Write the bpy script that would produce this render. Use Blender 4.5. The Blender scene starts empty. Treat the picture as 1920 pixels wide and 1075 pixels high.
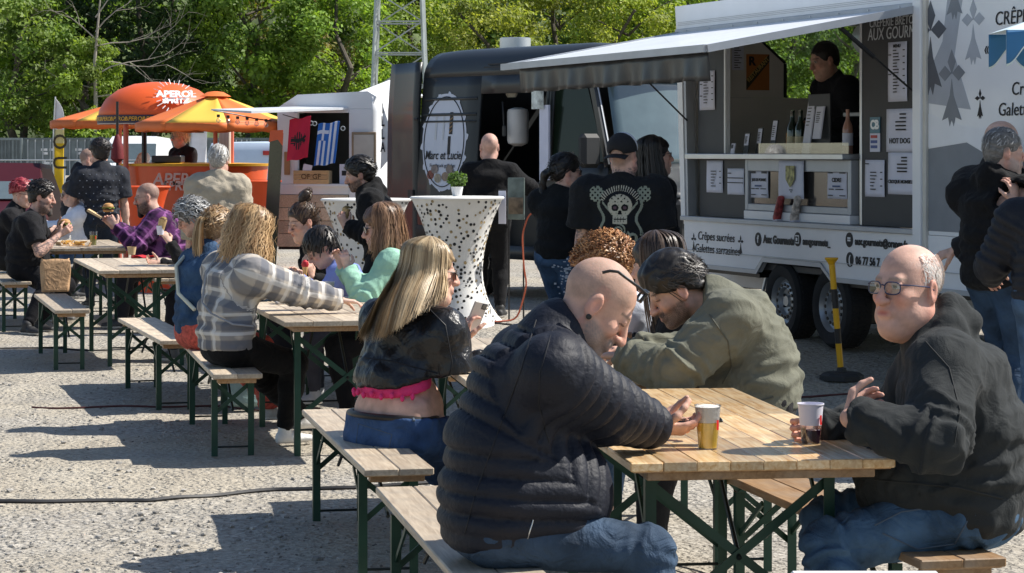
import bpy, bmesh, math, random
import numpy as np
from mathutils import Vector, Matrix
from mathutils.bvhtree import BVHTree

# ------------------------------------------------------------------ camera, sky, sun, exposure
SC = bpy.context.scene
COL = SC.collection
W_PX, H_PX = 1920.0, 1075.0
HOR, FPX, CAMH = 285.0, 4600.0, 1.68          # horizon row, focal length in pixels, eye height
cam = bpy.data.cameras.new('camera'); camo = bpy.data.objects.new('camera', cam); COL.objects.link(camo)
camo.location = (0, 0, CAMH); camo.rotation_euler = (math.radians(90), 0, 0)
cam.sensor_width = 36.0; cam.lens = FPX / W_PX * 36.0
cam.shift_y = (HOR - H_PX / 2) / W_PX
cam.clip_start = 0.1; cam.clip_end = 2000
SC.camera = camo

SUN_DIR = Vector((0.90, 0.20, 1.02)).normalized()      # towards the sun: from the right, slightly behind the scene
SUN_EL = math.asin(SUN_DIR.z); SUN_AZ = math.atan2(SUN_DIR.x, SUN_DIR.y)
world = bpy.data.worlds.new('World'); SC.world = world; world.use_nodes = True
wn = world.node_tree; wn.nodes.clear()
wo = wn.nodes.new('ShaderNodeOutputWorld'); wb = wn.nodes.new('ShaderNodeBackground')
sk = wn.nodes.new('ShaderNodeTexSky'); sk.sky_type = 'NISHITA'; sk.sun_disc = False
sk.sun_elevation = SUN_EL; sk.sun_rotation = SUN_AZ; sk.air_density = 1.0; sk.dust_density = 0.6; sk.ozone_density = 1.0
wb.inputs['Strength'].default_value = 0.085
wn.links.new(sk.outputs[0], wb.inputs[0]); wn.links.new(wb.outputs[0], wo.inputs[0])
sun = bpy.data.lights.new('sun', 'SUN'); sun.energy = 4.4; sun.angle = math.radians(0.5); sun.color = (1.0, 0.95, 0.87)
suno = bpy.data.objects.new('sun', sun); COL.objects.link(suno)
suno.rotation_euler = (-SUN_DIR).to_track_quat('-Z', 'Y').to_euler(); suno.location = (6, 2, 8)
vs = SC.view_settings; vs.view_transform = 'Standard'; vs.look = 'None'; vs.exposure = 0.72; vs.gamma = 1.0
vs.use_curve_mapping = False
SC.render.engine = 'CYCLES'
SC.cycles.use_denoising = True
try: SC.cycles.denoiser = 'OPENIMAGEDENOISE'
except Exception: pass
SC.cycles.max_bounces = 6; SC.cycles.diffuse_bounces = 4; SC.cycles.transparent_max_bounces = 8
SC.cycles.caustics_reflective = False; SC.cycles.caustics_refractive = False

rng = np.random.default_rng(7)
random.seed(7)

# ------------------------------------------------------------------ photo pixel -> place
def W(px, py, d):
    """point at depth d metres on the line of sight of a photo pixel"""
    return np.array([(px - 960) * d / FPX, d, CAMH - (py - HOR) * d / FPX])
def onz(px, py, z):
    """point where the line of sight of a photo pixel meets height z"""
    d = FPX * (CAMH - z) / (py - HOR)
    return W(px, py, d)
def sstep(a, b, x):
    t = np.clip((x - a) / (b - a), 0, 1); return t * t * (3 - 2 * t)
def ground_z(x, y):
    """the yard rises gently towards the trucks"""
    u = x + 0.25 * np.maximum(0, y - 17)
    return (0.14 + 0.15 * sstep(1.0, 2.0, x)) * sstep(14.3, 18.3, y) * sstep(-1.0, 1.3, u)
def gnd(px, py):
    """point where the line of sight of a photo pixel meets the uneven ground"""
    z = 0.0
    for _ in range(40):
        p = onz(px, py, z); z = .6 * z + .4 * float(ground_z(p[0], p[1]))
    return onz(px, py, z)
def V(*a): return np.array(a, float)
def unit(v):
    v = np.asarray(v, float); n = np.linalg.norm(v); return v / n if n > 1e-9 else v

# ------------------------------------------------------------------ materials
MATS = {}
def nd(nt, t, **kw):
    n = nt.nodes.new(t)
    for k, v in kw.items(): setattr(n, k, v)
    return n
def c4(c): return (c[0], c[1], c[2], 1.0)
def mat(name, col=(.5, .5, .5), rough=.6, metal=0.0, var=.12, vscale=6.0, bump=0.0, bscale=120.0, rnd=0.0,
        spec=.5, attr=None, sss=0.0, trans=0.0, ior=1.45, sheen=0.0, coat=0.0, stretch=None, bump2=0.0, b2scale=15.0, emit=0.0):
    """principled material: colour broken up by noise, optional fine relief, per-object tone and a vertex colour"""
    if name in MATS: return MATS[name]
    m = bpy.data.materials.new(name); m.use_nodes = True; nt = m.node_tree; L = nt.links
    b = nt.nodes['Principled BSDF']
    b.inputs['Roughness'].default_value = rough; b.inputs['Metallic'].default_value = metal
    b.inputs['Specular IOR Level'].default_value = spec; b.inputs['IOR'].default_value = ior
    tc = nd(nt, 'ShaderNodeTexCoord'); src = tc.outputs['Object']
    if stretch:
        mp = nd(nt, 'ShaderNodeMapping'); mp.inputs['Scale'].default_value = stretch
        L.new(src, mp.inputs[0]); src = mp.outputs[0]
    n1 = nd(nt, 'ShaderNodeTexNoise'); n1.inputs['Scale'].default_value = vscale; n1.inputs['Detail'].default_value = 5
    L.new(src, n1.inputs['Vector'])
    if attr:
        at = nd(nt, 'ShaderNodeAttribute', attribute_name=attr); base = at.outputs['Color']
    else:
        rg = nd(nt, 'ShaderNodeRGB'); rg.outputs[0].default_value = c4(col); base = rg.outputs[0]
    mr = nd(nt, 'ShaderNodeMapRange'); mr.inputs[1].default_value = .25; mr.inputs[2].default_value = .75
    mr.inputs[3].default_value = 1 - var; mr.inputs[4].default_value = 1 + var
    L.new(n1.outputs['Fac'], mr.inputs[0]); fac = mr.outputs[0]
    if rnd:
        oi = nd(nt, 'ShaderNodeObjectInfo'); mr2 = nd(nt, 'ShaderNodeMapRange')
        mr2.inputs[3].default_value = 1 - rnd; mr2.inputs[4].default_value = 1 + rnd
        L.new(oi.outputs['Random'], mr2.inputs[0])
        mm = nd(nt, 'ShaderNodeMath', operation='MULTIPLY'); L.new(fac, mm.inputs[0]); L.new(mr2.outputs[0], mm.inputs[1]); fac = mm.outputs[0]
    vm = nd(nt, 'ShaderNodeVectorMath', operation='SCALE'); L.new(base, vm.inputs[0]); L.new(fac, vm.inputs['Scale'])
    L.new(vm.outputs[0], b.inputs['Base Color'])
    if bump:
        n2 = nd(nt, 'ShaderNodeTexNoise'); n2.inputs['Scale'].default_value = bscale; n2.inputs['Detail'].default_value = 4
        L.new(src, n2.inputs['Vector'])
        bp = nd(nt, 'ShaderNodeBump'); bp.inputs['Strength'].default_value = bump; bp.inputs['Distance'].default_value = .01
        L.new(n2.outputs['Fac'], bp.inputs['Height']); out = bp
        if bump2:
            n3 = nd(nt, 'ShaderNodeTexNoise'); n3.inputs['Scale'].default_value = b2scale; n3.inputs['Detail'].default_value = 3
            n3.inputs['Distortion'].default_value = 1.2
            L.new(src, n3.inputs['Vector'])
            bp2 = nd(nt, 'ShaderNodeBump'); bp2.inputs['Strength'].default_value = bump2; bp2.inputs['Distance'].default_value = .03
            L.new(n3.outputs['Fac'], bp2.inputs['Height']); L.new(bp.outputs[0], bp2.inputs['Normal']); out = bp2
        L.new(out.outputs[0], b.inputs['Normal'])
    if sss:
        b.inputs['Subsurface Weight'].default_value = sss; b.inputs['Subsurface Radius'].default_value = (1, .35, .2)
        b.inputs['Subsurface Scale'].default_value = .006
    if trans: b.inputs['Transmission Weight'].default_value = trans
    if sheen: b.inputs['Sheen Weight'].default_value = sheen; b.inputs['Sheen Roughness'].default_value = .4
    if coat: b.inputs['Coat Weight'].default_value = coat; b.inputs['Coat Roughness'].default_value = .08
    if emit: b.inputs['Emission Strength'].default_value = emit; b.inputs['Emission Color'].default_value = c4(col)
    MATS[name] = m
    return m

def clear_glass(name, tint=(.95, .97, .97), refl=.10, rough=.02):
    """thin pane: lets light straight through and mirrors a little of it"""
    if name in MATS: return MATS[name]
    m = bpy.data.materials.new(name); m.use_nodes = True; nt = m.node_tree; L = nt.links; nt.nodes.remove(nt.nodes['Principled BSDF'])
    t = nd(nt, 'ShaderNodeBsdfTransparent'); t.inputs[0].default_value = c4(tint); g = nd(nt, 'ShaderNodeBsdfGlossy'); g.inputs['Roughness'].default_value = rough
    lw = nd(nt, 'ShaderNodeLayerWeight'); lw.inputs[0].default_value = .3; ma = nd(nt, 'ShaderNodeMath', operation='MULTIPLY_ADD'); ma.inputs[1].default_value = .5; ma.inputs[2].default_value = refl; L.new(lw.outputs['Fresnel'], ma.inputs[0])
    mx = nd(nt, 'ShaderNodeMixShader'); L.new(ma.outputs[0], mx.inputs[0]); L.new(t.outputs[0], mx.inputs[1]); L.new(g.outputs[0], mx.inputs[2]); L.new(mx.outputs[0], nt.nodes['Material Output'].inputs[0]); MATS[name] = m; return m

# ------------------------------------------------------------------ objects
def tag(o, label=None, cat=None, group=None, kind=None):
    if label: o['label'] = label
    if cat: o['category'] = cat
    if group: o['group'] = group
    if kind: o['kind'] = kind
    return o
def empty(name, loc=(0, 0, 0), rz=0.0, label=None, cat=None, group=None):
    o = bpy.data.objects.new(name, None); COL.objects.link(o); o.location = loc; o.rotation_euler = (0, 0, rz)
    o.empty_display_size = .1
    return tag(o, label, cat, group)
def link(name, me, m=None, parent=None, smooth=False):
    if m is not None and not me.materials: me.materials.append(m)
    if smooth and len(me.polygons): me.polygons.foreach_set('use_smooth', np.ones(len(me.polygons), bool))
    o = bpy.data.objects.new(name, me); COL.objects.link(o)
    if parent is not None: o.parent = parent
    return o
def copy_tree(o, parent=None):
    c = o.copy(); COL.objects.link(c); c.parent = parent
    for ch in list(o.children): copy_tree(ch, c)
    return c

class MB:
    """collects vertices and faces; build() links them as one mesh object"""
    def __init__(s): s.v = []; s.f = []; s.mi = []; s.cur = 0
    def add(s, vs_, fs):
        n = len(s.v); s.v += [tuple(map(float, p)) for p in vs_]
        s.f += [tuple(i + n for i in f) for f in fs]; s.mi += [s.cur] * len(fs); return s
    def box(s, a, b, M=None):
        (x0, y0, z0), (x1, y1, z1) = a, b
        p = [(x0, y0, z0), (x1, y0, z0), (x1, y1, z0), (x0, y1, z0), (x0, y0, z1), (x1, y0, z1), (x1, y1, z1), (x0, y1, z1)]
        if M is not None: p = [tuple(M @ Vector(q)) for q in p]
        return s.add(p, [(3, 2, 1, 0), (4, 5, 6, 7), (0, 1, 5, 4), (1, 2, 6, 5), (2, 3, 7, 6), (3, 0, 4, 7)])
    def cbox(s, c, sz, M=None):
        return s.box([c[i] - sz[i] / 2 for i in range(3)], [c[i] + sz[i] / 2 for i in range(3)], M)
    def rbox(s, a, b, r=.004, M=None):
        """box with bevelled edges"""
        bm = bmesh.new(); c = [(a[i] + b[i]) / 2 for i in range(3)]; sz = [b[i] - a[i] for i in range(3)]
        bmesh.ops.create_cube(bm, size=1, matrix=Matrix.Translation(c) @ Matrix.Diagonal((*sz, 1)))
        bmesh.ops.bevel(bm, geom=list(bm.edges), offset=r, segments=1, affect='EDGES')
        return s.bm(bm, M)
    def bm(s, bm, M=None):
        bm.verts.index_update()
        vv = [tuple(M @ v.co) if M is not None else tuple(v.co) for v in bm.verts]
        s.add(vv, [tuple(v.index for v in f.verts) for f in bm.faces]); bm.free(); return s
    def bar(s, a, b, w=.02, h=None, up=(0, 0, 1)):
        a = V(*a); b = V(*b); h = h or w; t = unit(b - a); u = np.cross(t, V(*up))
        if np.linalg.norm(u) < 1e-4: u = np.cross(t, V(1, 0, 0))
        u = unit(u); n = np.cross(u, t); q = []
        for p in (a, b):
            q += [p - u * w / 2 - n * h / 2, p + u * w / 2 - n * h / 2, p + u * w / 2 + n * h / 2, p - u * w / 2 + n * h / 2]
        return s.add(q, [(3, 2, 1, 0), (4, 5, 6, 7), (0, 1, 5, 4), (1, 2, 6, 5), (2, 3, 7, 6), (3, 0, 4, 7)])
    def tube(s, pts, r, n=8, caps=True):
        pts = [V(*p) for p in pts]; rr = r if hasattr(r, '__len__') else [r] * len(pts); rings = []; u = None
        for i, p in enumerate(pts):
            t = unit(pts[min(i + 1, len(pts) - 1)] - pts[max(i - 1, 0)])
            if u is None: u = unit(np.cross(t, V(0, 0, 1) if abs(t[2]) < .9 else V(1, 0, 0)))
            else: u = unit(u - t * np.dot(u, t))
            w = np.cross(t, u)
            rings.append([p + (u * math.cos(2 * math.pi * k / n) + w * math.sin(2 * math.pi * k / n)) * rr[i] for k in range(n)])
        q = [x for rg in rings for x in rg]; f = []
        for i in range(len(pts) - 1):
            for k in range(n):
                f.append((i * n + k, i * n + (k + 1) % n, (i + 1) * n + (k + 1) % n, (i + 1) * n + k))
        if caps: f.append(tuple(range(n))[::-1]); f.append(tuple((len(pts) - 1) * n + k for k in range(n)))
        return s.add(q, f)
    def lathe(s, prof, n=24, c=(0, 0, 0), axis='z', sx=1, sy=1, cap=True):
        q = []; f = []
        for (r, z) in prof:
            for k in range(n):
                a = 2 * math.pi * k / n; x, y = r * math.cos(a) * sx, r * math.sin(a) * sy
                p = (x, y, z) if axis == 'z' else ((x, z, y) if axis == 'y' else (z, x, y))
                q.append((p[0] + c[0], p[1] + c[1], p[2] + c[2]))
        m = len(prof)
        for i in range(m - 1):
            for k in range(n): f.append((i * n + k, i * n + (k + 1) % n, (i + 1) * n + (k + 1) % n, (i + 1) * n + k))
        if cap: f.append(tuple(range(n))[::-1]); f.append(tuple((m - 1) * n + k for k in range(n)))
        return s.add(q, f)
    def prism(s, poly, y0, y1, M=None):
        """polygon in local x,z extruded along y"""
        n = len(poly); p = [(x, y0, z) for x, z in poly] + [(x, y1, z) for x, z in poly]
        if M is not None: p = [tuple(M @ Vector(q)) for q in p]
        f = [tuple(range(n)), tuple(range(2 * n - 1, n - 1, -1))]
        for k in range(n): f.append((k, k + n, (k + 1) % n + n, (k + 1) % n))
        return s.add(p, f)
    def grid(s, fn, nu, nv):
        q = [fn(i / nu, j / nv) for j in range(nv + 1) for i in range(nu + 1)]; f = []
        for j in range(nv):
            for i in range(nu):
                a = j * (nu + 1) + i; f.append((a, a + 1, a + nu + 2, a + nu + 1))
        return s.add(q, f)
    def mesh(s, name, mats=None):
        me = bpy.data.meshes.new(name); me.from_pydata(s.v, [], s.f)
        for m in (mats or []): me.materials.append(m)
        if any(s.mi): me.polygons.foreach_set('material_index', s.mi)
        me.update(); return me
    def build(s, name, m=None, parent=None, smooth=False, fix=True):
        ms = m if isinstance(m, (list, tuple)) else ([m] if m else [])
        me = s.mesh(name, ms)
        if fix:
            bm = bmesh.new(); bm.from_mesh(me); bmesh.ops.recalc_face_normals(bm, faces=bm.faces); bm.to_mesh(me); bm.free()
        o = link(name, me, None, parent)
        if smooth: smooth_by_angle(me)
        return o
def smooth_by_angle(me, ang=35):
    me.polygons.foreach_set('use_smooth', np.ones(len(me.polygons), bool))
    bm = bmesh.new(); bm.from_mesh(me); lim = math.radians(ang)
    for e in bm.edges:
        if len(e.link_faces) == 2 and e.calc_face_angle(0) > lim: e.smooth = False
    bm.to_mesh(me); bm.free()
def solid(o, th=.003, off=0):
    md = o.modifiers.new('thickness', 'SOLIDIFY'); md.thickness = th; md.offset = off; return o

def text(name, body, size, M, m, parent=None, shear=0.0, sx=1.0, bold=0.0, depth=.002, align='CENTER', spacing=1.0):
    """lettering as a thin raised mesh; M maps text x,y to the surface"""
    cu = bpy.data.curves.new(name, 'FONT'); cu.body = body; cu.size = size; cu.shear = shear; cu.extrude = depth / 2
    cu.offset = bold; cu.align_x = align; cu.align_y = 'CENTER'; cu.resolution_u = 3; cu.space_character = spacing
    o = bpy.data.objects.new(name, cu); COL.objects.link(o)
    dg = bpy.context.evaluated_depsgraph_get()
    me = bpy.data.meshes.new_from_object(o.evaluated_get(dg)); bpy.data.objects.remove(o); bpy.data.curves.remove(cu)
    me.transform(M @ Matrix.Diagonal((sx, 1, 1, 1))); me.materials.clear(); me.materials.append(m)
    return link(name, me, None, parent)
# ------------------------------------------------------------------ the yard: one ground sheet
def ground_material():
    m = bpy.data.materials.new('gravel_yard'); m.use_nodes = True; nt = m.node_tree; L = nt.links; b = nt.nodes['Principled BSDF']
    b.inputs['Roughness'].default_value = .95; b.inputs['Specular IOR Level'].default_value = .15
    tc = nd(nt, 'ShaderNodeTexCoord')
    def noise(sc, det=4, dis=0):
        n = nd(nt, 'ShaderNodeTexNoise'); n.inputs['Scale'].default_value = sc; n.inputs['Detail'].default_value = det
        n.inputs['Distortion'].default_value = dis; L.new(tc.outputs['Object'], n.inputs['Vector']); return n.outputs['Fac']
    def ramp(src, stops):
        r = nd(nt, 'ShaderNodeValToRGB'); e = r.color_ramp.elements
        while len(e) < len(stops): e.new(.5)
        for i, (p, c) in enumerate(stops): e[i].position = p; e[i].color = c4(c)
        L.new(src, r.inputs[0]); return r.outputs[0]
    def mix(f, a, bb, t='MIX'):
        mx = nd(nt, 'ShaderNodeMix', data_type='RGBA', blend_type=t)
        if isinstance(f, float): mx.inputs[0].default_value = f
        else: L.new(f, mx.inputs[0])
        L.new(a, mx.inputs[6]); L.new(bb, mx.inputs[7]); return mx.outputs[2]
    sand = ramp(noise(1.3, 6, .4), [(.28, (.36, .305, .225)), (.5, (.49, .43, .33)), (.72, (.60, .54, .43))])
    grit = ramp(noise(38, 5), [(.3, (.15, .14, .13)), (.48, (.36, .33, .28)), (.65, (.50, .46, .39)), (.8, (.66, .62, .56))])
    base = mix(.55, sand, grit)
    vo = nd(nt, 'ShaderNodeTexVoronoi'); vo.inputs['Scale'].default_value = 42; L.new(tc.outputs['Object'], vo.inputs['Vector'])
    vc = ramp(vo.outputs['Color'], [(.0, (.15, .145, .14)), (.5, (.33, .315, .29)), (1, (.62, .59, .54))])
    patch = ramp(noise(.55, 4, .8), [(.42, (0, 0, 0)), (.60, (1, 1, 1))])
    base = mix(patch, base, mix(.55, base, vc))
    sp = ramp(noise(150, 2), [(.60, (0, 0, 0)), (.68, (1, 1, 1))])
    dk = nd(nt, 'ShaderNodeRGB'); dk.outputs[0].default_value = (.14, .13, .12, 1)
    base = mix(sp, base, mix(.5, base, dk.outputs[0]))
    L.new(base, b.inputs['Base Color'])
    bp = nd(nt, 'ShaderNodeBump'); bp.inputs['Strength'].default_value = 1.0; bp.inputs['Distance'].default_value = .05
    L.new(noise(26, 6), bp.inputs['Height'])
    bp2 = nd(nt, 'ShaderNodeBump'); bp2.inputs['Strength'].default_value = .5; bp2.inputs['Distance'].default_value = .015
    L.new(vo.outputs['Distance'], bp2.inputs['Height']); L.new(bp.outputs[0], bp2.inputs['Normal'])
    bp3 = nd(nt, 'ShaderNodeBump'); bp3.inputs['Strength'].default_value = .6; bp3.inputs['Distance'].default_value = .1
    L.new(noise(4, 4), bp3.inputs['Height']); L.new(bp2.outputs[0], bp3.inputs['Normal'])
    L.new(bp3.outputs[0], b.inputs['Normal']); return m
GROUND_M = ground_material()
def axis(lo, hi, step, far, n):
    a = list(np.arange(lo, hi + 1e-6, step)); g = np.geomspace(1, far, n)
    return np.array([lo - x for x in g[::-1]] + a + [hi + x for x in g])
gx = axis(-6, 5, .13, 600, 14); gy = axis(4, 30, .13, 900, 16); gy = gy[gy > -60]
GX, GY = np.meshgrid(gx, gy)
def bumps(x, y):
    return .009 * np.sin(2.1 * x + 1.3 * np.sin(1.7 * y)) * np.sin(1.6 * y + .8) + .006 * np.sin(5.3 * x + 2 * np.sin(2.9 * y)) + .004 * np.sin(9.7 * y + 3 * np.sin(4.1 * x))
GZ = ground_z(GX, GY) + bumps(GX, GY) * (GY < 40)
nx = len(gx); ny = len(gy)
idx = np.arange(nx * ny).reshape(ny, nx)
gf = np.stack([idx[:-1, :-1], idx[:-1, 1:], idx[1:, 1:], idx[1:, :-1]], -1).reshape(-1, 4)
def np_mesh(name, v, f):
    me = bpy.data.meshes.new(name); v = np.asarray(v, np.float32); f = np.asarray(f, np.int32)
    k = f.shape[1]
    me.vertices.add(len(v)); me.vertices.foreach_set('co', v.ravel())
    me.loops.add(f.size); me.loops.foreach_set('vertex_index', f.ravel())
    me.polygons.add(len(f)); me.polygons.foreach_set('loop_start', np.arange(0, f.size, k, dtype=np.int32))
    try: me.polygons.foreach_set('loop_total', np.full(len(f), k, np.int32))
    except Exception: pass
    me.update(calc_edges=True); return me
def set_col(me, cols, name='Col'):
    a = me.attributes.new(name, 'FLOAT_COLOR', 'POINT'); c = np.ones((len(cols), 4), np.float32); c[:, :3] = cols
    a.data.foreach_set('color', c.ravel())
gro = link('ground', np_mesh('ground', np.stack([GX.ravel(), GY.ravel(), GZ.ravel()], 1), gf), GROUND_M, smooth=True)
tag(gro, kind='structure')
def gz(x, y): return float(ground_z(np.float64(x), np.float64(y)) + bumps(np.float64(x), np.float64(y)))

# stones: the larger ones as single pieces, the grit as one mass
def stone_mesh(seed):
    bm = bmesh.new(); bmesh.ops.create_icosphere(bm, subdivisions=1, radius=1); r = random.Random(seed)
    for v in bm.verts: v.co *= r.uniform(.65, 1.2); v.co.z *= .62
    me = bpy.data.meshes.new('stone'); bm.to_mesh(me); bm.free(); me.materials.append(mat('stone_grey', (.34, .32, .29), .9, rnd=.4, var=.25, vscale=3, bump=.3, bscale=8)); return me
SM = [stone_mesh(i) for i in range(6)]
for i in range(290):
    px = random.uniform(0, 560) if i < 120 else random.uniform(0, 1300)
    py = random.uniform(700, 1085) if i < 120 else random.uniform(640, 1075)
    if i % 3 == 0: px = random.gauss(330, 120); py = random.gauss(1010, 45)
    p = onz(px, max(py, 560), 0)
    if p[1] < 6.8: continue
    sz = random.uniform(.007, .019) * (1.5 if random.random() < .12 else 1)
    o = link('stone', SM[i % 6], None, gro); o.location = (p[0], p[1], gz(p[0], p[1]) + sz * .25)
    o.scale = (sz, sz * random.uniform(.7, 1.2), sz); o.rotation_euler = (0, 0, random.uniform(0, 6))
def scatter_grit(n):
    base = bmesh.new(); bmesh.ops.create_icosphere(base, subdivisions=1, radius=1)
    bv = np.array([v.co[:] for v in base.verts]); bf = np.array([[v.index for v in f.verts] for f in base.faces]); base.free()
    d = 6.9 + 13.5 * rng.random(n) ** 1.7; x = (rng.random(n) * 2050 - 1010) * d / FPX
    cl = np.sin(1.3 * x + 1.1 * np.sin(.9 * d)) * np.sin(1.1 * d + .7 * np.sin(1.9 * x)); keep = rng.random(n) < .35 + .65 * (cl > .05)
    d, x = d[keep], x[keep]; n = len(d)
    sz = .0025 + .006 * rng.random(n) ** 2.2
    rot = rng.random(n) * 6.28; z = ground_z(x, d) + bumps(x, d)
    jit = .75 + .5 * rng.random((n, len(bv), 1))
    v = bv[None] * jit * sz[:, None, None]; v[..., 2] *= .6
    c, s_ = np.cos(rot)[:, None], np.sin(rot)[:, None]
    vx = v[..., 0] * c - v[..., 1] * s_ + x[:, None]; vy = v[..., 0] * s_ + v[..., 1] * c + d[:, None]; vz = v[..., 2] + z[:, None] + sz[:, None] * .2
    vv = np.stack([vx, vy, vz], -1).reshape(-1, 3); ff = (bf[None] + (np.arange(n) * len(bv))[:, None, None]).reshape(-1, 3)
    me = np_mesh('gravel', vv, ff); tone = (.12 + .42 * rng.random(n) ** 1.3)[:, None] * np.array([[1.0, .95, .87]])
    set_col(me, np.repeat(tone, len(bv), 0))
    o = link('gravel', me, mat('gravel_grit', rough=.95, attr='Col', var=.2, vscale=60, spec=.15), gro); tag(o, kind='stuff')
scatter_grit(11500)

# ------------------------------------------------------------------ hill and trees behind the yard
def hill():
    xs = np.linspace(-90, 90, 60); ys = np.linspace(198, 330, 30); X, Y = np.meshgrid(xs, ys)
    Z = -1 + 46 * sstep(200, 300, Y) + 1.5 * np.sin(X * .21 + Y * .1) + 1.2 * np.sin(X * .47 - Y * .23)
    i = np.arange(X.size).reshape(X.shape); f = np.stack([i[:-1, :-1], i[:-1, 1:], i[1:, 1:], i[1:, :-1]], -1).reshape(-1, 4)
    o = link('hillside', np_mesh('hillside', np.stack([X.ravel(), Y.ravel(), Z.ravel()], 1), f),
             mat('hill_scrub', (.09, .12, .045), .95, var=.7, vscale=.5, bump=1, bscale=1.5), smooth=True); tag(o, kind='structure')
hill()
def leaf_material():
    m = bpy.data.materials.new('leaves'); m.use_nodes = True; nt = m.node_tree; L = nt.links; b = nt.nodes['Principled BSDF']
    at = nd(nt, 'ShaderNodeAttribute', attribute_name='Col'); b.inputs['Roughness'].default_value = .55; b.inputs['Specular IOR Level'].default_value = .3
    L.new(at.outputs['Color'], b.inputs['Base Color'])
    tr = nd(nt, 'ShaderNodeBsdfTranslucent')
    vm = nd(nt, 'ShaderNodeVectorMath', operation='MULTIPLY'); vm.inputs[1].default_value = (1.5, 1.5, .6)
    L.new(at.outputs['Color'], vm.inputs[0]); L.new(vm.outputs[0], tr.inputs[0])
    mx = nd(nt, 'ShaderNodeMixShader'); mx.inputs[0].default_value = .45
    L.new(b.outputs[0], mx.inputs[1]); L.new(tr.outputs[0], mx.inputs[2]); L.new(mx.outputs[0], nt.nodes['Material Output'].inputs[0]); return m
LEAF = leaf_material()
BARK = mat('bark', (.10, .085, .07), .95, var=.4, vscale=3, bump=.6, bscale=12)
TWIG = mat('dry_twigs', (.34, .30, .25), .9, var=.2, vscale=3)
def leaves_mesh(name, cen, nrm, size, cols):
    """one kinked leaf (two triangles) per point"""
    n = len(cen); a = rng.normal(size=(n, 3)); u = a - nrm * (a * nrm).sum(1, keepdims=True); u /= np.linalg.norm(u, axis=1, keepdims=True) + 1e-9
    w = np.cross(nrm, u); s = size[:, None]
    v = np.stack([cen - u * s, cen - w * s * .55 + nrm * s * .12, cen + u * s, cen + w * s * .55 + nrm * s * .12], 1).reshape(-1, 3)
    f = (np.arange(n) * 4)[:, None, None] + np.array([[0, 1, 2], [0, 2, 3]])[None]
    me = np_mesh(name, v, f.reshape(-1, 3)); set_col(me, np.repeat(cols, 4, 0)); return me
def tree(px, d, h, rx, base, var2, label, nclump=70, per=170, low=.12, lsize=.2, gaps=0.0, leafless=False):
    x = (px - 960) * d / FPX; root = empty('tree', (x, d, 0), 0, label, 'tree', 'trees behind the yard')
    mb = MB(); top = h * .8; kink = [(random.uniform(-.4, .4) * k, random.uniform(-.4, .4) * k, top * k / 5) for k in range(6)]
    mb.tube(kink, [.34 * (1 - k / 6.5) + .03 for k in range(6)], 8); limbs = []
    for k in range(11):
        z0 = h * random.uniform(.2, .7); a = random.uniform(0, 6.28); ln = rx * random.uniform(.55, .95); z1 = z0 + ln * random.uniform(.2, .7)
        p = [(0, 0, z0), (ln * .5 * math.cos(a), ln * .5 * math.sin(a), z0 + (z1 - z0) * .6), (ln * math.cos(a + .2), ln * math.sin(a + .2), z1)]
        mb.tube(p, [.11, .07, .025], 5); limbs.append(p[2])
    mb.build('trunk', BARK, root, True, fix=False)
    if leafless: return root
    n = nclump; q = rng.normal(size=(n, 3)); q /= np.linalg.norm(q, axis=1, keepdims=True)
    rr = .45 + .55 * rng.random((n, 1)) ** .5
    c = q * rr * np.array([rx, rx, h * (1 - low) / 2]); c[:, 2] += h * (low + (1 - low) / 2); c[:, 0] *= (1 - .25 * (c[:, 2] / h) ** 2)
    cr = rx * (.16 + .16 * rng.random(n)); tone = .7 + .6 * rng.random(n)
    k = rng.integers(0, n, n * per); g = rng.normal(size=(n * per, 3)); g /= np.linalg.norm(g, axis=1, keepdims=True)
    rad = rng.random((n * per, 1)) ** .45
    pos = c[k] + g * rad * cr[k][:, None] * np.array([1.15, 1.15, .75]); nr = g * .7 + rng.normal(size=g.shape) * .55 + np.array([.45, -.1, .55]); nr /= np.linalg.norm(nr, axis=1, keepdims=True)
    mixf = np.clip(rng.random(n)[k] * .7 + .5 * rng.random(n * per) - .1, 0, 1)[:, None]
    cols = (np.array(base)[None] * (1 - mixf) + np.array(var2)[None] * mixf) * (tone[k] * (.8 + .4 * rng.random(n * per)))[:, None]
    size = lsize * (.6 + .8 * rng.random(n * per))
    link('crown', leaves_mesh('crown', pos, nr, size, cols), LEAF, root); return root
LIME, MID, DARK, OLIVE, YEL, RUST = (.25, .36, .05), (.14, .235, .05), (.045, .08, .028), (.19, .255, .06), (.35, .37, .08), (.27, .18, .09)
tree(25, 176, 15, 5.6, OLIVE, MID, 'olive green tree above the grey containers behind the white feather flag', 85, lsize=.17)
tree(105, 184, 19, 4.6, MID, LIME, 'tall bright green maple behind the olive tree', 80, lsize=.2)
tree(165, 171, 9.6, 3.0, LIME, OLIVE, 'small lime green bushy tree left of the orange dome', 62, lsize=.15)
tree(285, 182, 21, 6.6, DARK, DARK, 'tall dark green tree with bare branches in front of it', 90, lsize=.22)
tree(460, 178, 20, 4.9, MID, LIME, 'broad leafy tree with sunlit edge right above the orange dome', 100, lsize=.2)
tree(545, 187, 17, 4.4, OLIVE, RUST, 'mixed olive and rusty brown tree behind the yellow parasol', 70, lsize=.16)
tree(640, 177, 16, 4.8, MID, LIME, 'fresh green tree behind the lattice mast', 85, lsize=.17)
tree(770, 190, 18, 5.0, OLIVE, LIME, 'light olive tree seen through the lattice mast', 80, lsize=.17)
tree(905, 182, 15, 5.2, YEL, OLIVE, 'yellowish green tree above the dark van roof', 80, lsize=.16)
tree(1050, 188, 18, 5.4, OLIVE, YEL, 'pale olive tree between the van roof and the white flap', 85, lsize=.16)
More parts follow.
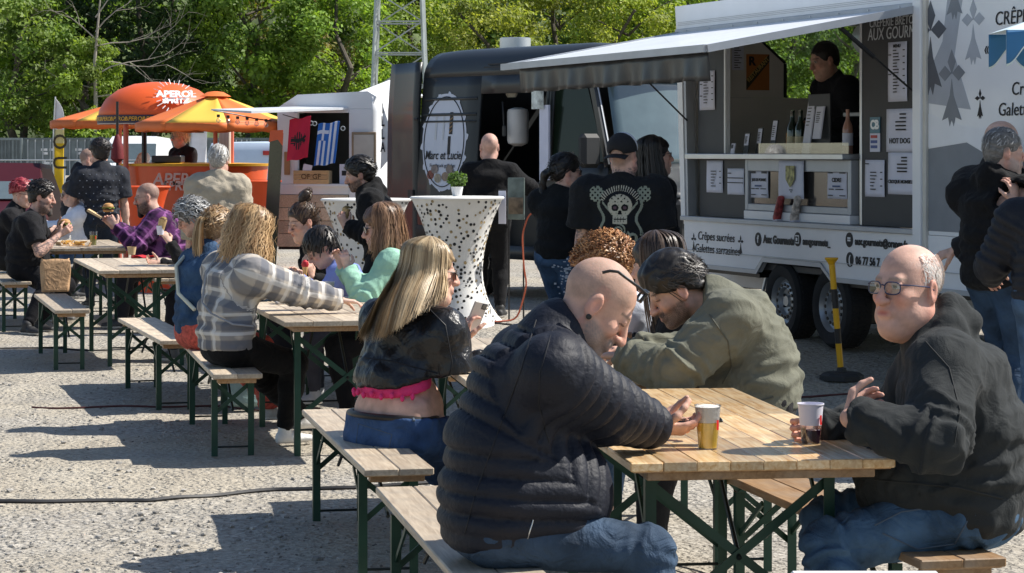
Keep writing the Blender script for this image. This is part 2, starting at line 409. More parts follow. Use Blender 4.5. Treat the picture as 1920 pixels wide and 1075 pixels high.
tree(1180, 180, 15, 4.8, YEL, LIME, 'bright yellow green tree over the van cab', 85, lsize=.16)
tree(1330, 186, 18, 5.2, OLIVE, LIME, 'olive tree behind the front end of the white trailer', 70, lsize=.18)
tree(1470, 178, 18, 5.2, MID, OLIVE, 'mid green tree framed by the trailer window', 80, lsize=.18)
tree(1600, 184, 18, 5.4, OLIVE, MID, 'soft green tree behind the man in the trailer', 70, lsize=.18)
tree(-120, 185, 17, 5.5, MID, DARK, 'dark leafy tree at the end of the container row', 60, lsize=.2)
for j, (px, d) in enumerate([(40, 205), (190, 207), (330, 212), (500, 206), (680, 210), (830, 206), (990, 208), (1120, 210), (1260, 208), (1400, 207), (1540, 210), (1700, 206)]):
    t = tree(px, d, 25 + 3 * (j % 3), 7.0, DARK if px < 560 else MID, MID if px < 560 else OLIVE, 'tall tree of the back row on the wooded slope', 75, 75, lsize=.34, low=.05)
    t['group'] = 'back row of trees'
def dead_tree():
    root = empty('bare_tree', W(175, 285, 170) * [1, 1, 0], 0, 'bare grey tree with dry branches reaching right before the dark tree', 'tree')
    mb = MB(); r = random.Random(4)
    mb.tube([(0, 0, 0), (.2, 0, 4), (.1, 0, 8), (.5, 0, 12.5)], [.2, .16, .12, .05], 7)
    def br(p, a, ln, rad, lev):
        q = [np.array(p)]
        for k in range(4):
            a += r.uniform(-.25, .25); q.append(q[-1] + np.array([math.cos(a), r.uniform(-.3, .3), math.sin(a)]) * ln / 4)
        mb.tube(q, [rad * (1 - .2 * k) for k in range(5)], 5)
        if lev:
            for k in (2, 3, 4): br(q[k], a + r.choice([-.6, .5, .35]), ln * .55, rad * .45, lev - 1)
    for z, a, ln in [(5.5, .25, 4.5), (7, .45, 5), (8, .15, 5), (9, .4, 4.6), (10, .75, 4), (11, 1.0, 3.5), (9.5, 2.4, 3), (6, 2.6, 2.5)]: br((.15, 0, z), a, ln, .06, 2)
    mb.build('trunk', TWIG, root, True, fix=False)
dead_tree()

# ------------------------------------------------------------------ far things: mast, containers, fence, cars
def mast():
    d = 118; root = empty('lattice_mast', W(750, 285, d) * [1, 1, 0], 0, 'grey steel lattice mast rising in front of the trees', 'mast')
    g = mat('galvanised_steel', (.36, .39, .38), .45, .7, var=.15, vscale=2)
    H_, b0, b1 = 16.0, 1.42, .82
    def half(z): return b0 + (b1 - b0) * z / H_
    cs = [(-1, -1), (1, -1), (1, 1), (-1, 1)]
    for sx, sy in cs:
        mb = MB(); mb.bar((sx * b0, sy * b0, 0), (sx * b1, sy * b1, H_), .13, .13); mb.build('leg', g, root)
    zz = [0, 1.6, 3.2, 4.8, 6.4, 7.9, 9.3, 10.7, 12.0, 13.2, 14.4]
    for k in range(len(zz) - 1):
        for i in range(4):
            a, b = cs[i], cs[(i + 1) % 4]; h0, h1 = half(zz[k]), half(zz[k + 1])
            MB().bar((a[0] * h1, a[1] * h1, zz[k + 1]), (b[0] * h1, b[1] * h1, zz[k + 1]), .07).build('rung', g, root)
            if (k + i) % 2: a, b = b, a
            MB().bar((a[0] * h0, a[1] * h0, zz[k]), (b[0] * h1, b[1] * h1, zz[k + 1]), .06).build('brace', g, root)
mast()
CONT = mat('container_paint', (.16, .19, .195), .6, var=.25, vscale=1.5, rnd=.25)
BARS = mat('locking_bars', (.34, .37, .38), .5, var=.1)
WHITEP = mat('white_print', (.75, .75, .75), .7, var=.05)
def container(px0, px1, d, label, end):
    w = (px1 - px0) * d / FPX; x = (px0 - 960) * d / FPX; root = empty('shipping_container', (x, d, 0), 0, label, 'container', 'containers along the back of the yard')
    mb = MB(); mb.box((0, .06, 0), (w, 6, 2.6))
    mb.build('shell', CONT, root)
    for z0, z1 in ((0, .16), (2.46, 2.62)): MB().box((0, -.01, z0), (w, .06, z1)).build('rail', CONT, root)
    for xx in (0, w - .14): MB().box((xx, -.014, .16), (xx + .14, .06, 2.46)).build('corner_post', CONT, root)
    if end:
        for k in range(4):
            xx = w * (.16 + .225 * k); MB().tube([(xx, -.02, .1), (xx, -.02, 2.5)], .05, 6).build('locking_bar', BARS, root)
        for k, (a, b, z) in enumerate([(.55, .74, 1.75), (.8, .93, 1.75), (.62, .75, 1.5), (.58, .7, 1.0), (.6, .93, .85)]):
            MB().box((w * a, .03, z), (w * b, .052, z + .16)).build('stencil', WHITEP, root)
    else:
        n = int(w / .28)
        for k in range(n):
            a = .16 + (w - .32) * k / n; b = a + (w - .32) / n
            MB().prism([(a, 0.0), (a, 2.3), (a + .1, 2.3), (a + .1, 0)], .0, .06).build('rib', CONT, root).location.z = .15
for i, (a, b, e) in enumerate([(-30, 41, False), (42, 105, True), (106, 170, True), (171, 232, False), (233, 296, True), (297, 360, True), (361, 425, False), (426, 470, True), (471, 520, False), (521, 580, True), (581, 640, True)]):
    container(a, b, 164 + (i % 3) * .3, ['dark grey ribbed container ', 'blue grey container with locking bars and white stencils '][e] + ['above the dark red car', 'behind the dark red car', 'behind the white feather flag', 'behind the man in dark blue polo', 'left of the parked white van', 'behind the parked white van', 'behind the woman tending the bar', 'behind the white haired man', 'above the pale blue van', 'hidden by the leaning board', 'behind the snack trailer'][i], e)
def fence():
    d = 60; x0 = (-40 - 960) * d / FPX; root = empty('site_fence', (x0, d, 0), 0, 'thin grey mesh site fence standing before the containers', 'fence')
    g = mat('fence_wire', (.45, .48, .5), .5, .5)
    for k in range(5):
        MB().tube([(k * 2.1, 0, 0), (k * 2.1, 0, 1.55)], .022, 6).build('post', g, root)
        if k < 4:
            for z in (.2, 1.48): MB().tube([(k * 2.1 + .02, 0, z), (k * 2.1 + 2.08, 0, z)], .018, 6).build('rail', g, root)
            mb = MB()
            for j in range(1, 16): mb.tube([(k * 2.1 + j * .13, 0, .2), (k * 2.1 + j * .13, 0, 1.48)], .004, 4)
            mb.build('wire_mesh', g, root)
fence()
RUBBER = mat('rubber', (.018, .018, .019), .85, var=.2, vscale=20)
def simple_car(name, x, y, rz, prof, w, paint, label, glassz, L_, hatch=True):
    """parked vehicle: side profile lofted across its width with tumblehome, glazing, wheels, lamps"""
    root = empty(name, (x, y, gz(x, y)), rz, label, 'car' if name == 'parked_car' else 'van')
    ws = [(-1.0, 0), (-.97, .06), (0, .07), (.97, .06), (1.0, 0)]; mb = MB()
    rows = []
    for (t, lift) in ws:
        rows.append([(px_, t * w / 2 * (1 - .16 * max(0, (pz - .9)) / .6), pz + (lift if pz > 1.1 else 0)) for px_, pz in prof])
    n = len(prof)
    for r0, r1 in zip(rows[:-1], rows[1:]): mb.add(r0 + r1, [(k, (k + 1) % n, n + (k + 1) % n, n + k) for k in range(n)])
    mb.add(rows[0], [tuple(range(n))]); mb.add(rows[-1], [tuple(range(n))[::-1]])
    mb.build('body', paint, root, True)
    gl = mat('car_glass', (.10, .13, .14), .08, 0, spec=.9, coat=.5)
    for nm, quad in glassz:
        m2 = MB(); m2.add(quad, [(0, 1, 2, 3)]); solid(m2.build(nm, gl, root), .012)
    for fx in (.17, .82):
        for sy in (-1, 1):
            wl = MB().lathe([(.08, -.02), (.2, -.02), (.3, 0), (.31, .09), (.3, .18), (.2, .2), (.08, .2)], 18, axis='y').build('wheel', RUBBER, root, True)
            wl.location = (L_ * fx, sy * (w / 2 - .1) - .09, .31)
    for sy in (-1, 1): MB().rbox((L_ - .04, sy * w * .36 - .1, .62), (L_ + .02, sy * w * .36 + .1, .78), .02).build('headlight', mat('lamp_glass', (.7, .7, .68), .2), root)
    return root
carp = [(0, .45), (0, .9), (.25, 1.0), (.75, 1.42), (2.1, 1.46), (2.95, 1.0), (3.9, .86), (4.1, .6), (4.1, .3), (3.6, .25), (.4, .25)]
cg = [('windscreen', [(2.16, -.62, 1.46), (2.94, -.72, 1.03), (2.94, .72, 1.03), (2.16, .62, 1.46)]), ('rear_window', [(.70, -.6, 1.43), (.26, -.7, 1.03), (.26, .7, 1.03), (.70, .6, 1.43)])]
simple_car('parked_car', -7.55, 36.6, math.radians(-85), carp, 1.75, mat('dark_red_paint', (.05, .006, .010), .5, 0, spec=.25, var=.05), 'dark red car parked behind the diners at the left tables', cg, 4.1)
vanp = [(0, .4), (0, 1.7), (.12, 1.9), (3.1, 1.95), (3.6, 1.75), (4.1, 1.15), (4.75, 1.0), (4.85, .6), (4.85, .3), (.3, .28)]
vg = [('windscreen', [(3.63, -.75, 1.78), (4.13, -.8, 1.22), (4.13, .8, 1.22), (3.63, .75, 1.78)]), ('rear_window', [(-.012, -.7, 1.2), (-.012, .7, 1.2), (-.012, .66, 1.66), (-.012, -.66, 1.66)])]
WPAINT = mat('white_paint', (.78, .79, .80), .3, 0, var=.04, coat=.3)
simple_car('parked_van', (243 - 960) * 74 / FPX, 78, math.radians(-90), vanp, 1.9, WPAINT, 'white van parked far behind the orange bar', vg, 4.85)
pv = simple_car('parked_van', (468 - 960) * 58 / FPX - .2, 58, math.radians(85), [(a, b * .88) for a, b in vanp], 1.9, mat('pale_blue_paint', (.55, .64, .76), .35, 0, var=.05), 'pale blue white van seen from behind beside the yellow parasol', [], 4.85)
for sx in (-.75, .2): MB().box((-.05, sx, 1.45), (-.01, sx + .22, 1.55)).build('tail_light', mat('tail_red', (.4, .02, .02), .3), pv)
# ------------------------------------------------------------------ beer tables and benches
def wood_material(name, c0, c1, rough, worn):
    m = bpy.data.materials.new(name); m.use_nodes = True; nt = m.node_tree; L = nt.links; b = nt.nodes['Principled BSDF']
    b.inputs['Roughness'].default_value = rough; b.inputs['Specular IOR Level'].default_value = .45
    tc = nd(nt, 'ShaderNodeTexCoord'); oi = nd(nt, 'ShaderNodeObjectInfo')
    mp = nd(nt, 'ShaderNodeMapping'); mp.inputs['Scale'].default_value = (22, 1.6, 22); L.new(tc.outputs['Object'], mp.inputs[0])
    ad = nd(nt, 'ShaderNodeVectorMath', operation='ADD'); L.new(mp.outputs[0], ad.inputs[0])
    sc = nd(nt, 'ShaderNodeVectorMath', operation='SCALE'); L.new(oi.outputs['Location'], sc.inputs[0]); sc.inputs['Scale'].default_value = 7.3; L.new(sc.outputs[0], ad.inputs[1])
    n = nd(nt, 'ShaderNodeTexNoise'); n.inputs['Scale'].default_value = 3; n.inputs['Detail'].default_value = 6; n.inputs['Distortion'].default_value = .6; L.new(ad.outputs[0], n.inputs['Vector'])
    r = nd(nt, 'ShaderNodeValToRGB'); r.color_ramp.elements[0].position = .32; r.color_ramp.elements[0].color = c4(c0); r.color_ramp.elements[1].position = .7; r.color_ramp.elements[1].color = c4(c1); L.new(n.outputs['Fac'], r.inputs[0])
    hs = nd(nt, 'ShaderNodeHueSaturation'); L.new(r.outputs[0], hs.inputs['Color'])
    mr = nd(nt, 'ShaderNodeMapRange'); mr.inputs[3].default_value = .68; mr.inputs[4].default_value = 1.25; L.new(oi.outputs['Random'], mr.inputs[0]); L.new(mr.outputs[0], hs.inputs['Value'])
    # grey worn stains with their own shape
    n2 = nd(nt, 'ShaderNodeTexNoise'); n2.inputs['Scale'].default_value = 5; n2.inputs['Detail'].default_value = 7
    L.new(tc.outputs['Object'], n2.inputs['Vector'])
    r2 = nd(nt, 'ShaderNodeValToRGB'); r2.color_ramp.elements[0].position = .46; r2.color_ramp.elements[1].position = .68; L.new(n2.outputs['Fac'], r2.inputs[0])
    wm = nd(nt, 'ShaderNodeMath', operation='MULTIPLY'); wm.inputs[1].default_value = worn; L.new(r2.outputs[0], wm.inputs[0])
    mx = nd(nt, 'ShaderNodeMix', data_type='RGBA'); L.new(wm.outputs[0], mx.inputs[0]); L.new(hs.outputs[0], mx.inputs[6]); mx.inputs[7].default_value = (.30, .26, .21, 1)
    L.new(mx.outputs[2], b.inputs['Base Color'])
    bp = nd(nt, 'ShaderNodeBump'); bp.inputs['Strength'].default_value = .25; bp.inputs['Distance'].default_value = .004; L.new(n.outputs['Fac'], bp.inputs['Height']); L.new(bp.outputs[0], b.inputs['Normal'])
    return m
W_ORANGE = wood_material('varnished_pine', (.58, .33, .13), (.86, .66, .40), .22, .35)
W_GREY = wood_material('weathered_pine', (.42, .33, .235), (.66, .55, .41), .5, .6)
W_EDGE = wood_material('edge_pine', (.27, .15, .065), (.42, .26, .13), .6, .5)
GREEN = mat('green_steel', (.014, .052, .034), .42, .2, var=.25, vscale=9)
DARKSTEEL = mat('dark_steel', (.02, .028, .026), .5, .4)
def leg_frame(root, y, w, h, inner, inset=.07):
    """folding frame: two angle-steel legs, a cross, two rails, a folding strut"""
    xa, xb = inset, w - inset
    for k, x in enumerate((xa, xb)):
        mb = MB(); mb.box((x - .017, y - .017, 0), (x + .017, y - .012, h)); s = 1 if k == 0 else -1
        mb.box((min(x - .017 * s, x - .012 * s), y - .012, 0), (max(x - .017 * s, x - .012 * s), y + .018, h)); mb.build('leg', GREEN, root)
    zl, zh = h * .30, h * .93
    if h > .6:
        MB().bar((xa, y + .01, zl), (xb, y + .01, zh), .006, .028).build('brace', GREEN, root)
        MB().bar((xa, y + .018, zh), (xb, y + .018, zl), .006, .028).build('brace', GREEN, root)
    else:
        MB().bar((xa, y + .01, h * .55), (xb, y + .01, h * .95), .006, .022).build('brace', GREEN, root)
        MB().bar((xa, y + .018, h * .95), (xb, y + .018, h * .55), .006, .022).build('brace', GREEN, root)
    MB().tube([(xa, y, h * .21 if h > .6 else .05), (xb, y, h * .21 if h > .6 else .05)], .006, 6).build('rail', DARKSTEEL, root)
    MB().tube([(w * .5, y, h * .6), (w * .5, y + inner * .36, h - .005)], .008, 6).build('strut', DARKSTEEL, root)
    MB().bar((xa, y + .0, h * .62), (xa, y + inner * .28, h - .004), .008, .02).build('strut', GREEN, root)
    MB().bar((xb, y + .0, h * .62), (xb, y + inner * .28, h - .004), .008, .02).build('strut', GREEN, root)
def planks(root, w, Ln, z0, z1, strips, cuts, m, rr, over=.0):
    top = MB(); top.box((.012, .012, z0 - .004), (w - .012, Ln - .012, z1 - .006)); deck = top.build('tabletop' if strips > 3 else 'seat', W_EDGE, root)
    sw = w / strips
    for i in range(strips):
        if cuts:
            ys = [0] + sorted(rr.uniform(.15, Ln - .15) for _ in range(cuts)) + [Ln]
        else: ys = [0, Ln]
        for a, b in zip(ys[:-1], ys[1:]):
            if b - a < .06: continue
            mb = MB(); dz = rr.uniform(-.0006, .0006); g = .0006
            cx, cy = i * sw + sw / 2, (a + b) / 2
            mb.rbox((-sw / 2 + g, -(b - a) / 2 + g, z0 - cz0(z0, z1)), (sw / 2 - g, (b - a) / 2 - g, z1 - cz0(z0, z1) + dz), .0022 if 0 < i < strips - 1 else .004)
            o = mb.build('plank', m, deck, fix=False); o.location = (cx, cy, cz0(z0, z1))
    return deck
def cz0(a, b): return (a + b) / 2
ROWG = 'beer tables in the long row'
def beer_table(p, ang, w, label, near, seed):
    root = empty('beer_table', (p[0], p[1], 0), ang, label, 'table'); rr = random.Random(seed); Ln = 2.2
    planks(root, w, Ln, .742, .77, 8 if near else 5, 3 if near else 1, W_ORANGE if near else W_GREY, rr)
    for y0 in (.03, Ln - .09): MB().rbox((.055, y0, .712), (w - .055, y0 + .06, .7375), .003).build('end_batten', W_EDGE, root)
    for x0 in (.055, w - .085): MB().rbox((x0, .095, .714), (x0 + .03, Ln - .095, .7375), .003).build('side_rail', W_EDGE, root)
    leg_frame(root, .33, w, .712, 1, .12); leg_frame(root, Ln - .33, w, .712, -1, .12)
    return root
def bench(p, ang, label, seed, w=.27, m=None, zb=0.0):
    root = empty('beer_bench', (p[0], p[1], zb), ang, label, 'bench'); rr = random.Random(seed); Ln = 2.2
    planks(root, w, Ln, .452, .48, 2, 0, m or W_GREY, rr)
    for y0 in (.04, Ln - .10): MB().rbox((.03, y0, .424), (w - .03, y0 + .06, .4475), .003).build('end_batten', W_EDGE, root)
    leg_frame(root, .30, w, .424, 1, .035); leg_frame(root, Ln - .30, w, .424, -1, .035)
    return root
R = math.radians
beer_table((.346, 7.177), R(7.4), .80, 'varnished beer table with the beer cup between the two bald men', True, 1)
beer_table((-.19, 9.78), R(8), .80, 'beer table where the woman in leather jacket and man in olive sweatshirt sit', False, 2)
beer_table((-1.223, 13.14), R(13), .80, 'beer table where the woman in plaid shirt rests her arm', False, 3)
beer_table((-1.93, 15.75), R(14), .80, 'beer table beside the denim jacket, mostly hidden by diners', False, 4)
beer_table((-3.17, 18.8), R(15), .80, 'beer table with the grey haired woman, next to the paper bag', False, 5)
beer_table((-4.38, 23.1), R(15), .80, 'beer table with burger and green drink before the bearded man', False, 6)
bench((-.107, 6.62), R(10), 'weathered bench under the bald man in quilted jacket', 11)
bench((1.20, 7.20), R(12), 'dark worn bench under the man in grey hoodie', 12, m=W_EDGE)
bench((-.56, 9.27), R(11), 'pale bench under the woman in jeans and leather jacket', 13)
bench((.83, 9.5), R(8), 'bench under the man in olive sweatshirt', 14)
bench((-1.615, 13.24), R(11.8), 'bench under the woman in plaid shirt and the denim jacket', 15)
bench((-.36, 13.36), R(13), 'bench under the woman in mint sweater', 16)
bench((-2.24, 15.6), R(16), 'empty weathered bench end left of the denim jacket', 17)
bench((-1.07, 15.98), R(14), 'bench under the woman with the hair bun', 18)
bench((-3.47, 18.6), R(15), 'bench carrying the brown paper bag', 19)
bench((-2.12, 19.0), R(15), 'bench under the grey haired woman', 20)
bench((-4.70, 22.6), R(15), 'bench under the bearded man in black shirt', 21)
bench((-3.38, 23.2), R(15), 'bench under the man in purple plaid shirt', 22)
# ------------------------------------------------------------------ bodies: smooth blended volumes turned into one surface
class Field:
    def __init__(s, lo, hi, h):
        s.h = h; s.o = np.asarray(lo, np.float32); s.n = np.maximum(4, np.ceil((np.asarray(hi) - lo) / h).astype(int) + 1)
        s.F = np.full(s.n, .2, np.float32)
        s.ax = [s.o[i] + np.arange(s.n[i], dtype=np.float32) * h for i in range(3)]
    def sub(s, lo, hi):
        a = np.clip(np.floor((np.asarray(lo) - s.o) / s.h).astype(int), 0, s.n); b = np.clip(np.ceil((np.asarray(hi) - s.o) / s.h).astype(int) + 1, 0, s.n)
        if np.any(b <= a): return None
        sl = tuple(slice(a[i], b[i]) for i in range(3))
        return sl, s.ax[0][sl[0]][:, None, None], s.ax[1][sl[1]][None, :, None], s.ax[2][sl[2]][None, None, :]
    def blend(s, sl, d, k, cut):
        A = s.F[sl]
        if cut:
            d = -d
            if k <= 0: s.F[sl] = np.maximum(A, d); return
            hh = np.maximum(k - np.abs(A - d), 0) / k; s.F[sl] = np.maximum(A, d) + hh * hh * k * .25
        else:
            if k <= 0: s.F[sl] = np.minimum(A, d); return
            hh = np.maximum(k - np.abs(A - d), 0) / k; s.F[sl] = np.minimum(A, d) - hh * hh * k * .25
    def cap(s, a, b, ra, rb=None, k=.02, cut=False):
        """tapered capsule"""
        a = np.asarray(a, np.float32); b = np.asarray(b, np.float32); rb = ra if rb is None else rb; m = max(ra, rb) + k + 3 * s.h
        q = s.sub(np.minimum(a, b) - m, np.maximum(a, b) + m)
        if q is None: return
        sl, x, y, z = q; ab = b - a; L2 = float(ab @ ab) + 1e-9
        t = np.clip(((x - a[0]) * ab[0] + (y - a[1]) * ab[1] + (z - a[2]) * ab[2]) / L2, 0, 1)
        d = np.sqrt((x - a[0] - t * ab[0]) ** 2 + (y - a[1] - t * ab[1]) ** 2 + (z - a[2] - t * ab[2]) ** 2) - (ra + (rb - ra) * t)
        s.blend(sl, d, k, cut)
    def ell(s, c, r, fr=None, k=.02, cut=False):
        """ellipsoid with radii r along the axes of frame fr (rows)"""
        c = np.asarray(c, np.float32); r = np.asarray(r, np.float32); m = float(max(r)) + k + 3 * s.h
        q = s.sub(c - m, c + m)
        if q is None: return
        sl, x, y, z = q; x = x - c[0]; y = y - c[1]; z = z - c[2]
        fr = np.eye(3) if fr is None else fr
        e = [x * fr[i][0] + y * fr[i][1] + z * fr[i][2] for i in range(3)]
        k0 = np.sqrt(sum((e[i] / r[i]) ** 2 for i in range(3))); k1 = np.sqrt(sum((e[i] / (r[i] * r[i])) ** 2 for i in range(3))) + 1e-6
        s.blend(sl, k0 * (k0 - 1) / k1, k, cut)
    def ecap(s, a, b, ra, rb, lat, k=.03, ends=.5):
        """capsule of elliptical section; ra, rb = (half width along lat, half depth)"""
        a = np.asarray(a, np.float32); b = np.asarray(b, np.float32); m = max(max(ra), max(rb)) + k + 3 * s.h
        q = s.sub(np.minimum(a, b) - m, np.maximum(a, b) + m)
        if q is None: return
        sl, x, y, z = q; ln = float(np.linalg.norm(b - a)) + 1e-6; t_ = (b - a) / ln
        u = unit(np.asarray(lat) - t_ * float(np.dot(lat, t_))); w = np.cross(t_, u)
        x = x - a[0]; y = y - a[1]; z = z - a[2]
        ax_ = x * t_[0] + y * t_[1] + z * t_[2]; t = np.clip(ax_ / ln, 0, 1); ex = ax_ - t * ln
        rx = ra[0] + (rb[0] - ra[0]) * t; ry = ra[1] + (rb[1] - ra[1]) * t; rz = np.minimum(rx, ry) * ends + 1e-3
        U = x * u[0] + y * u[1] + z * u[2]; Wd = x * w[0] + y * w[1] + z * w[2]
        g = np.sqrt((U / rx) ** 2 + (Wd / ry) ** 2 + (ex / rz) ** 2); g2 = np.sqrt((U / rx ** 2) ** 2 + (Wd / ry ** 2) ** 2 + (ex / rz ** 2) ** 2) + 1e-6
        s.blend(sl, g * (g - 1) / g2, k, False)
    def plane(s, p, n, k=.0):
        """removes everything on the side n points to"""
        n = unit(n); x, y, z = s.ax[0][:, None, None], s.ax[1][None, :, None], s.ax[2][None, None, :]
        d = -((x - p[0]) * n[0] + (y - p[1]) * n[1] + (z - p[2]) * n[2]); s.blend((slice(None),) * 3, d.astype(np.float32), k, True)
    def cyl_cut(s, a, b, r):
        s.cap(a, b, r, r, 0, True)
    def mesh(s):
        F = s.F; F[0] = F[-1] = .1; F[:, 0] = F[:, -1] = .1; F[:, :, 0] = F[:, :, -1] = .1
        S = F < 0; nx_, ny_, nz_ = F.shape
        cnt = np.zeros((nx_ - 1, ny_ - 1, nz_ - 1), np.int8)
        for i in (0, 1):
            for j in (0, 1):
                for k in (0, 1): cnt += S[i:nx_ - 1 + i, j:ny_ - 1 + j, k:nz_ - 1 + k]
        act = (cnt > 0) & (cnt < 8); I = np.argwhere(act); n = len(I)
        if n == 0: return np.zeros((0, 3)), np.zeros((0, 4), int)
        ids = np.full(act.shape, -1, np.int32); ids[act] = np.arange(n)
        acc = np.zeros((n, 3)); num = np.zeros(n)
        C = [(i, j, k) for i in (0, 1) for j in (0, 1) for k in (0, 1)]
        val = {c: F[I[:, 0] + c[0], I[:, 1] + c[1], I[:, 2] + c[2]] for c in C}
        for c in C:
            for axx in range(3):
                if c[axx]: continue
                e = list(c); e[axx] = 1; e = tuple(e); a, b = val[c], val[e]; m = (a < 0) != (b < 0)
                t = np.where(m, a / np.where(m, a - b, 1), 0); p = np.zeros((n, 3)); p[:] = c; p[:, axx] += t
                acc += p * m[:, None]; num += m
        v = (I + acc / num[:, None]) * s.h + s.o
        fs = []
        for axx in range(3):
            sl0 = [slice(None)] * 3; sl1 = [slice(None)] * 3; sl0[axx] = slice(0, -1); sl1[axx] = slice(1, None)
            A, B = S[tuple(sl0)], S[tuple(sl1)]; o1, o2 = [(1, 2), (2, 0), (0, 1)][axx]
            for flip, M in ((False, A & ~B), (True, ~A & B)):
                E = np.argwhere(M); E = E[(E[:, o1] > 0) & (E[:, o2] > 0) & (E[:, o1] < F.shape[o1] - 1) & (E[:, o2] < F.shape[o2] - 1)]
                if not len(E): continue
                d1 = np.zeros(3, int); d1[o1] = 1; d2 = np.zeros(3, int); d2[o2] = 1
                q = np.stack([ids[tuple((E - d1 - d2).T)], ids[tuple((E - d2).T)], ids[tuple(E.T)], ids[tuple((E - d1).T)]], 1)
                fs.append(q[:, ::-1] if flip else q)
        f = np.concatenate(fs); f = f[(f >= 0).all(1)]
        return v, f
def normals_of(v, f):
    n = np.cross(v[f[:, 2]] - v[f[:, 0]], v[f[:, 3]] - v[f[:, 1]]); o = np.zeros_like(v)
    for k in range(4): np.add.at(o, f[:, k], n)
    return o / (np.linalg.norm(o, axis=1, keepdims=True) + 1e-12)
def relax(v, f, it=1, w=.5):
    e = np.concatenate([f[:, [0, 1]], f[:, [1, 2]], f[:, [2, 3]], f[:, [3, 0]]]); deg = np.bincount(e.ravel(), minlength=len(v))[:, None] + 1e-9
    for _ in range(it):
        a = np.zeros_like(v)
        for k in range(3): a[:, k] = np.bincount(e[:, 0], v[e[:, 1], k], len(v)) + np.bincount(e[:, 1], v[e[:, 0], k], len(v))
        v = v * (1 - w) + w * a / deg
    return v
def wavy(p, sc, seed):
    """cheap domain-warped ripples for cloth"""
    r = np.random.default_rng(seed); o = np.zeros(len(p))
    wv = np.stack([np.sin(p @ r.normal(size=3) * sc * .6 + r.random() * 6) for _ in range(3)], 1)
    for k in range(4):
        d = unit(r.normal(size=3) * [1, 1, .7]); o += np.sin((p @ d) * sc * (1 + .6 * k) * 6.28 + 2.2 * wv[:, k % 3] + r.random() * 6) / (1 + .6 * k)
    return o / 2.2
def closest_bone(v, bones):
    """per vertex: nearest bone segment, arc position along its chain, distance"""
    best = np.full(len(v), 9.); bi = np.zeros(len(v), int); u = np.zeros(len(v))
    for i, (a, b, s0) in enumerate(bones):
        ab = b - a; L = np.linalg.norm(ab) + 1e-9; t = np.clip(((v - a) @ ab) / L ** 2, 0, 1); d = np.linalg.norm(v - a - t[:, None] * ab, axis=1)
        m = d < best; best[m] = d[m]; bi[m] = i; u[m] = s0 + (t * L)[m]
    return bi, u, best

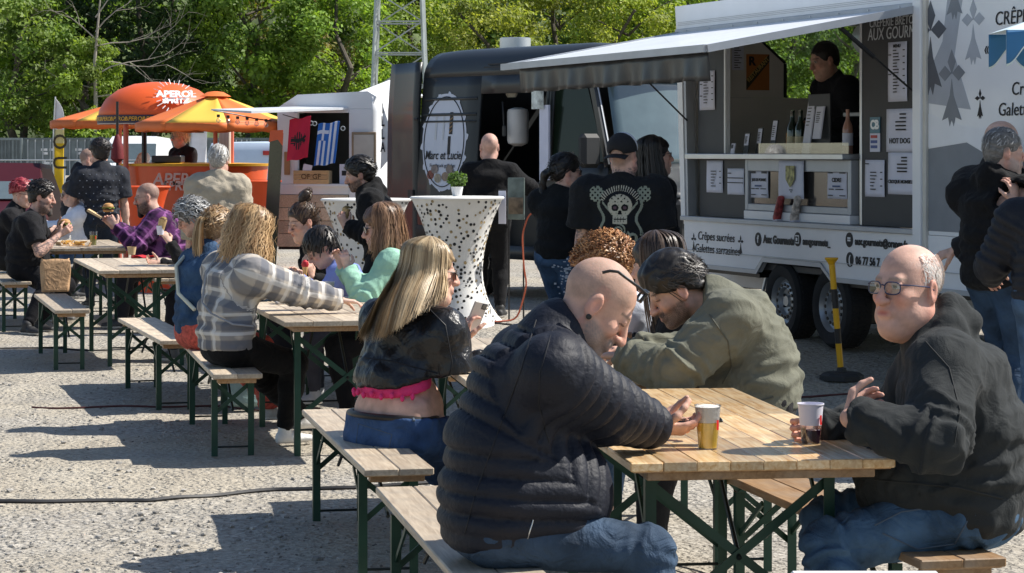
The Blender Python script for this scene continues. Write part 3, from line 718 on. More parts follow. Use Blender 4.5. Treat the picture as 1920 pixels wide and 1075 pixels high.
# ------------------------------------------------------------------ head
def head_frame(yaw, pitch, roll=0):
    y = math.radians(yaw); p = math.radians(-pitch); f = V(math.cos(y) * math.cos(p), math.sin(y) * math.cos(p), math.sin(p))
    lat = unit(np.cross(V(0, 0, 1), f))                    # the person's left
    up = np.cross(f, lat); r = math.radians(roll)
    lat, up = lat * math.cos(r) + up * math.sin(r), up * math.cos(r) - lat * math.sin(r)
    return np.array([lat, f, up])
def make_head(c, fr, sc, h, o, bald_cols):
    """c centre between the ears, fr rows = left, forward, up. returns v, f, colours"""
    P = lambda x, y, z: c + (fr[0] * x + fr[1] * y + fr[2] * z) * sc
    R_ = .19 * sc; lo = c - R_ - [0, 0, .04]; hi = c + R_
    fd = Field(lo, hi, h); fat = o.get('fat', 0.0); fem = o.get('fem', 0)
    fd.ell(P(0, -.012, .035), np.array([.076, .098, .088]) * sc, fr, .01)
    fd.ell(P(0, .022, -.035), np.array([.063 + .008 * fat, .066, .088]) * sc, fr, .03)
    for s in (-1, 1):
        fd.cap(P(s * (.053 + .008 * fat), -.0, -.06), P(s * .02, .066, -.098), (.02 + .012 * fat) * sc, .018 * sc, .03)
        fd.ell(P(s * .043, .058, -.024), np.array([.022, .026, .02]) * sc, fr, .02)
        if fat: fd.ell(P(s * .045, .024, -.078), np.array([.03, .036, .033]) * sc * (1 + .12 * fat), fr, .025)
    fd.ell(P(0, .074, -.1), np.array([.024, .02, .018]) * sc * (.9 if fem else 1), fr, .02)
    if fat: fd.ell(P(0, .035, -.118), np.array([.045, .05, .03]) * sc, fr, .03)
    if not fem: fd.cap(P(-.033, .079, .024), P(.033, .079, .024), .012 * sc, .012 * sc, .02)
    for s in (-1, 1): fd.ell(P(s * .031, .098, .007), np.array([.021, .016, .013]) * sc, fr, .012, cut=True)
    fd.cap(P(0, .088, .018), P(0, .113, -.030), .0085 * sc, .012 * sc, .014)
    fd.ell(P(0, .112, -.037), np.array([.015, .0135, .011]) * sc, fr, .008)
    for s in (-1, 1): fd.ell(P(s * .014, .1, -.034), np.array([.009, .012, .008]) * sc, fr, .008)
    fd.ell(P(0, .086, -.064), np.array([.03, .017, .021]) * sc, fr, .015)
    fd.cap(P(-.02, .0925, -.0605), P(.02, .095, -.0605), .0056 * sc, None, .005); fd.cap(P(-.017, .095, -.0725), P(.017, .095, -.0725), .0066 * sc, None, .006)
    mo = o.get('mouth', 0)
    if mo: fd.ell(P(0, .1, -.068), np.array([.016, .016, .011]) * sc, fr, .004, cut=True)
    else: fd.cap(P(-.023, .104, -.0665), P(.023, .104, -.0665), .0048 * sc, None, .004, cut=True)
    for s in (-1, 1):
        fd.ell(P(s * .031, .0785, .007), np.array([.0135, .0125, .0125]) * sc, fr, .0)
        fd.cap(P(s * .018, .0895, .0125), P(s * .045, .083, .0125), .0045 * sc, None, .004)
        # ear
        ef = np.array([unit(fr[0] * s - fr[1] * .35), unit(fr[1] + fr[0] * s * .35), fr[2]])
        fd.ell(P(s * .080, -.012, -.004), np.array([.011, .021, .033]) * sc, ef, .008)
        fd.ell(P(s * .0925, -.006, .0), np.array([.008, .012, .02]) * sc, ef, .006, cut=True)
        fd.ell(P(s * .080, -.004, -.03), np.array([.008, .01, .01]) * sc, ef, .006)
    fd.cap(P(0, -.018, -.06), o['neckbase'], (.052 - .008 * fem + .012 * fat) * sc, (.06 - .008 * fem + .015 * fat) * sc, .04)
    v, f = fd.mesh(); v = relax(v, f, 1, .35)
    l = ((v - c) @ fr.T) / sc; x, y, z = l[:, 0], l[:, 1], l[:, 2]
    sk = np.array(o['skin']); col = np.tile(sk, (len(v), 1))
    def put(m, cc, a=1.0):
        m = np.clip(m, 0, 1)[:, None] * a; col[:] = col * (1 - m) + np.array(cc) * m
    g = lambda q, w: np.exp(-(q / w) ** 2)
    ruddy = sk * np.array([1.12, .74, .70])
    put(g(np.abs(x) - .042, .022) * g(z + .03, .026) * (y > .03), ruddy, .55); put(g(x, .014) * g(z + .03, .02) * (y > .09), ruddy, .6)
    put((np.abs(x) > .074) * g(y + .01, .03), ruddy, .5)
    put(g(np.abs(x) / .022, 1.1) * g(z + .0665, .0085) * (y > .085) * (np.abs(x) < .027), sk * np.array([.72, .34, .34]), .9)
    # eyes and brows
    er = np.sqrt((np.abs(x) - .031) ** 2 + (z - .007) ** 2)
    eye = (np.abs(np.abs(x) - .031) < .0125) & (np.abs(z - .006) < .0052) & (y > .075)
    if o.get('eyes', 'open') == 'open':
        put(eye * 1.0, (.6, .58, .56)); put(eye * (er < .0062), (.05, .035, .025))
    else: put((np.abs(np.abs(x) - .031) < .015) * (np.abs(z - .002) < .0025) * (y > .07), (.06, .03, .02), .8)
    put((np.abs(np.abs(x) - .032) < .021) * g(z - .0285 + .12 * (np.abs(x) - .03) ** 2 * 40, .0042) * (y > .06), o.get('brow', (.06, .04, .03)), .8)
    hc = o.get('stubble')                       # cropped hair on the skull
    if hc is not None:
        top = o.get('hairline', .055); m = sstep(0, .02, z - top + .75 * np.maximum(0, -y + .02) + .0) * sstep(-.02, .015, .062 - y + .0)
        if o.get('crownbald'): m = m * (1 - .85 * sstep(.055, .085, z)) * (1 - .8 * sstep(0, .05, y))
        nz = .8 + .25 * np.sin(x * 900) * np.sin(y * 830 + 2) * np.sin(z * 870)
        put(m * nz * (np.abs(x) < .088), hc, o.get('stubble_a', .6))
    bc = o.get('beard')
    if bc is not None:
        jaw = sstep(-.035, -.055, z + .25 * (y - .07)) * sstep(-.01, .02, y + .01) * (1 - g(x, .02) * g(z + .066, .008))
        mous = g(z + .05, .009) * (np.abs(x) < .03) * (y > .08)
        nz = .8 + .3 * np.sin(x * 800) * np.sin(y * 910 + 1) * np.sin(z * 850)
        put((jaw + mous) * nz * (z > -.14), bc, o.get('beard_a', .8))
        put(g(x, .014) * g(z + .084, .006) * (y > .08), bc, .5)
    if o.get('neck_tattoo'): put((z < -.07) * (y < .03) * (np.sin(x * 160 + 3 * np.sin(z * 130)) * np.sin(z * 190 + 2 * np.sin(x * 90)) > .1), (.08, .08, .1), .6)
    return v, f, col, P

# ------------------------------------------------------------------ hand
def make_hand(fd, wrist, d, n, side, curl, sc, point=None, gap=.0):
    """palm, four fingers and a thumb. d finger direction, n palm facing, side +1 left hand, -1 right hand"""
    d = unit(d); n = unit(n - d * np.dot(n, d)); a = np.cross(d, n) * side * -1           # a points towards the thumb side
    kn = wrist + d * .088 * sc
    fd.ecap(wrist - d * .01, kn, (.027 * sc, .017 * sc), (.036 * sc, .0135 * sc), a, .012)
    for i, (off, ln, r) in enumerate([(.0285, .072, .0088), (.0098, .08, .009), (-.009, .075, .0086), (-.0265, .058, .0078)]):
        p = kn + a * off * sc - d * abs(off) * .25; q = math.radians(curl[i] if hasattr(curl, '__len__') else curl)
        ang = .45 * q; seg = [.45, .31, .24]; r *= sc
        for j in range(3):
            dr = d * math.cos(ang) + n * math.sin(ang) + a * off * (2.2 + 10 * gap) * (1 if j == 0 else .6); e = p + unit(dr) * ln * sc * seg[j]
            fd.cap(p, e, r * (1 - .06 * j), r * (.93 - .06 * j), .004); p = e; ang += q * (.75 if j == 0 else .5)
    p = wrist + d * .022 * sc + a * .026 * sc + n * .004; ct = curl[4] if hasattr(curl, '__len__') and len(curl) > 4 else 35
    dirs = [unit(d * .65 + a * .75 + n * .25), unit(d * .85 + a * .35 + n * (.2 + ct / 70)), unit(d * .9 + a * .05 + n * (.25 + ct / 50))]
    for j, (dr, ln, r) in enumerate(zip(dirs, (.042, .034, .028), (.0145, .0105, .0095))):
        e = p + dr * ln * sc; fd.cap(p, e, r * sc, r * sc * .9, .008); p = e
    return kn
def ik(a, b, l1, l2, pole):
    """middle joint of a two-bone chain; the far end is pulled in when out of reach"""
    a = np.asarray(a, float); b = np.asarray(b, float); ab = b - a; D = np.linalg.norm(ab); mx = (l1 + l2) * .998
    if D > mx: b = a + ab / D * mx; ab = b - a; D = mx
    t = unit(ab); x = (l1 * l1 - l2 * l2 + D * D) / (2 * D); hgt = math.sqrt(max(0, l1 * l1 - x * x)); pole = np.asarray(pole, float)
    p = unit(pole - t * np.dot(pole, t)); return a + t * x + p * hgt, b

SKIN_M = mat('skin', rough=.6, attr='Col', var=.24, vscale=22, bump=.09, bscale=190, sss=.10, spec=.32, bump2=.05, b2scale=38)
LODH = {0: (.0042, .0044, .0085), 1: (.0074, .0077, .0130), 2: (.0105, .0110, .0200)}    # head, hand, cloth cell size
def join_parts(parts):
    vs_, fs, cs, n = [], [], [], 0
    for v, f, c in parts: vs_.append(v); fs.append(f + n); cs.append(c); n += len(v)
    return np.concatenate(vs_), np.concatenate(fs), np.concatenate(cs)
def cloth_mat(name, col, rough=.85, kind='plain', col2=None):
    if kind == 'leather': return mat(name, col, .33, var=.2, vscale=8, bump=.25, bscale=70, bump2=.35, b2scale=14, spec=.5)
    if kind == 'puffer': return mat(name, col, .60, var=.15, vscale=10, bump=.25, bscale=70, bump2=.12, b2scale=30, spec=.35)
    if kind == 'denim': return mat(name, col, .8, var=.6, vscale=7, bump=.3, bscale=340, bump2=.8, b2scale=10, spec=.25)
    return mat(name, col, rough, var=.14, vscale=11, bump=.3, bscale=380, bump2=.4, b2scale=10, spec=.2, sheen=.05)

PEOPLE = []
def on_cloth(J, key, px, py):
    """where the line of sight of a photo pixel meets a garment"""
    if 'bv' + key not in J: J['bv' + key] = BVHTree.FromPolygons([tuple(q) for q in J[key][0]], [tuple(int(i) for i in q) for q in J[key][1]])
    o = Vector((0, 0, CAMH)); h = J['bv' + key].ray_cast(o, Vector(W(px, py, 1.0)) - o); return None if h[0] is None else np.array(h[0])
def seam(J, pts, r=.0022, m=None, name='seam', key='topv', part='top'):
    """stitched seam or cord lying on a garment"""
    Q = []
    for a, b in zip(pts[:-1], pts[1:]):
        for t in np.linspace(0, 1, 9):
            p = on_cloth(J, key, a[0] + (b[0] - a[0]) * t, a[1] + (b[1] - a[1]) * t)
            if p is not None: Q.append(p - J['base'] + unit(V(0, 0, CAMH) - p) * r * .3)
    if len(Q) > 2: MB().tube(Q, r, 6).build(name, m, J[part], True)
def patch(J, poly, m, name, key='topv', part='top', n=16, off=.003):
    """print on a garment: photo quad, projected onto the cloth"""
    mb = MB(); a, b, c, d = [np.array(q, float) for q in poly]; bad = []
    def fn(u, v):
        q = (a * (1 - u) + b * u) * (1 - v) + (d * (1 - u) + c * u) * v; p = on_cloth(J, key, q[0], q[1])
        if p is None: bad.append(1); return V(0, 0, 0)
        return p - J['base'] + unit(V(0, 0, CAMH) - p) * off
    mb.grid(fn, n, n)
    if not bad: mb.build(name, m, J[part], True)
def person(label, S, pel, yaw, lean, look, Lw, Rw, LA, RA, lod=1, slean=0, hunch=.35, fat=0.0, belly=0.0, fem=0, shw=None,
           pole_l=None, pole_r=None, kpl=None, kpr=None, hand_l=None, hand_r=None, head=None, top=None, legs=None, shoes=(.75, .75, .74),
           skin=(.56, .34, .25), neck=None, nolegs=False, group=None, cat='person', torso_len=None, arm_skin=None, headsc=1.04, hips_w=1.0, turn=0):
    """seated or standing figure from a posed skeleton; every bone keeps its length"""
    k = S / 1.75; lod_h = LODH[lod]; pel = np.asarray(pel, float); y = math.radians(yaw); fwd = V(math.cos(y), math.sin(y), 0); left = V(-math.sin(y), math.cos(y), 0)
    root = empty('person', (pel[0], pel[1], gz(pel[0], pel[1]) if pel[2] < 1.6 else pel[2]), 0, label, cat, group); base = np.array(root.location)
    TL = (torso_len or .52) * k; ln = math.radians(lean); sl_ = math.radians(slean)
    sp = unit(fwd * math.sin(ln) + V(0, 0, 1) * math.cos(ln) + left * math.sin(sl_))
    low = unit(sp * 1.0 - fwd * hunch * .5 + V(0, 0, .2 * hunch)); up_ = unit(sp + fwd * hunch * .5)
    waist = pel + low * TL * .42; nb = waist + up_ * TL * .58; chest = waist + up_ * TL * .33
    tf = unit(np.cross(left, up_)); tt = math.radians(turn); left2 = unit(left * math.cos(tt) + tf * math.sin(tt)); tfw = unit(np.cross(left2, up_))
    sw = (shw or (.160 if fem else .180)) * k
    shl = nb - up_ * .082 * k + left2 * sw; shr = nb - up_ * .082 * k - left2 * sw
    hl = pel + left * .088 * k * hips_w; hr = pel - left * .088 * k * hips_w
    UA, FA, TH, SH = .30 * k, .262 * k, .44 * k, .425 * k
    el, Lw = ik(shl, Lw, UA, FA, pole_l if pole_l is not None else left * .5 - V(0, 0, 1) - fwd * .3)
    er, Rw = ik(shr, Rw, UA, FA, pole_r if pole_r is not None else -left * .5 - V(0, 0, 1) - fwd * .3)
    if not nolegs:
        kl, LA = ik(hl, LA, TH, SH, kpl if kpl is not None else fwd + V(0, 0, .3)); kr, RA = ik(hr, RA, TH, SH, kpr if kpr is not None else fwd + V(0, 0, .3))
    head = dict(head or {}); fr = head_frame(*look); hs = k ** .5 * headsc
    nk = np.asarray(neck, float) * k if neck is not None else None
    hc = nb + up_ * .02 * k + unit(V(0, 0, .8) + up_ * .5) * .052 * k + fr[2] * .085 * hs + fr[1] * .028 * hs
    if nk is not None: hc = hc + fwd * nk[0] + left * nk[1] + V(0, 0, nk[2])
    head.update(fat=fat if 'fat' not in head else head['fat'], fem=fem, skin=skin, neckbase=nb - up_ * .03 * k + tfw * .0)
    # --- skin: head and neck
    hv, hf, hcol, P = make_head(hc, fr, hs, lod_h[0], head, None); parts = [(hv, hf, hcol)]
    # --- hands with the bare part of the forearms
    sleeve = (top or {}).get('sleeve', 'long'); askin = np.array(arm_skin if arm_skin is not None else skin)
    tat = (top or {}).get('tattoo')
    for side, sh, e, w, hd in ((1, shl, el, Lw, hand_l), (-1, shr, er, Rw, hand_r)):
        hd = dict(hd or {}); fa = unit(w - e); dr = np.asarray(hd.get('d', fa), float)
        nrm = np.asarray(hd.get('n', -left2 * side * .6 - V(0, 0, .6) + fwd * .1), float)
        p0 = e if sleeve != 'long' else w - fa * .09 * k
        pts = np.array([p0, w, w + unit(dr) * .2 * k]); pad = .075
        if sleeve != 'long': pts = np.vstack([pts, sh])
        fd = Field(pts.min(0) - pad, pts.max(0) + pad, lod_h[1] if sleeve == 'long' or lod > 0 else lod_h[1] * 1.15)
        rw = (.025 - .003 * fem) * k; rm = (.040 - .006 * fem) * k * (1 + .25 * fat)
        fd.cap(p0 if sleeve == 'long' else e + fa * .05, w, rw * 1.15 if sleeve == 'long' else rm, rw, .01)
        if sleeve != 'long':
            fd.cap(e, e + fa * .1 * k, rm * .95, rm, .02); fd.cap(sh + (e - sh) * .2, e, (.05 - .006 * fem) * k * (1 + .3 * fat), rm * .95, .02)
        make_hand(fd, w, dr, nrm, side, hd.get('curl', 45), k * (.92 if fem else 1.02), gap=hd.get('gap', 0))
        v, f = fd.mesh(); cc = np.tile(askin, (len(v), 1))
        dist = (v - w) @ unit(dr); mm = np.clip((dist - .075) / .05, 0, 1)[:, None] * .45; cc = cc * (1 - mm) + cc * np.array([1.1, .78, .74]) * mm
        if tat and (tat == 'both' or (tat == 'L') == (side == 1)):
            m = (dist < -.02) & (np.sin(v[:, 0] * 95 + 3 * np.sin(v[:, 2] * 80)) * np.sin(v[:, 2] * 120 + 2 * np.sin(v[:, 1] * 90)) > -.05); cc[m] = cc[m] * .35 + np.array([.03, .035, .045])
        parts.append((v, f, cc))
    # --- trunk under the clothes, one volume with the limbs
    bd = [pel, nb, el, er, Lw, Rw, hc]
    if not nolegs: bd += [kl, kr, LA, RA]
    bd = np.array(bd); fb = Field(bd.min(0) - .3, bd.max(0) + .3, .026 if lod else .016)
    tr = lambda F, g, arms=True, kk=.05: trunk(F, pel, waist, chest, nb, left, left2, shl, shr, el, er, Lw, Rw, k, fat, belly, fem, g, arms, kk, hips_w, tfw, fwd)
    tr(fb, -.024, False)
    if not nolegs: leg_vol(fb, pel, hl, hr, kl, kr, LA, RA, left, k, fat, fem, -.03, hips_w, 0, low)
    v, f = fb.mesh(); cb = np.tile(np.array(skin), (len(v), 1)); parts.append((v, f, cb))
    v, f, c_ = join_parts(parts); me = np_mesh('body', v - base, f); set_col(me, c_); link('body', me, SKIN_M, root, True)
    # --- clothes
    J = dict(pel=pel, waist=waist, chest=chest, nb=nb, shl=shl, shr=shr, el=el, er=er, Lw=Lw, Rw=Rw, hl=hl, hr=hr, left=left, left2=left2, fwd=fwd, tfw=tfw, up=up_, low=low, k=k, hc=hc, fr=fr, hs=hs, P=P, base=base, root=root, lod=lod, fem=fem, fat=fat)
    if not nolegs: J.update(kl=kl, kr=kr, LA=LA, RA=RA)
    if top:
        g = top.get('g', .014); hC = lod_h[2]; pts = np.array([pel, nb, shl, shr, el, er, Lw, Rw]); ft = Field(pts.min(0) - .34, pts.max(0) + [.34, .34, .22], hC)
        tr(ft, g, True, .05)
        kind = top.get('kind', 'plain'); ga = g + top.get('ga', .0)
        for sh, e, w in ((shl, el, Lw), (shr, er, Rw)):
            a = unit(e - sh); b = unit(w - e); r0 = (.060 - .008 * fem) * k * (1 + .14 * fat) + ga; r1 = (.046 - .006 * fem) * k * (1 + .12 * fat) + ga; r2 = .031 * k + ga * .7
            if sleeve == 'long':
                ft.cap(sh, e, r0, r1 * 1.04, .05); ft.cap(e, w - b * .0, r1 * 1.04, r2, .03)
                if top.get('cuff'): ft.cap(w - b * .055, w - b * .03, r2 + .001, r2 + .004, .01)
            else:
                t_ = top.get('slen', .62); ft.cap(sh, sh + (e - sh) * t_, r0 + .004, r1 + .016, .05)
        if top.get('hood'):
            hb = nb - tfw * .075 * k + up_ * .01; 
            for s in (-1, 1): ft.cap(hb + left2 * s * .075 * k - up_ * .02, hb + up_ * .035 - tfw * .02, .042 * k, .048 * k, .03); ft.cap(hb + left2 * s * .085 * k + up_ * .005, nb + tfw * .07 * k + left2 * s * .055 * k - up_ * .035, .036 * k, .024 * k, .025)
            ft.cap(hb - up_ * .05, hb - tfw * .045 - up_ * .03, .06 * k, .045 * k, .03)
        cr = top.get('collar', 0)
        if cr: ft.cap(nb - up_ * .02, nb + unit(hc - nb) * cr, (.088 - .01 * fem) * k * (1 + .12 * fat), (.083 - .012 * fem) * k * (1 + .12 * fat), .03)
        # openings
        ax_n = unit(hc - nb); op = nb + ax_n * (top.get('neckz', .028) + cr) + tfw * top.get('necky', .0)
        nn = unit(ax_n + tfw * top.get('nscoop', .25))
        q = ft.sub(op - .17, op + .17); sl, x, yv, z = q
        dn = (x - op[0]) * nn[0] + (yv - op[1]) * nn[1] + (z - op[2]) * nn[2]; rad = np.sqrt((x - op[0]) ** 2 + (yv - op[1]) ** 2 + (z - op[2]) ** 2) - .165
        if not top.get('hood'): ft.F[sl] = np.maximum(ft.F[sl], -np.maximum(-dn, rad))
        for sh, e, w in ((shl, el, Lw), (shr, er, Rw)):
            if sleeve == 'long': a = unit(w - e); p = w - a * top.get('wr', .004)
            else: a = unit(e - sh); p = sh + (e - sh) * top.get('slen', .62)
            q = ft.sub(p - .13, p + .13); sl, x, yv, z = q
            dn = (x - p[0]) * a[0] + (yv - p[1]) * a[1] + (z - p[2]) * a[2]; rad = np.sqrt((x - p[0]) ** 2 + (yv - p[1]) ** 2 + (z - p[2]) ** 2) - .125
            ft.F[sl] = np.maximum(ft.F[sl], -np.maximum(-dn, rad))
        hz = top.get('hem', .02); hemp = pel + low * hz * k; hn = -unit(low * .9 + fwd * top.get('hem_tilt', 0.0)); 
        if not nolegs: ft.plane(hemp, hn)
        else: ft.plane(pel - low * .1, -low)
        v, f = ft.mesh(); v = relax(v, f, 1, .4); n_ = normals_of(v, f)
        bones = [(pel, waist, 0.), (waist, nb, np.linalg.norm(waist - pel)), (shl, el, 0.), (el, Lw, UA), (shr, er, 0.), (er, Rw, UA)]
        bi, u, dist = closest_bone(v, bones); arm = bi >= 2
        am = top.get('wrinkle', .004); w1, w2 = wavy(v, 3.2, len(PEOPLE)), wavy(v, 7, len(PEOPLE) + 3); disp = am * (1.1 * (.5 - 1.6 * np.abs(w1)) + .6 * (.5 - 1.6 * np.abs(w2)))
        ef = np.exp(-((u - UA) / (.085 * k)) ** 2) * arm
        disp += am * 2.0 * ef * (.5 - 1.5 * np.abs(np.sin(u * 3.14 / .055 + 1.6 * wavy(v, 4, 4)))) + am * .8 * arm * np.sin(u * 6.28 / .085 + 6 * wavy(v, 3.5, 9) + 2 * wavy(v, 7, 10)) * sstep(UA * .7, UA + FA, u)
        if am > .002: disp += am * 1.1 * (~arm) * np.exp(-((u - .16) / .12) ** 2) * np.sin(u * 6.28 / .07 + 3 * wavy(v, 3, 5))
        if kind == 'puffer':
            per = top.get('quilt', .062); ph = u / per + .06 * wavy(v, 2.5, 2); disp = disp * .3 + .019 * (np.abs(np.sin(np.pi * ph)) ** .5 - .62)
        edge = np.ones(len(v))
        v = v + n_ * (disp * edge)[:, None]
        me = np_mesh(top['name'], v - base, f)
        rel = v - pel; ang = np.where(arm, np.arctan2(rel @ left2, rel @ fwd) * .16, rel @ left)
        at = me.attributes.new('cloth', 'FLOAT_VECTOR', 'POINT'); at.data.foreach_set('vector', np.stack([np.where(arm, wrapang(v, bones, bi) * .06, ang), u, arm * 1.0], 1).astype(np.float32).ravel())
        mt = top['mat'] if 'mat' in top else cloth_mat(top['name'] + '_%d' % len(PEOPLE), top['col'], top.get('rough', .85), kind)
        to = link(top['name'], me, mt, root, True)
        if top.get('clabel'): to['label'] = top['clabel']
        J['top'] = to; J['topv'] = (v, f)
    if legs and not nolegs:
        hC = lod_h[2] * (1.4 if lod else 1.1); pts = np.array([pel, kl, kr, LA, RA]); fl = Field(pts.min(0) - [.36, .36, .2], pts.max(0) + [.36, .36, .26], hC); kind = legs.get('kind', 'plain')
        leg_vol(fl, pel, hl, hr, kl, kr, LA, RA, left, k, fat, fem, legs.get('g', .012), hips_w, legs.get('flare', .0), low)
        wz = legs.get('waist', .10); fl.plane(pel + low * wz * k, low)
        for kn, an in ((kl, LA), (kr, RA)):
            a = unit(an - kn); p = kn + (an - kn) * legs.get('len', .97); q = fl.sub(p - .16, p + .16); sl, x, yv, z = q
            dn = (x - p[0]) * a[0] + (yv - p[1]) * a[1] + (z - p[2]) * a[2]; rad = np.sqrt((x - p[0]) ** 2 + (yv - p[1]) ** 2 + (z - p[2]) ** 2) - .15
            fl.F[sl] = np.maximum(fl.F[sl], -np.maximum(-dn, rad))
        v, f = fl.mesh(); v = relax(v, f, 1, .4); n_ = normals_of(v, f); bones = [(hl, kl, 0.), (kl, LA, TH), (hr, kr, 0.), (kr, RA, TH)]; bi, u, dist = closest_bone(v, bones)
        am = legs.get('wrinkle', .0035); disp = wavy(v, 5, 31 + len(PEOPLE)) * am * .7 + am * 1.3 * (np.exp(-((u - TH) / .09) ** 2) + np.exp(-((u - TH - SH) / .1) ** 2) + .6 * np.exp(-(u / .1) ** 2)) * np.sin(u * 6.28 / .052 + 3 * wavy(v, 4, 8))
        v = v + n_ * disp[:, None]; me = np_mesh(legs['name'], v - base, f)
        lo_ = link(legs['name'], me, legs['mat'] if 'mat' in legs else cloth_mat(legs['name'] + '_%d' % len(PEOPLE), legs['col'], .85, kind), root, True)
        J['legs'] = lo_; J['legv'] = (v, f)
        if legs.get('len', .97) < .9 or legs.get('ankle'):        # bare ankles
            for kn, an in ((kl, LA), (kr, RA)):
                fa_ = Field(an - .2, an + .25, .009); fa_.cap(kn + (an - kn) * .6, an, .042 * k, .032 * k, .01); v, f = fa_.mesh(); me = np_mesh('ankle', v - base, f); set_col(me, np.tile(np.array(skin), (len(v), 1))); link('ankle', me, SKIN_M, root, True)
            
        if shoes is not None:
            for kn, an, s in ((kl, LA, 1), (kr, RA, -1)):
                sd = legs.get('toe'); td = unit((np.asarray(sd[0 if s == 1 else 1], float) if sd is not None else fwd + left * s * .15) * [1, 1, 0])
                shoe(root, base, an, td, k * (.93 if fem else 1.04), shoes, lod)
    PEOPLE.append(J); return J
def wrapang(v, bones, bi):
    o = np.zeros(len(v))
    for i, (a, b, s0) in enumerate(bones):
        m = bi == i
        if not m.any(): continue
        t = unit(b - a); u = unit(np.cross(t, V(.3, .2, 1))); w = np.cross(t, u); q = v[m] - a; o[m] = np.arctan2(q @ u, q @ w)
    return o
def trunk(F, pel, waist, chest, nb, left, left2, shl, shr, el, er, Lw, Rw, k, fat, belly, fem, g, arms, kk, hw, tfw, fwd):
    b = 1 + .28 * fat
    F.ecap(pel - unit(waist - pel) * .02, pel + (waist - pel) * .4, ((.150 + .012 * fem) * k * b * hw + g, .105 * k * b + g), ((.148 + .004 * fem) * k * b * hw + g, .105 * k * b + g), left, .05)
    F.ecap(pel + (waist - pel) * .5, waist, ((.142 - .004 * fem) * k * b + g, (.102) * k * b + g), ((.138 - .012 * fem) * k * b + g, .10 * k * b + g), left, .06)
    F.ecap(waist, chest, ((.138 - .012 * fem) * k * b + g, .10 * k * b + g), ((.162 - .018 * fem) * k * (1 + .2 * fat) + g, .112 * k * (1 + .2 * fat) + g), left2, .06)
    F.ecap(chest, nb - unit(nb - chest) * .045 * k, ((.162 - .018 * fem) * k * (1 + .2 * fat) + g, .112 * k * (1 + .2 * fat) + g), ((.105 - .012 * fem) * k + g, .062 * k + g), left2, .06)
    F.cap(nb - unit(nb - chest) * .03 * k, nb + unit(nb - chest) * .02 * k, .062 * k + g, .055 * k + g, .05)
    for s, sh in ((1, shl), (-1, shr)):
        F.cap(sh + unit(nb - chest) * .004, nb - unit(nb - chest) * .022 * k + left2 * s * .045 * k, .050 * k + g, .040 * k + g, .05)
        F.cap(sh, sh * .6 + chest * .4, .056 * k + g, .07 * k + g, .05)
    if belly: F.ell(pel * .45 + waist * .55 + unit(tfw + fwd) * .07 * k * (1 + belly), np.array([.15 * k * b, .12 * k * (1 + .5 * belly), .16 * k]) + g, np.array([left, unit(tfw + fwd), np.cross(left, unit(tfw + fwd))]), .07)
    if fem:
        for s in (-1, 1): F.ell(chest + tfw * .085 * k + left2 * s * .07 * k - unit(nb - chest) * .0, np.array([.062, .062, .062]) * k * (1 + .25 * fat) + g * .5, None, .05)
def leg_vol(F, pel, hl, hr, kl, kr, LA, RA, left, k, fat, fem, g, hw, flare=0, ax=V(0, 0, 1)):
    b = 1 + .22 * fat; bp = 1 + .28 * fat
    F.ecap(pel - ax * .02 * k, pel + ax * .13 * k, ((.153 + .012 * fem) * k * bp * hw + g, .11 * k * bp + g), ((.150 + .004 * fem) * k * bp * hw + g, .107 * k * bp + g), left, .05)
    for h_, kn, an in ((hl, kl, LA), (hr, kr, RA)):
        F.cap(h_, kn, (.085 + .006 * fem) * k * b + g, .058 * k * b + g, .05); back = unit(np.cross(left, unit(an - kn)) if True else 0)
        F.cap(kn, kn + (an - kn) * .35, .056 * k * b + g, .056 * k * b + g + flare * .4, .04); F.cap(kn + (an - kn) * .35, an, .056 * k * b + g + flare * .4, .037 * k + g + flare, .03)
def shoe(root, base, an, td, k, col, lod, sole=(.8, .79, .77)):
    lat = V(-td[1], td[0], 0); h = .009 if lod < 2 else .013; hl_ = an - td * .045 * k - V(0, 0, .045); toe = an + td * .175 * k - V(0, 0, .05)
    fd = Field(np.minimum(hl_, toe) - .12, np.maximum(hl_, toe) + .17, h)
    fd.ecap(hl_, an + td * .07 * k - V(0, 0, .042), (.034 * k, .036 * k), (.041 * k, .034 * k), lat, .03); fd.ecap(an + td * .07 * k - V(0, 0, .045), toe, (.042 * k, .032 * k), (.036 * k, .022 * k), lat, .03)
    fd.cap(an - V(0, 0, .02), an + V(0, 0, .012), .042 * k, .044 * k, .02)
    zb = an[2] - .083 * k; fd.plane(V(0, 0, zb), V(0, 0, -1)); v, f = fd.mesh(); m = mat('shoe_%s' % ('_'.join('%d' % (c * 100) for c in col)), rough=.6, attr='Col', var=.1, vscale=20, bump=.2, bscale=90)
    c = np.where((v[:, 2:3] < zb + .026 * k), np.array([sole]), np.array([col])); me = np_mesh('shoe', v - base, f); set_col(me, c); link('shoe', me, m, root, True)
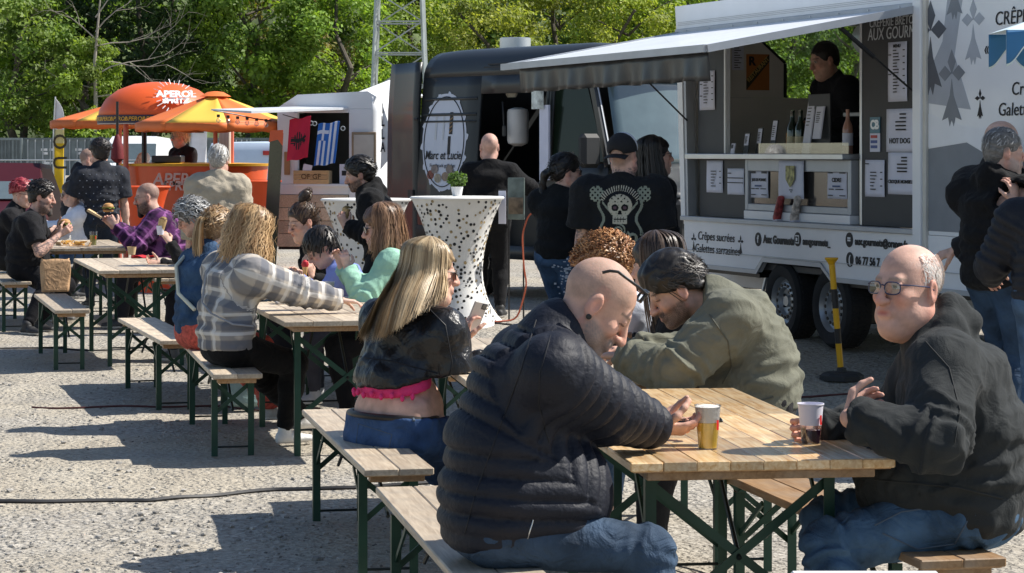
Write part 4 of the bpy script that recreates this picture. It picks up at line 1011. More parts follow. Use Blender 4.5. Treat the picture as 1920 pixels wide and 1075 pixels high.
# ------------------------------------------------------------------ hair, glasses and other things worn
HAIR_M = mat('hair_fibre', rough=.42, attr='Col', var=.12, vscale=40, bump=.15, bscale=160, stretch=(1, 1, .25), spec=.5)
def ribbons(paths, width, cols, outc=None, taper=.3):
    """paths (N,K,3) -> flat strips facing away from outc"""
    N, K, _ = paths.shape; t = np.gradient(paths, axis=1); t /= np.linalg.norm(t, axis=2, keepdims=True) + 1e-9
    out = paths - outc if outc is not None else np.tile(np.array([0, -1., .2]), (N, K, 1)); w = np.cross(t, out); w /= np.linalg.norm(w, axis=2, keepdims=True) + 1e-9
    prof = np.ones(K); prof[-max(2, K // 4):] = np.linspace(1, taper, max(2, K // 4)); ww = (np.asarray(width).reshape(-1, 1) * prof[None])[..., None] / 2
    v = np.stack([paths - w * ww, paths + w * ww], 2).reshape(-1, 3); i = (np.arange(N)[:, None] * K + np.arange(K - 1)[None]).reshape(-1) * 2
    f = np.stack([i, i + 1, i + 3, i + 2], 1); c = np.repeat(cols, K * 2, 0) if cols.ndim == 2 else np.repeat(cols.reshape(-1, 3), 2, 0)
    return v, f, c
def hair_obj(J, parts, name='hair'):
    v, f, c = join_parts(parts); me = np_mesh(name, v - J['base'], f); set_col(me, c); return link(name, me, HAIR_M, J['root'], True)
def cap_volume(J, col, vol=.01, front=.058, nape=-.055, lift=0.0, bulk=(0, 0, 0), face=1.0, extra=None, amp=.003, seed=0, sideburn=True):
    P, fr, sc = J['P'], J['fr'], J['hs']; c = P(0, 0, 0); h = LODH[J['lod']][0] * 1.15
    fd = Field(c - .22 * sc, c + .22 * sc, h)
    fd.ell(P(bulk[0], -.016 + bulk[1], .040 + lift + bulk[2]), (np.array([.079, .100, .090]) + vol) * sc, fr, .01)
    fd.ell(P(0, -.055, -.01), (np.array([.066, .052, .07]) + vol * .7) * sc, fr, .03)
    for e in (extra or []): fd.ell(P(*e[0]), np.array(e[1]) * sc, fr, .025)
    fd.ell(P(0, .085, front - .098), np.array([.078 * face, .078, .098]) * sc, fr, .012, cut=True)
    for s in (-1, 1): fd.ell(P(s * .088, .002, -.022), np.array([.022, .03, .038]) * sc, fr, .01, cut=True)
    fd.plane(P(0, 0, nape), -(fr[2] * .9 - fr[1] * .35))
    v, f = fd.mesh(); n_ = normals_of(v, f); l = (v - c) @ fr.T / sc
    ph = np.arctan2(l[:, 0], l[:, 2] + .02) * 14 + 3 * wavy(l, 9, seed); d = amp * np.sin(ph + 4 * wavy(l, 6, seed + 1)) + amp * .8 * wavy(l, 14, seed + 2)
    v = v + n_ * d[:, None]; tone = (.75 + .35 * np.sin(ph * 2.3) * .5 + .3 * rng.random(len(v)))[:, None]
    return v, f, np.array(col)[None] * tone
def tufts(J, col, n, length, vol=.008, flow=(0, -1, -.2), stand=.25, width=.004, curl=0.0, front=.058, zmin=-.05, seed=1, col2=None, turns=1.5, region=None):
    """short locks laid over the skull"""
    r = np.random.default_rng(seed); P, fr, sc = J['P'], J['fr'], J['hs']; q = r.normal(size=(n * 3, 3)); q /= np.linalg.norm(q, axis=1, keepdims=True)
    loc = q * (np.array([.079, .100, .090]) + vol) + np.array([0, -.016, .040]); ok = (loc[:, 2] > zmin + .25 * np.maximum(loc[:, 1], 0)) & ~((loc[:, 1] > .045) & (loc[:, 2] < front + .2 * (np.abs(loc[:, 0]))))
    ok &= ~((np.abs(loc[:, 0]) > .06) & (loc[:, 2] < .02) & (loc[:, 1] > -.03))
    if region is not None: ok &= region(loc)
    loc = loc[ok][:n]; q = q[ok][:n]; n = len(loc); K = 8; fl = unit(np.array(flow, float)); fv = fl[None] + r.normal(size=(n, 3)) * .35; fv -= q * (fv * q).sum(1, keepdims=True); fv /= np.linalg.norm(fv, axis=1, keepdims=True) + 1e-9
    L = length * (.6 + .8 * r.random((n, 1, 1))); t = np.linspace(0, 1, K)[None, :, None]
    p = loc[:, None] + fv[:, None] * L * t + q[:, None] * (stand * L * t * (1.2 - t)) - np.array([0, 0, 1]) * .3 * L * t * t
    if curl:
        sd = np.cross(q, fv)[:, None]; ph = r.random((n, 1, 1)) * 6.28 + t * 6.28 * turns; p = p + curl * (np.cos(ph) * sd + np.sin(ph) * q[:, None])
    w = P(0, 0, 0) + (p @ fr) * sc; mixf = r.random((n, 1)) ** 1.5; c = (np.array(col)[None] * (1 - mixf) + np.array(col2 if col2 is not None else np.array(col) * 1.6)[None] * mixf) * (.7 + .6 * r.random((n, 1)))
    return ribbons(w, width * sc * (.7 + .6 * r.random(n)), c, P(0, -.01, .02))
def guides_hair(J, guides, n, width, col, col2, jit=.012, wave=0.0, wlen=.08, seed=3, layers=.02, root_dark=.75):
    """long hair: strips interpolated between guide lines (world points, root to tip)"""
    r = np.random.default_rng(seed); G = np.array(guides, float); g = r.random(n) * (len(G) - 1); i = np.minimum(g.astype(int), len(G) - 2); t = (g - i)[:, None, None]
    base = G[i] * (1 - t) + G[i + 1] * t; K0 = base.shape[1]; K = 16; s = np.linspace(0, K0 - 1, K); a = np.minimum(s.astype(int), K0 - 2); ft = (s - a)[None, :, None]
    p0, p1 = base[:, np.maximum(a - 1, 0)], base[:, a]; p2, p3 = base[:, a + 1], base[:, np.minimum(a + 2, K0 - 1)]
    p = .5 * (2 * p1 + (p2 - p0) * ft + (2 * p0 - 5 * p1 + 4 * p2 - p3) * ft ** 2 + (3 * p1 - p0 - 3 * p2 + p3) * ft ** 3)
    u = np.linspace(0, 1, K)[None, :, None]; j = r.normal(size=(n, 1, 3)) * jit; c = J['P'](0, -.01, .02); out = p - c; out /= np.linalg.norm(out, axis=2, keepdims=True)
    p = p + j * u ** .7 + out * (layers * (r.random((n, 1, 1)) - .4) + .007) * np.minimum(1, u * 4)
    if wave:
        ph = r.random((n, 1, 1)) * 6.28 + r.normal(size=(n, 1, 1)); ln = np.linalg.norm(np.diff(p, axis=1), axis=2).sum(1)[:, None, None]
        sd = np.cross(np.gradient(p, axis=1), out); sd /= np.linalg.norm(sd, axis=2, keepdims=True) + 1e-9; p = p + wave * np.minimum(1, u * 2.5) * (np.sin(ph + u * ln / wlen * 6.28) * sd + .6 * np.cos(ph + u * ln / wlen * 6.28) * out)
    cut = 1 - .14 * r.random((n, 1, 1)) * u                   # uneven tips
    p = p[:, :1] + (p - p[:, :1]) * cut
    m = np.clip(.5 + .38 * np.sin(g * 5.1 + 2)[:, None] + .22 * np.sin(g * 17)[:, None] + .35 * (r.random((n, 1)) - .5), 0, 1); cc = (np.array(col)[None] * (1 - m) + np.array(col2)[None] * m) * (.88 + .24 * r.random((n, 1)))
    cc = cc[:, None] * (root_dark + (1 - root_dark) * np.minimum(1, u * 2))
    return ribbons(p, width * (.6 + .8 * r.random(n)), cc, c, .25)
def lump(J, pts, r0, r1, col, h=.009, amp=.004, seed=0):
    """solid core under long hair, a tress or a braid"""
    pts = [np.asarray(p, float) for p in pts]; a = np.array(pts); fd = Field(a.min(0) - r0 - .04, a.max(0) + r0 + .04, h); n = len(pts) - 1
    for i in range(n): fd.cap(pts[i], pts[i + 1], r0 + (r1 - r0) * i / n, r0 + (r1 - r0) * (i + 1) / n, .02)
    v, f = fd.mesh(); nn = normals_of(v, f); v = v + nn * (amp * wavy(v * [3, 3, 1], 7, seed))[:, None]
    return v, f, np.array(col)[None] * (.65 + .4 * rng.random((len(v), 1)))
def scalp(P, az, n=3, vol=.012, z1=-.02, part=0.0):
    """points from the parting over the skull side at azimuth az (degrees, 0 = front, 90 = left, 180 = back)"""
    a = math.radians(az); o = []
    for i in range(n):
        th = math.radians(8 + (90 + 10) * i / (n - 1)); rx, ry, rz = .079 + vol, .100 + vol, .090 + vol
        o.append(P(rx * math.sin(th) * math.sin(a) + part, -.016 + ry * math.sin(th) * math.cos(a), .040 + rz * math.cos(th)))
    return o
def glasses(J, col=(.02, .02, .02), sun=False, up=False, name=None, col2=None, w=.0, rim=.0022, temple_col=None):
    P, root, base = J['P'], J['root'], J['base']; dz, dy = ((.095, -.02) if up else (0, 0)); L = lambda x, y, z: P(x, y + dy, z + dz) - base
    fm = mat('frame_%s' % '_'.join('%d' % (c * 200) for c in col), col, .3, var=.05); gl = mat('dark_lens', (.008, .008, .01), .06, spec=.8, coat=.5) if sun else clear_glass('clear_lens', (.86, .9, .92), .06)
    ho = .027 + w; o = empty(name or ('sunglasses' if sun else 'glasses')); o.parent = root
    vz = .017 + (.003 if sun else 0); hx = .025 + (.002 if sun else 0)
    for s in (-1, 1):
        cx = s * .032; ring = []; lens = []
        for a in range(16):
            t = a / 16 * 6.283; x = cx + hx * np.sign(math.cos(t)) * abs(math.cos(t)) ** .7; z = .002 + vz * np.sign(math.sin(t)) * abs(math.sin(t)) ** .7
            y = .104 - .22 * x * x * 12; ring.append(L(x, y, z)); lens.append(L(x, y + .0005, z))
        MB().tube(ring + ring[:1], rim, 6, False).build('rim', fm, o, True)
        MB().add(lens + [L(cx, .105 - .22 * cx * cx * 12, .002)], [(k, (k + 1) % 16, 16) for k in range(16)]).build('lens', gl, o, True)
        MB().tube([L(s * .056, .098, .012), L(s * .078, .07, .012), L(s * .083, .0, .008), L(s * .083, -.018, -.004), L(s * .08, -.03, -.02)], rim * 1.1, 6).build('temple', fm, o, True)
    MB().tube([L(-.009, .104, .008), L(0, .107, .011), L(.009, .104, .008)], rim, 6).build('bridge', fm, o, True); return o
def long_hair(J, col, col2, ends, n=260, width=.008, wave=0.0, vol=.014, front=.058, seed=5, az=None, jit=.012, face=1.0, core=True, wlen=.08, lay=.02, amp=.003):
    """ends: list of world tip points running from the person's left front round the back to the right front"""
    P = J['P']; azs = az or np.linspace(60, 300, len(ends)); gd = []
    for a, e in zip(azs, ends):
        s = scalp(P, a, 3, vol + .008); e = np.asarray(e, float); b = s[-1]; m_ = b * .5 + e * .5 + (b - P(0, 0, 0)) * .10
        gd.append(s + [m_, e])
    parts = [cap_volume(J, col, vol, front, -.075, seed=seed, face=face, amp=amp), guides_hair(J, gd, n, width, col, col2, jit, wave, wlen, seed, lay)]
    if core:
        cg = gd[1:-1] if len(gd) > 3 else gd
        a = np.array(cg).reshape(-1, 3); fd = Field(a.min(0) - .1, a.max(0) + .1, .011)
        for q in cg: p1, p2, p3 = q[2] * .8 + P(0, 0, -.01) * .2, q[3] * .93 + P(0, 0, -.1) * .07, q[4] * .8 + q[3] * .2; fd.cap(p1, p2, .026, .017, .05); fd.cap(p2, p3, .017, .004, .04)
        v, f = fd.mesh(); v = relax(v, f, 4, .6); parts.append((v, f, np.array(col)[None] * (.8 + .3 * rng.random((len(v), 1)))))
    return hair_obj(J, parts)
# ------------------------------------------------------------------ the people at the two nearest tables
def down(px, py): return onz(px, py, 0)
def seat_pt(x, y, z=.57): return V(x, y, z)
# --- bald man in the dark quilted jacket
d = 7.2
J = person('bald man in dark navy quilted jacket bending over his phone', 1.80, W(922, 992, d) , 12, 17, (2, 40, 0),
           W(1243, 802, 7.78), W(1250, 815, 7.52), V(.52, 7.45, .085), V(.44, 7.1, .085), lod=0, hunch=.42, fat=.36, belly=.9, shw=.188,
           pole_l=V(-.3, .8, -1), pole_r=V(-.25, -.6, -1), hand_l=dict(d=V(1, -.15, -.12), n=V(0, -.55, .85), curl=[40, 45, 50, 55, 45]), hand_r=dict(d=V(1, .25, -.06), n=V(0, .5, .85), curl=[42, 48, 52, 58, 50]),
           head=dict(stubble=(.26, .20, .16), stubble_a=.55, hairline=.03, beard=(.20, .18, .165), beard_a=.85, eyes='shut', brow=(.2, .14, .1), fat=.3),
           top=dict(name='quilted_jacket', col=(.007, .009, .017), kind='puffer', g=.036, ga=.008, hem=-.13, hem_tilt=.2, collar=.06, neckz=.03, quilt=.058, wr=-.01, wrinkle=.005, nscoop=.1),
           legs=dict(name='jeans', col=(.035, .06, .10), kind='denim', g=.006), shoes=(.06, .06, .065), skin=(.60, .36, .27), headsc=1.10, neck=(.03, 0, -.02), torso_len=.575)
BALD = J
glasses(J, (.015, .015, .015), up=True, w=.0, rim=.0042)
for s in (1, -1):
    p = J['P'](s * .086, -.004, -.036) - J['base']; MB().lathe([(.003, -.004), (.0085, -.003), (.009, .0), (.0085, .003), (.003, .004)], 14, tuple(p), 'y').build('ear_plug', mat('black_plug', (.01, .01, .01), .3), J['root'], True)
# --- man in the grey hoodie across the table
J = person('grey haired man with glasses in dark grey hoodie holding a purple drink', 1.80, W(1822, 950, 7.55), 172, 12, (220, -3, 0),
           W(1592, 785, 7.22), W(1532, 802, 7.78), V(1.02, 7.25, .085), V(1.05, 7.75, .085), lod=0, hunch=.55, fat=1.05, belly=1.1, shw=.205,
           pole_l=V(.5, -.9, -.75), pole_r=V(.4, .8, -.9), hand_l=dict(d=V(.55, .75, .35), n=V(.6, -.5, .2), curl=[68, 72, 76, 80, 40]), hand_r=dict(d=V(-.78, -.55, -.05), n=V(-.2, -.9, .05), curl=[72, 76, 80, 84, 40]),
           head=dict(stubble=(.66, .63, .59), stubble_a=.8, hairline=.05, crownbald=1, brow=(.30, .22, .17), fat=.6),
           top=dict(name='hoodie', col=(.028, .031, .032), g=.030, ga=.010, hem=-.085, hood=1, wrinkle=.007, wr=.0, cuff=1),
           legs=dict(name='jeans', col=(.055, .105, .175), kind='denim', g=.008, wrinkle=.009), shoes=(.08, .08, .09), skin=(.58, .35, .27), headsc=1.10, neck=(.03, 0, -.02), torso_len=.54)
HOOD = J
glasses(J, (.03, .035, .08), w=.003)
hp = J['P']; b = J['base']
hair_obj(J, [tufts(J, (.55, .53, .5), 2600, .009, .0, (0, -.5, -.8), .2, .0014, seed=4, zmin=-.05, col2=(.66, .64, .6), region=lambda q: (q[:, 1] < .02) & (q[:, 2] < .10))])
# --- blond woman in the leather jacket (back to us)
J = person('blond woman in black leather jacket and jeans looking at her phone', 1.72, W(735, 815, 10.15), 38, 14, (12, 6, 0),
           W(872, 640, 10.62), W(900, 668, 10.25), V(.0, 10.75, .085), V(-.02, 10.2, .085), lod=0, hunch=.35, fat=.95, belly=.3, fem=1, shw=.185, hips_w=1.24, turn=-12,
           pole_l=V(-.2, .8, -1), pole_r=V(-.1, -.7, -1), hand_l=dict(d=V(.1, .1, 1), n=V(.5, .3, .3), curl=[55, 60, 62, 66, 40]), hand_r=dict(d=V(.9, .4, -.05), n=V(0, 0, -1), curl=30),
           head=dict(brow=(.2, .13, .08), mouth=0, fat=.5), top=dict(name='leather_jacket', col=(.011, .011, .012), kind='leather', g=.024, ga=.008, hem=.235, hem_tilt=-.25, wrinkle=.006, collar=.015, neckz=.02),
           legs=dict(name='jeans', col=(.035, .075, .17), kind='denim', g=.012, waist=.085, wrinkle=.004), shoes=(.7, .7, .68), skin=(.62, .38, .29), headsc=1.02, torso_len=.55)
BLOND = J; P = J['P']; hb = J['hc']; back = -J['fwd']
E = lambda px, py, d: W(px, py, d)
long_hair(J, (.30, .205, .11), (.70, .54, .33), [E(838, 560, 10.05), E(788, 585, 10.02), E(752, 612, 9.98), E(725, 630, 9.94), E(702, 640, 9.93), E(682, 640, 9.97), E(672, 630, 10.05)], n=4200, width=.0026, vol=.013, az=[300, 275, 250, 225, 200, 170, 130], seed=8, jit=.006, front=.062, lay=.012, core=False)
J['root'].children[-1]['label'] = 'long straight blond hair'
glasses(J, (.05, .03, .015), sun=True)
# belt and pink lace hem
def ring_on(J, at, axis, rx, ry, r, name, m, flat=1.0, n=40, a0=0, a1=6.2832, drop=0.0):
    u = J['left']; w = unit(np.cross(axis, u)); pts = []
    for i in range(n + 1):
        a = a0 + (a1 - a0) * i / n; pts.append(at + u * rx * math.cos(a) + w * ry * math.sin(a) + axis * drop * math.sin(a) - J['base'])
    return MB().tube(pts, r, 8, True).build(name, m, J['root'], True)
LM = J['low']; kf = J['k']
ring_on(J, J['pel'] + LM * .082 * kf, LM, .216, .159, .013, 'belt', mat('belt_leather', (.014, .012, .011), .45))
pk = mat('pink_lace', (.75, .04, .18), .8, bump=.6, bscale=60)
fd = Field(J['waist'] - .3, J['waist'] + .3, .008); fd.ecap(J['pel'] + LM * .185, J['pel'] + LM * .24, (.182, .138), (.178, .134), J['left'], .01); fd.plane(J['pel'] + LM * .183, -unit(LM * .9 - J['fwd'] * .25)); fd.plane(J['pel'] + LM * .25, LM)
vv, ff = fd.mesh(); link('lace_top', np_mesh('lace_top', vv - J['base'], ff), pk, J['root'], True)
for i in range(11):
    a = .25 + 2.6 * i / 10; u = J['left']; w_ = unit(np.cross(LM, u)); p = J['pel'] + LM * (.168 - .008 * (i % 2)) + u * .198 * math.cos(a) + w_ * .150 * math.sin(a)
    MB().lathe([(.002, .016), (.008, .010), (.010, 0), (.006, -.009), (.001, -.012)], 8, tuple(p - J['base'])).build('pompom', pk, J['root'], True)
# --- man in the olive sweatshirt
J = person('young bearded man in olive grey sweatshirt leaning on the table', 1.80, W(1430, 752, 9.85), 178, 26, (184, 28, 0),
           W(1165, 668, 9.75), W(1190, 655, 10.15), V(.55, 9.75, .085), V(.58, 10.2, .085), lod=0, hunch=.75, fat=.30, belly=.2, shw=.20,
           pole_l=V(.15, -.9, -.75), pole_r=V(.3, .9, -.7), hand_l=dict(d=V(-.9, .4, 0), n=V(0, 0, -1), curl=40), hand_r=dict(d=V(-.9, -.2, 0), n=V(0, 0, -1), curl=40),
           head=dict(beard=(.035, .022, .016), beard_a=.9, stubble=(.04, .03, .022), stubble_a=.9, hairline=.02, brow=(.02, .014, .01), eyes='shut', fat=0),
           top=dict(name='sweatshirt', col=(.155, .155, .118), g=.036, ga=.014, hem=-.03, wrinkle=.008, collar=.02, neckz=.025, cuff=1), legs=dict(name='trousers', col=(.02, .02, .022), g=.015), shoes=(.6, .6, .6), skin=(.58, .36, .27), headsc=1.08, torso_len=.46, neck=(.05, 0, -.09))
OLIVEMAN = J
hair_obj(J, [cap_volume(J, (.014, .011, .009), .016, .062, .0, lift=.014, bulk=(0, .012, .0), amp=.002, seed=2, extra=[((0, .06, .105), (.055, .04, .025))]), tufts(J, (.012, .01, .008), 1100, .045, .014, (0, -1, .05), .12, .0028, front=.05, zmin=.01, seed=5, col2=(.07, .055, .045))])
# --- two people beside him, mostly hidden
J = person('curly ginger haired person in white shirt behind the bald man', 1.72, V(.72, 11.35, .58), 185, 30, (178, 22, 0), W(1085, 640, 11.3), W(1080, 640, 11.6), V(.35, 11.2, .085), V(.35, 11.55, .085), lod=1, hunch=.5,
           head=dict(brow=(.2, .1, .05)), top=dict(name='shirt', col=(.62, .65, .72), g=.016, wrinkle=.005), legs=dict(name='jeans', col=(.14, .22, .34), kind='denim', ankle=1), skin=(.64, .41, .32), neck=(-.03, 0, .0), torso_len=.51)
hair_obj(J, [cap_volume(J, (.20, .085, .03), .022, .05, -.05, amp=.006, seed=9), tufts(J, (.30, .12, .04), 650, .05, .03, (0, -.4, .3), .9, .005, curl=.007, turns=2.2, seed=9, col2=(.55, .30, .13), zmin=-.06, front=.04)])
J = person('woman with sleek dark brown hair in black top beside the olive sweatshirt', 1.70, V(.87, 10.85, .58), 182, 18, (150, 8, 0), W(1140, 645, 10.8), W(1180, 640, 11.0), V(.42, 10.7, .085), V(.42, 11.0, .085), lod=1, hunch=.4, fem=1,
           head=dict(brow=(.03, .02, .015)), top=dict(name='jacket', col=(.012, .012, .014), g=.02, wrinkle=.005), legs=dict(name='jeans', col=(.10, .17, .28), kind='denim', ankle=1, len=.88), skin=(.60, .38, .29), neck=(.02, 0, -.02))
hc = J['hc']; long_hair(J, (.035, .022, .015), (.10, .065, .045), [hc + V(-.02, -.11, -.3), hc + V(.09, -.1, -.36), hc + V(.16, 0, -.4), hc + V(.16, .08, -.38), hc + V(.05, .12, -.32)], n=280, width=.008, az=[80, 120, 180, 230, 280], seed=12)
# ------------------------------------------------------------------ the people further down the row
UP = V(0, 0, 1)
def plaid_mat(name, ground, a, b_, sc=16.0):
    m = bpy.data.materials.new(name); m.use_nodes = True; nt = m.node_tree; L = nt.links; bs = nt.nodes['Principled BSDF']; bs.inputs['Roughness'].default_value = .85; bs.inputs['Specular IOR Level'].default_value = .15
    at = nd(nt, 'ShaderNodeAttribute', attribute_name='cloth'); sx = nd(nt, 'ShaderNodeSeparateXYZ'); L.new(at.outputs['Vector'], sx.inputs[0])
    def band(src, lo, soft, freq, ph=0.0):
        m1 = nd(nt, 'ShaderNodeMath', operation='MULTIPLY_ADD'); m1.inputs[1].default_value = freq; m1.inputs[2].default_value = ph; L.new(src, m1.inputs[0])
        s_ = nd(nt, 'ShaderNodeMath', operation='SINE'); L.new(m1.outputs[0], s_.inputs[0]); mr = nd(nt, 'ShaderNodeMapRange'); mr.inputs[1].default_value = lo; mr.inputs[2].default_value = lo + soft; L.new(s_.outputs[0], mr.inputs[0]); return mr.outputs[0]
    fq = 6.283 * sc
    def mixc(f, c0, c1, k):
        mm = nd(nt, 'ShaderNodeMath', operation='MULTIPLY'); mm.inputs[1].default_value = k; L.new(f, mm.inputs[0])
        mx = nd(nt, 'ShaderNodeMix', data_type='RGBA'); L.new(mm.outputs[0], mx.inputs[0])
        if isinstance(c0, tuple): mx.inputs[6].default_value = c4(c0)
        else: L.new(c0, mx.inputs[6])
        mx.inputs[7].default_value = c4(c1); return mx.outputs[2]
    c = mixc(band(sx.outputs[0], -.2, .5, fq), ground, a, .62); c = mixc(band(sx.outputs[1], -.2, .5, fq), c, a, .62)
    c = mixc(band(sx.outputs[0], .8, .1, fq, 2.6), c, b_, .6); c = mixc(band(sx.outputs[1], .8, .1, fq, 2.6), c, b_, .6)
    L.new(c, bs.inputs['Base Color'])
    n2 = nd(nt, 'ShaderNodeTexNoise'); n2.inputs['Scale'].default_value = 12; tc = nd(nt, 'ShaderNodeTexCoord'); L.new(tc.outputs['Object'], n2.inputs['Vector']); bp = nd(nt, 'ShaderNodeBump'); bp.inputs['Strength'].default_value = .5; bp.inputs['Distance'].default_value = .03
    L.new(n2.outputs['Fac'], bp.inputs['Height']); L.new(bp.outputs[0], bs.inputs['Normal']); return m
BLACKC = (.012, .012, .014)
# --- plaid shirt woman
J = person('wavy haired woman in grey plaid flannel shirt with arm on the table', 1.70, V(-1.60, 13.75, .585), 28, 8, (40, 22, 0), V(-1.10, 14.15, .86), W(648, 566, 13.85), V(-1.18, 14.45, .085), V(-1.30, 14.05, .085), lod=1, hunch=.3, fat=.45, fem=1, turn=-8, shw=.19,
           pole_l=V(0, .5, -1), pole_r=V(-.1, -.55, -1), hand_r=dict(d=V(1, .15, -.1), n=V(0, 0, -1), curl=35), head=dict(), top=dict(name='plaid_shirt', mat=plaid_mat('grey_plaid', (.56, .50, .42), (.075, .09, .125), (.76, .74, .70), 9.5), g=.034, ga=.012, hem=-.01, wrinkle=.007, collar=.02),
           legs=dict(name='leggings', col=(.006, .006, .007), g=.012), shoes=(.78, .77, .75), skin=(.64, .42, .33))
hc = J['hc']; P = J['P']
long_hair(J, (.30, .17, .075), (.62, .42, .22), [hc + V(.11, -.05, -.17), hc + V(.06, -.14, -.2), hc + V(-.04, -.17, -.22), hc + V(-.13, -.12, -.22), hc + V(-.16, -.0, -.2), hc + V(-.1, .1, -.18)], n=1100, width=.0048, wave=.012, wlen=.08, vol=.024, az=[310, 280, 250, 215, 180, 130], seed=21, jit=.02)
b = J['base']; MB().tube([J['nb'] + J['left'] * .03 - J['tfw'] * .13 - b, J['chest'] + J['left'] * .02 - J['tfw'] * .175 - b, J['waist'] - J['tfw'] * .168 - J['left'] * .02 - b, J['pel'] + UP * .16 - J['tfw'] * .155 - J['left'] * .12 - b, J['pel'] + UP * .13 - J['left'] * .215 - J['tfw'] * .05 - b, J['pel'] + UP * .15 - J['left'] * .22 + J['tfw'] * .08 - b], .006, 6).build('bag_strap', mat('grey_strap', (.25, .26, .28), .6), J['root'], True)
# --- denim jacket
J = person('person with ponytail in blue denim jacket and coral patterned trousers', 1.66, V(-1.90, 14.95, .58), 35, 6, (62, 14, 0), V(-1.42, 15.5, .88), V(-1.38, 15.1, .86), V(-1.45, 15.55, .085), V(-1.50, 15.25, .085), lod=1, hunch=.3, fat=.25, fem=1,
           head=dict(), top=dict(name='denim_jacket', col=(.035, .075, .145), kind='denim', g=.03, ga=.012, hem=.0, wrinkle=.007, collar=.03),
           legs=dict(name='patterned_trousers', mat=mat('coral_print', (.50, .085, .06), .8, var=.55, vscale=45), g=.02, flare=.02), shoes=(.5, .5, .48), skin=(.62, .40, .31), neck=(.02, 0, 0))
hc = J['hc']; P = J['P']
hair_obj(J, [cap_volume(J, (.26, .15, .07), .012, .06, -.06, amp=.003, seed=33), guides_hair(J, [[P(0, -.115, .03), P(.0, -.15, .03), P(0, -.165, -.03), P(.0, -.155, -.13), P(0, -.14, -.21)], [P(.03, -.115, .02), P(.03, -.155, .02), P(.03, -.16, -.04), P(.03, -.15, -.13), P(.02, -.13, -.2)]], 150, .007, (.28, .17, .08), (.55, .38, .2), .014, seed=4), tufts(J, (.28, .17, .08), 260, .07, .014, (0, -1, -.1), .05, .006, seed=31, col2=(.5, .34, .18))])
b = J['base']; MB().tube([J['shl'] - J['tfw'] * .04 + UP * .07 - b, J['chest'] - J['tfw'] * .165 + J['left'] * .07 - b, J['waist'] - J['tfw'] * .155 - J['left'] * .02 - b, J['pel'] + UP * .12 - J['tfw'] * .12 - J['left'] * .15 - b], .012, 6).build('bag_strap', mat('cream_strap', (.62, .62, .5), .6), J['root'], True)
# --- mint sweater
J = person('woman in mint green sweater and sunglasses holding up her phone', 1.68, V(-.66, 15.2, .58), 178, 10, (188, 10, 0), W(652, 505, 15.05), W(640, 500, 15.35), V(-1.0, 15.0, .085), V(-1.02, 15.35, .085), lod=1, hunch=.35, fat=.55, fem=1, shw=.185,
           pole_l=V(-.2, -.5, -1), pole_r=V(-.2, .5, -1), hand_l=dict(d=V(-.25, .1, 1), n=V(-.4, .9, 0), curl=[30, 40, 50, 60, 30]), hand_r=dict(d=V(-.3, -.1, 1), n=V(-.4, -.9, 0), curl=[40, 55, 60, 60, 30]), head=dict(brow=(.1, .06, .04), fat=.4),
           top=dict(name='sweater', col=(.33, .58, .44), g=.026, ga=.010, hem=-.02, wrinkle=.006, cuff=1), legs=dict(name='trousers', col=(.01, .01, .012)), shoes=(.72, .71, .69), skin=(.66, .43, .34))
hc = J['hc']; long_hair(J, (.14, .075, .042), (.36, .21, .12), [hc + V(-.05, -.11, -.16), hc + V(.03, -.13, -.26), hc + V(.13, -.1, -.28), hc + V(.19, -.02, -.3), hc + V(.17, .08, -.28), hc + V(-.0, .12, -.34)], n=900, width=.0045, wave=.005, wlen=.12, vol=.02, az=[62, 95, 130, 170, 220, 290], seed=41, jit=.016)
glasses(J, (.01, .01, .01), sun=True); MINT = J
# --- boy
J = person('dark haired boy in periwinkle blue shirt behind the raised phone', 1.42, V(-1.00, 16.35, .565), 182, 26, (196, 34, 0), V(-1.42, 16.2, .84), V(-1.42, 16.5, .84), V(-1.3, 16.2, .085), V(-1.3, 16.5, .085), lod=1, hunch=.5, head=dict(eyes='shut'), top=dict(name='tshirt', col=(.22, .28, .62), g=.016, wrinkle=.005), legs=dict(name='shorts', col=(.05, .05, .06)), shoes=(.4, .4, .4), skin=(.62, .40, .31), headsc=1.1)
hair_obj(J, [cap_volume(J, (.016, .013, .012), .018, .05, -.045, amp=.0025, seed=51), tufts(J, (.015, .012, .01), 320, .05, .018, (0, .6, -.4), .3, .008, front=.035, seed=52, col2=(.05, .04, .035))])
# --- woman with bun eating
J = person('woman with high hair bun in black top eating with open mouth', 1.70, V(-1.24, 17.3, .585), 200, 20, (212, 16, 0), W(585, 520, 16.9), W(560, 530, 17.45), V(-1.6, 17.1, .085), V(-1.6, 17.4, .085), lod=1, hunch=.45, fat=.5, fem=1, head=dict(mouth=1, brow=(.03, .02, .02), eyes='shut', fat=.3), hand_l=dict(d=V(-.2, -.3, .9), n=V(-.6, .4, .2), curl=70),
           top=dict(name='cardigan', col=(.010, .010, .011), g=.018, wrinkle=.005, nscoop=.9, neckz=-.01), legs=dict(name='trousers', col=(.02, .02, .025)), shoes=(.5, .5, .5), skin=(.58, .36, .27))
P = J['P']; hair_obj(J, [cap_volume(J, (.045, .026, .018), .009, .062, -.055, amp=.002, seed=61), lump(J, [P(0, -.045, .15), P(.012, -.07, .175), P(.0, -.085, .15)], .034, .028, (.05, .03, .02), seed=3), tufts(J, (.06, .035, .022), 260, .07, .01, (0, -.4, 1), .03, .006, seed=62, col2=(.16, .1, .06)), guides_hair(J, [[P(-.02, -.04, .14), P(-.03, -.05, .18), P(0, -.08, .2), P(.03, -.09, .17), P(.03, -.06, .14)], [P(.02, -.03, .14), P(.04, -.05, .17), P(.03, -.09, .18), P(-.0, -.1, .16), P(-.02, -.07, .14)]], 80, .008, (.05, .03, .02), (.14, .09, .05), .014, seed=6)])
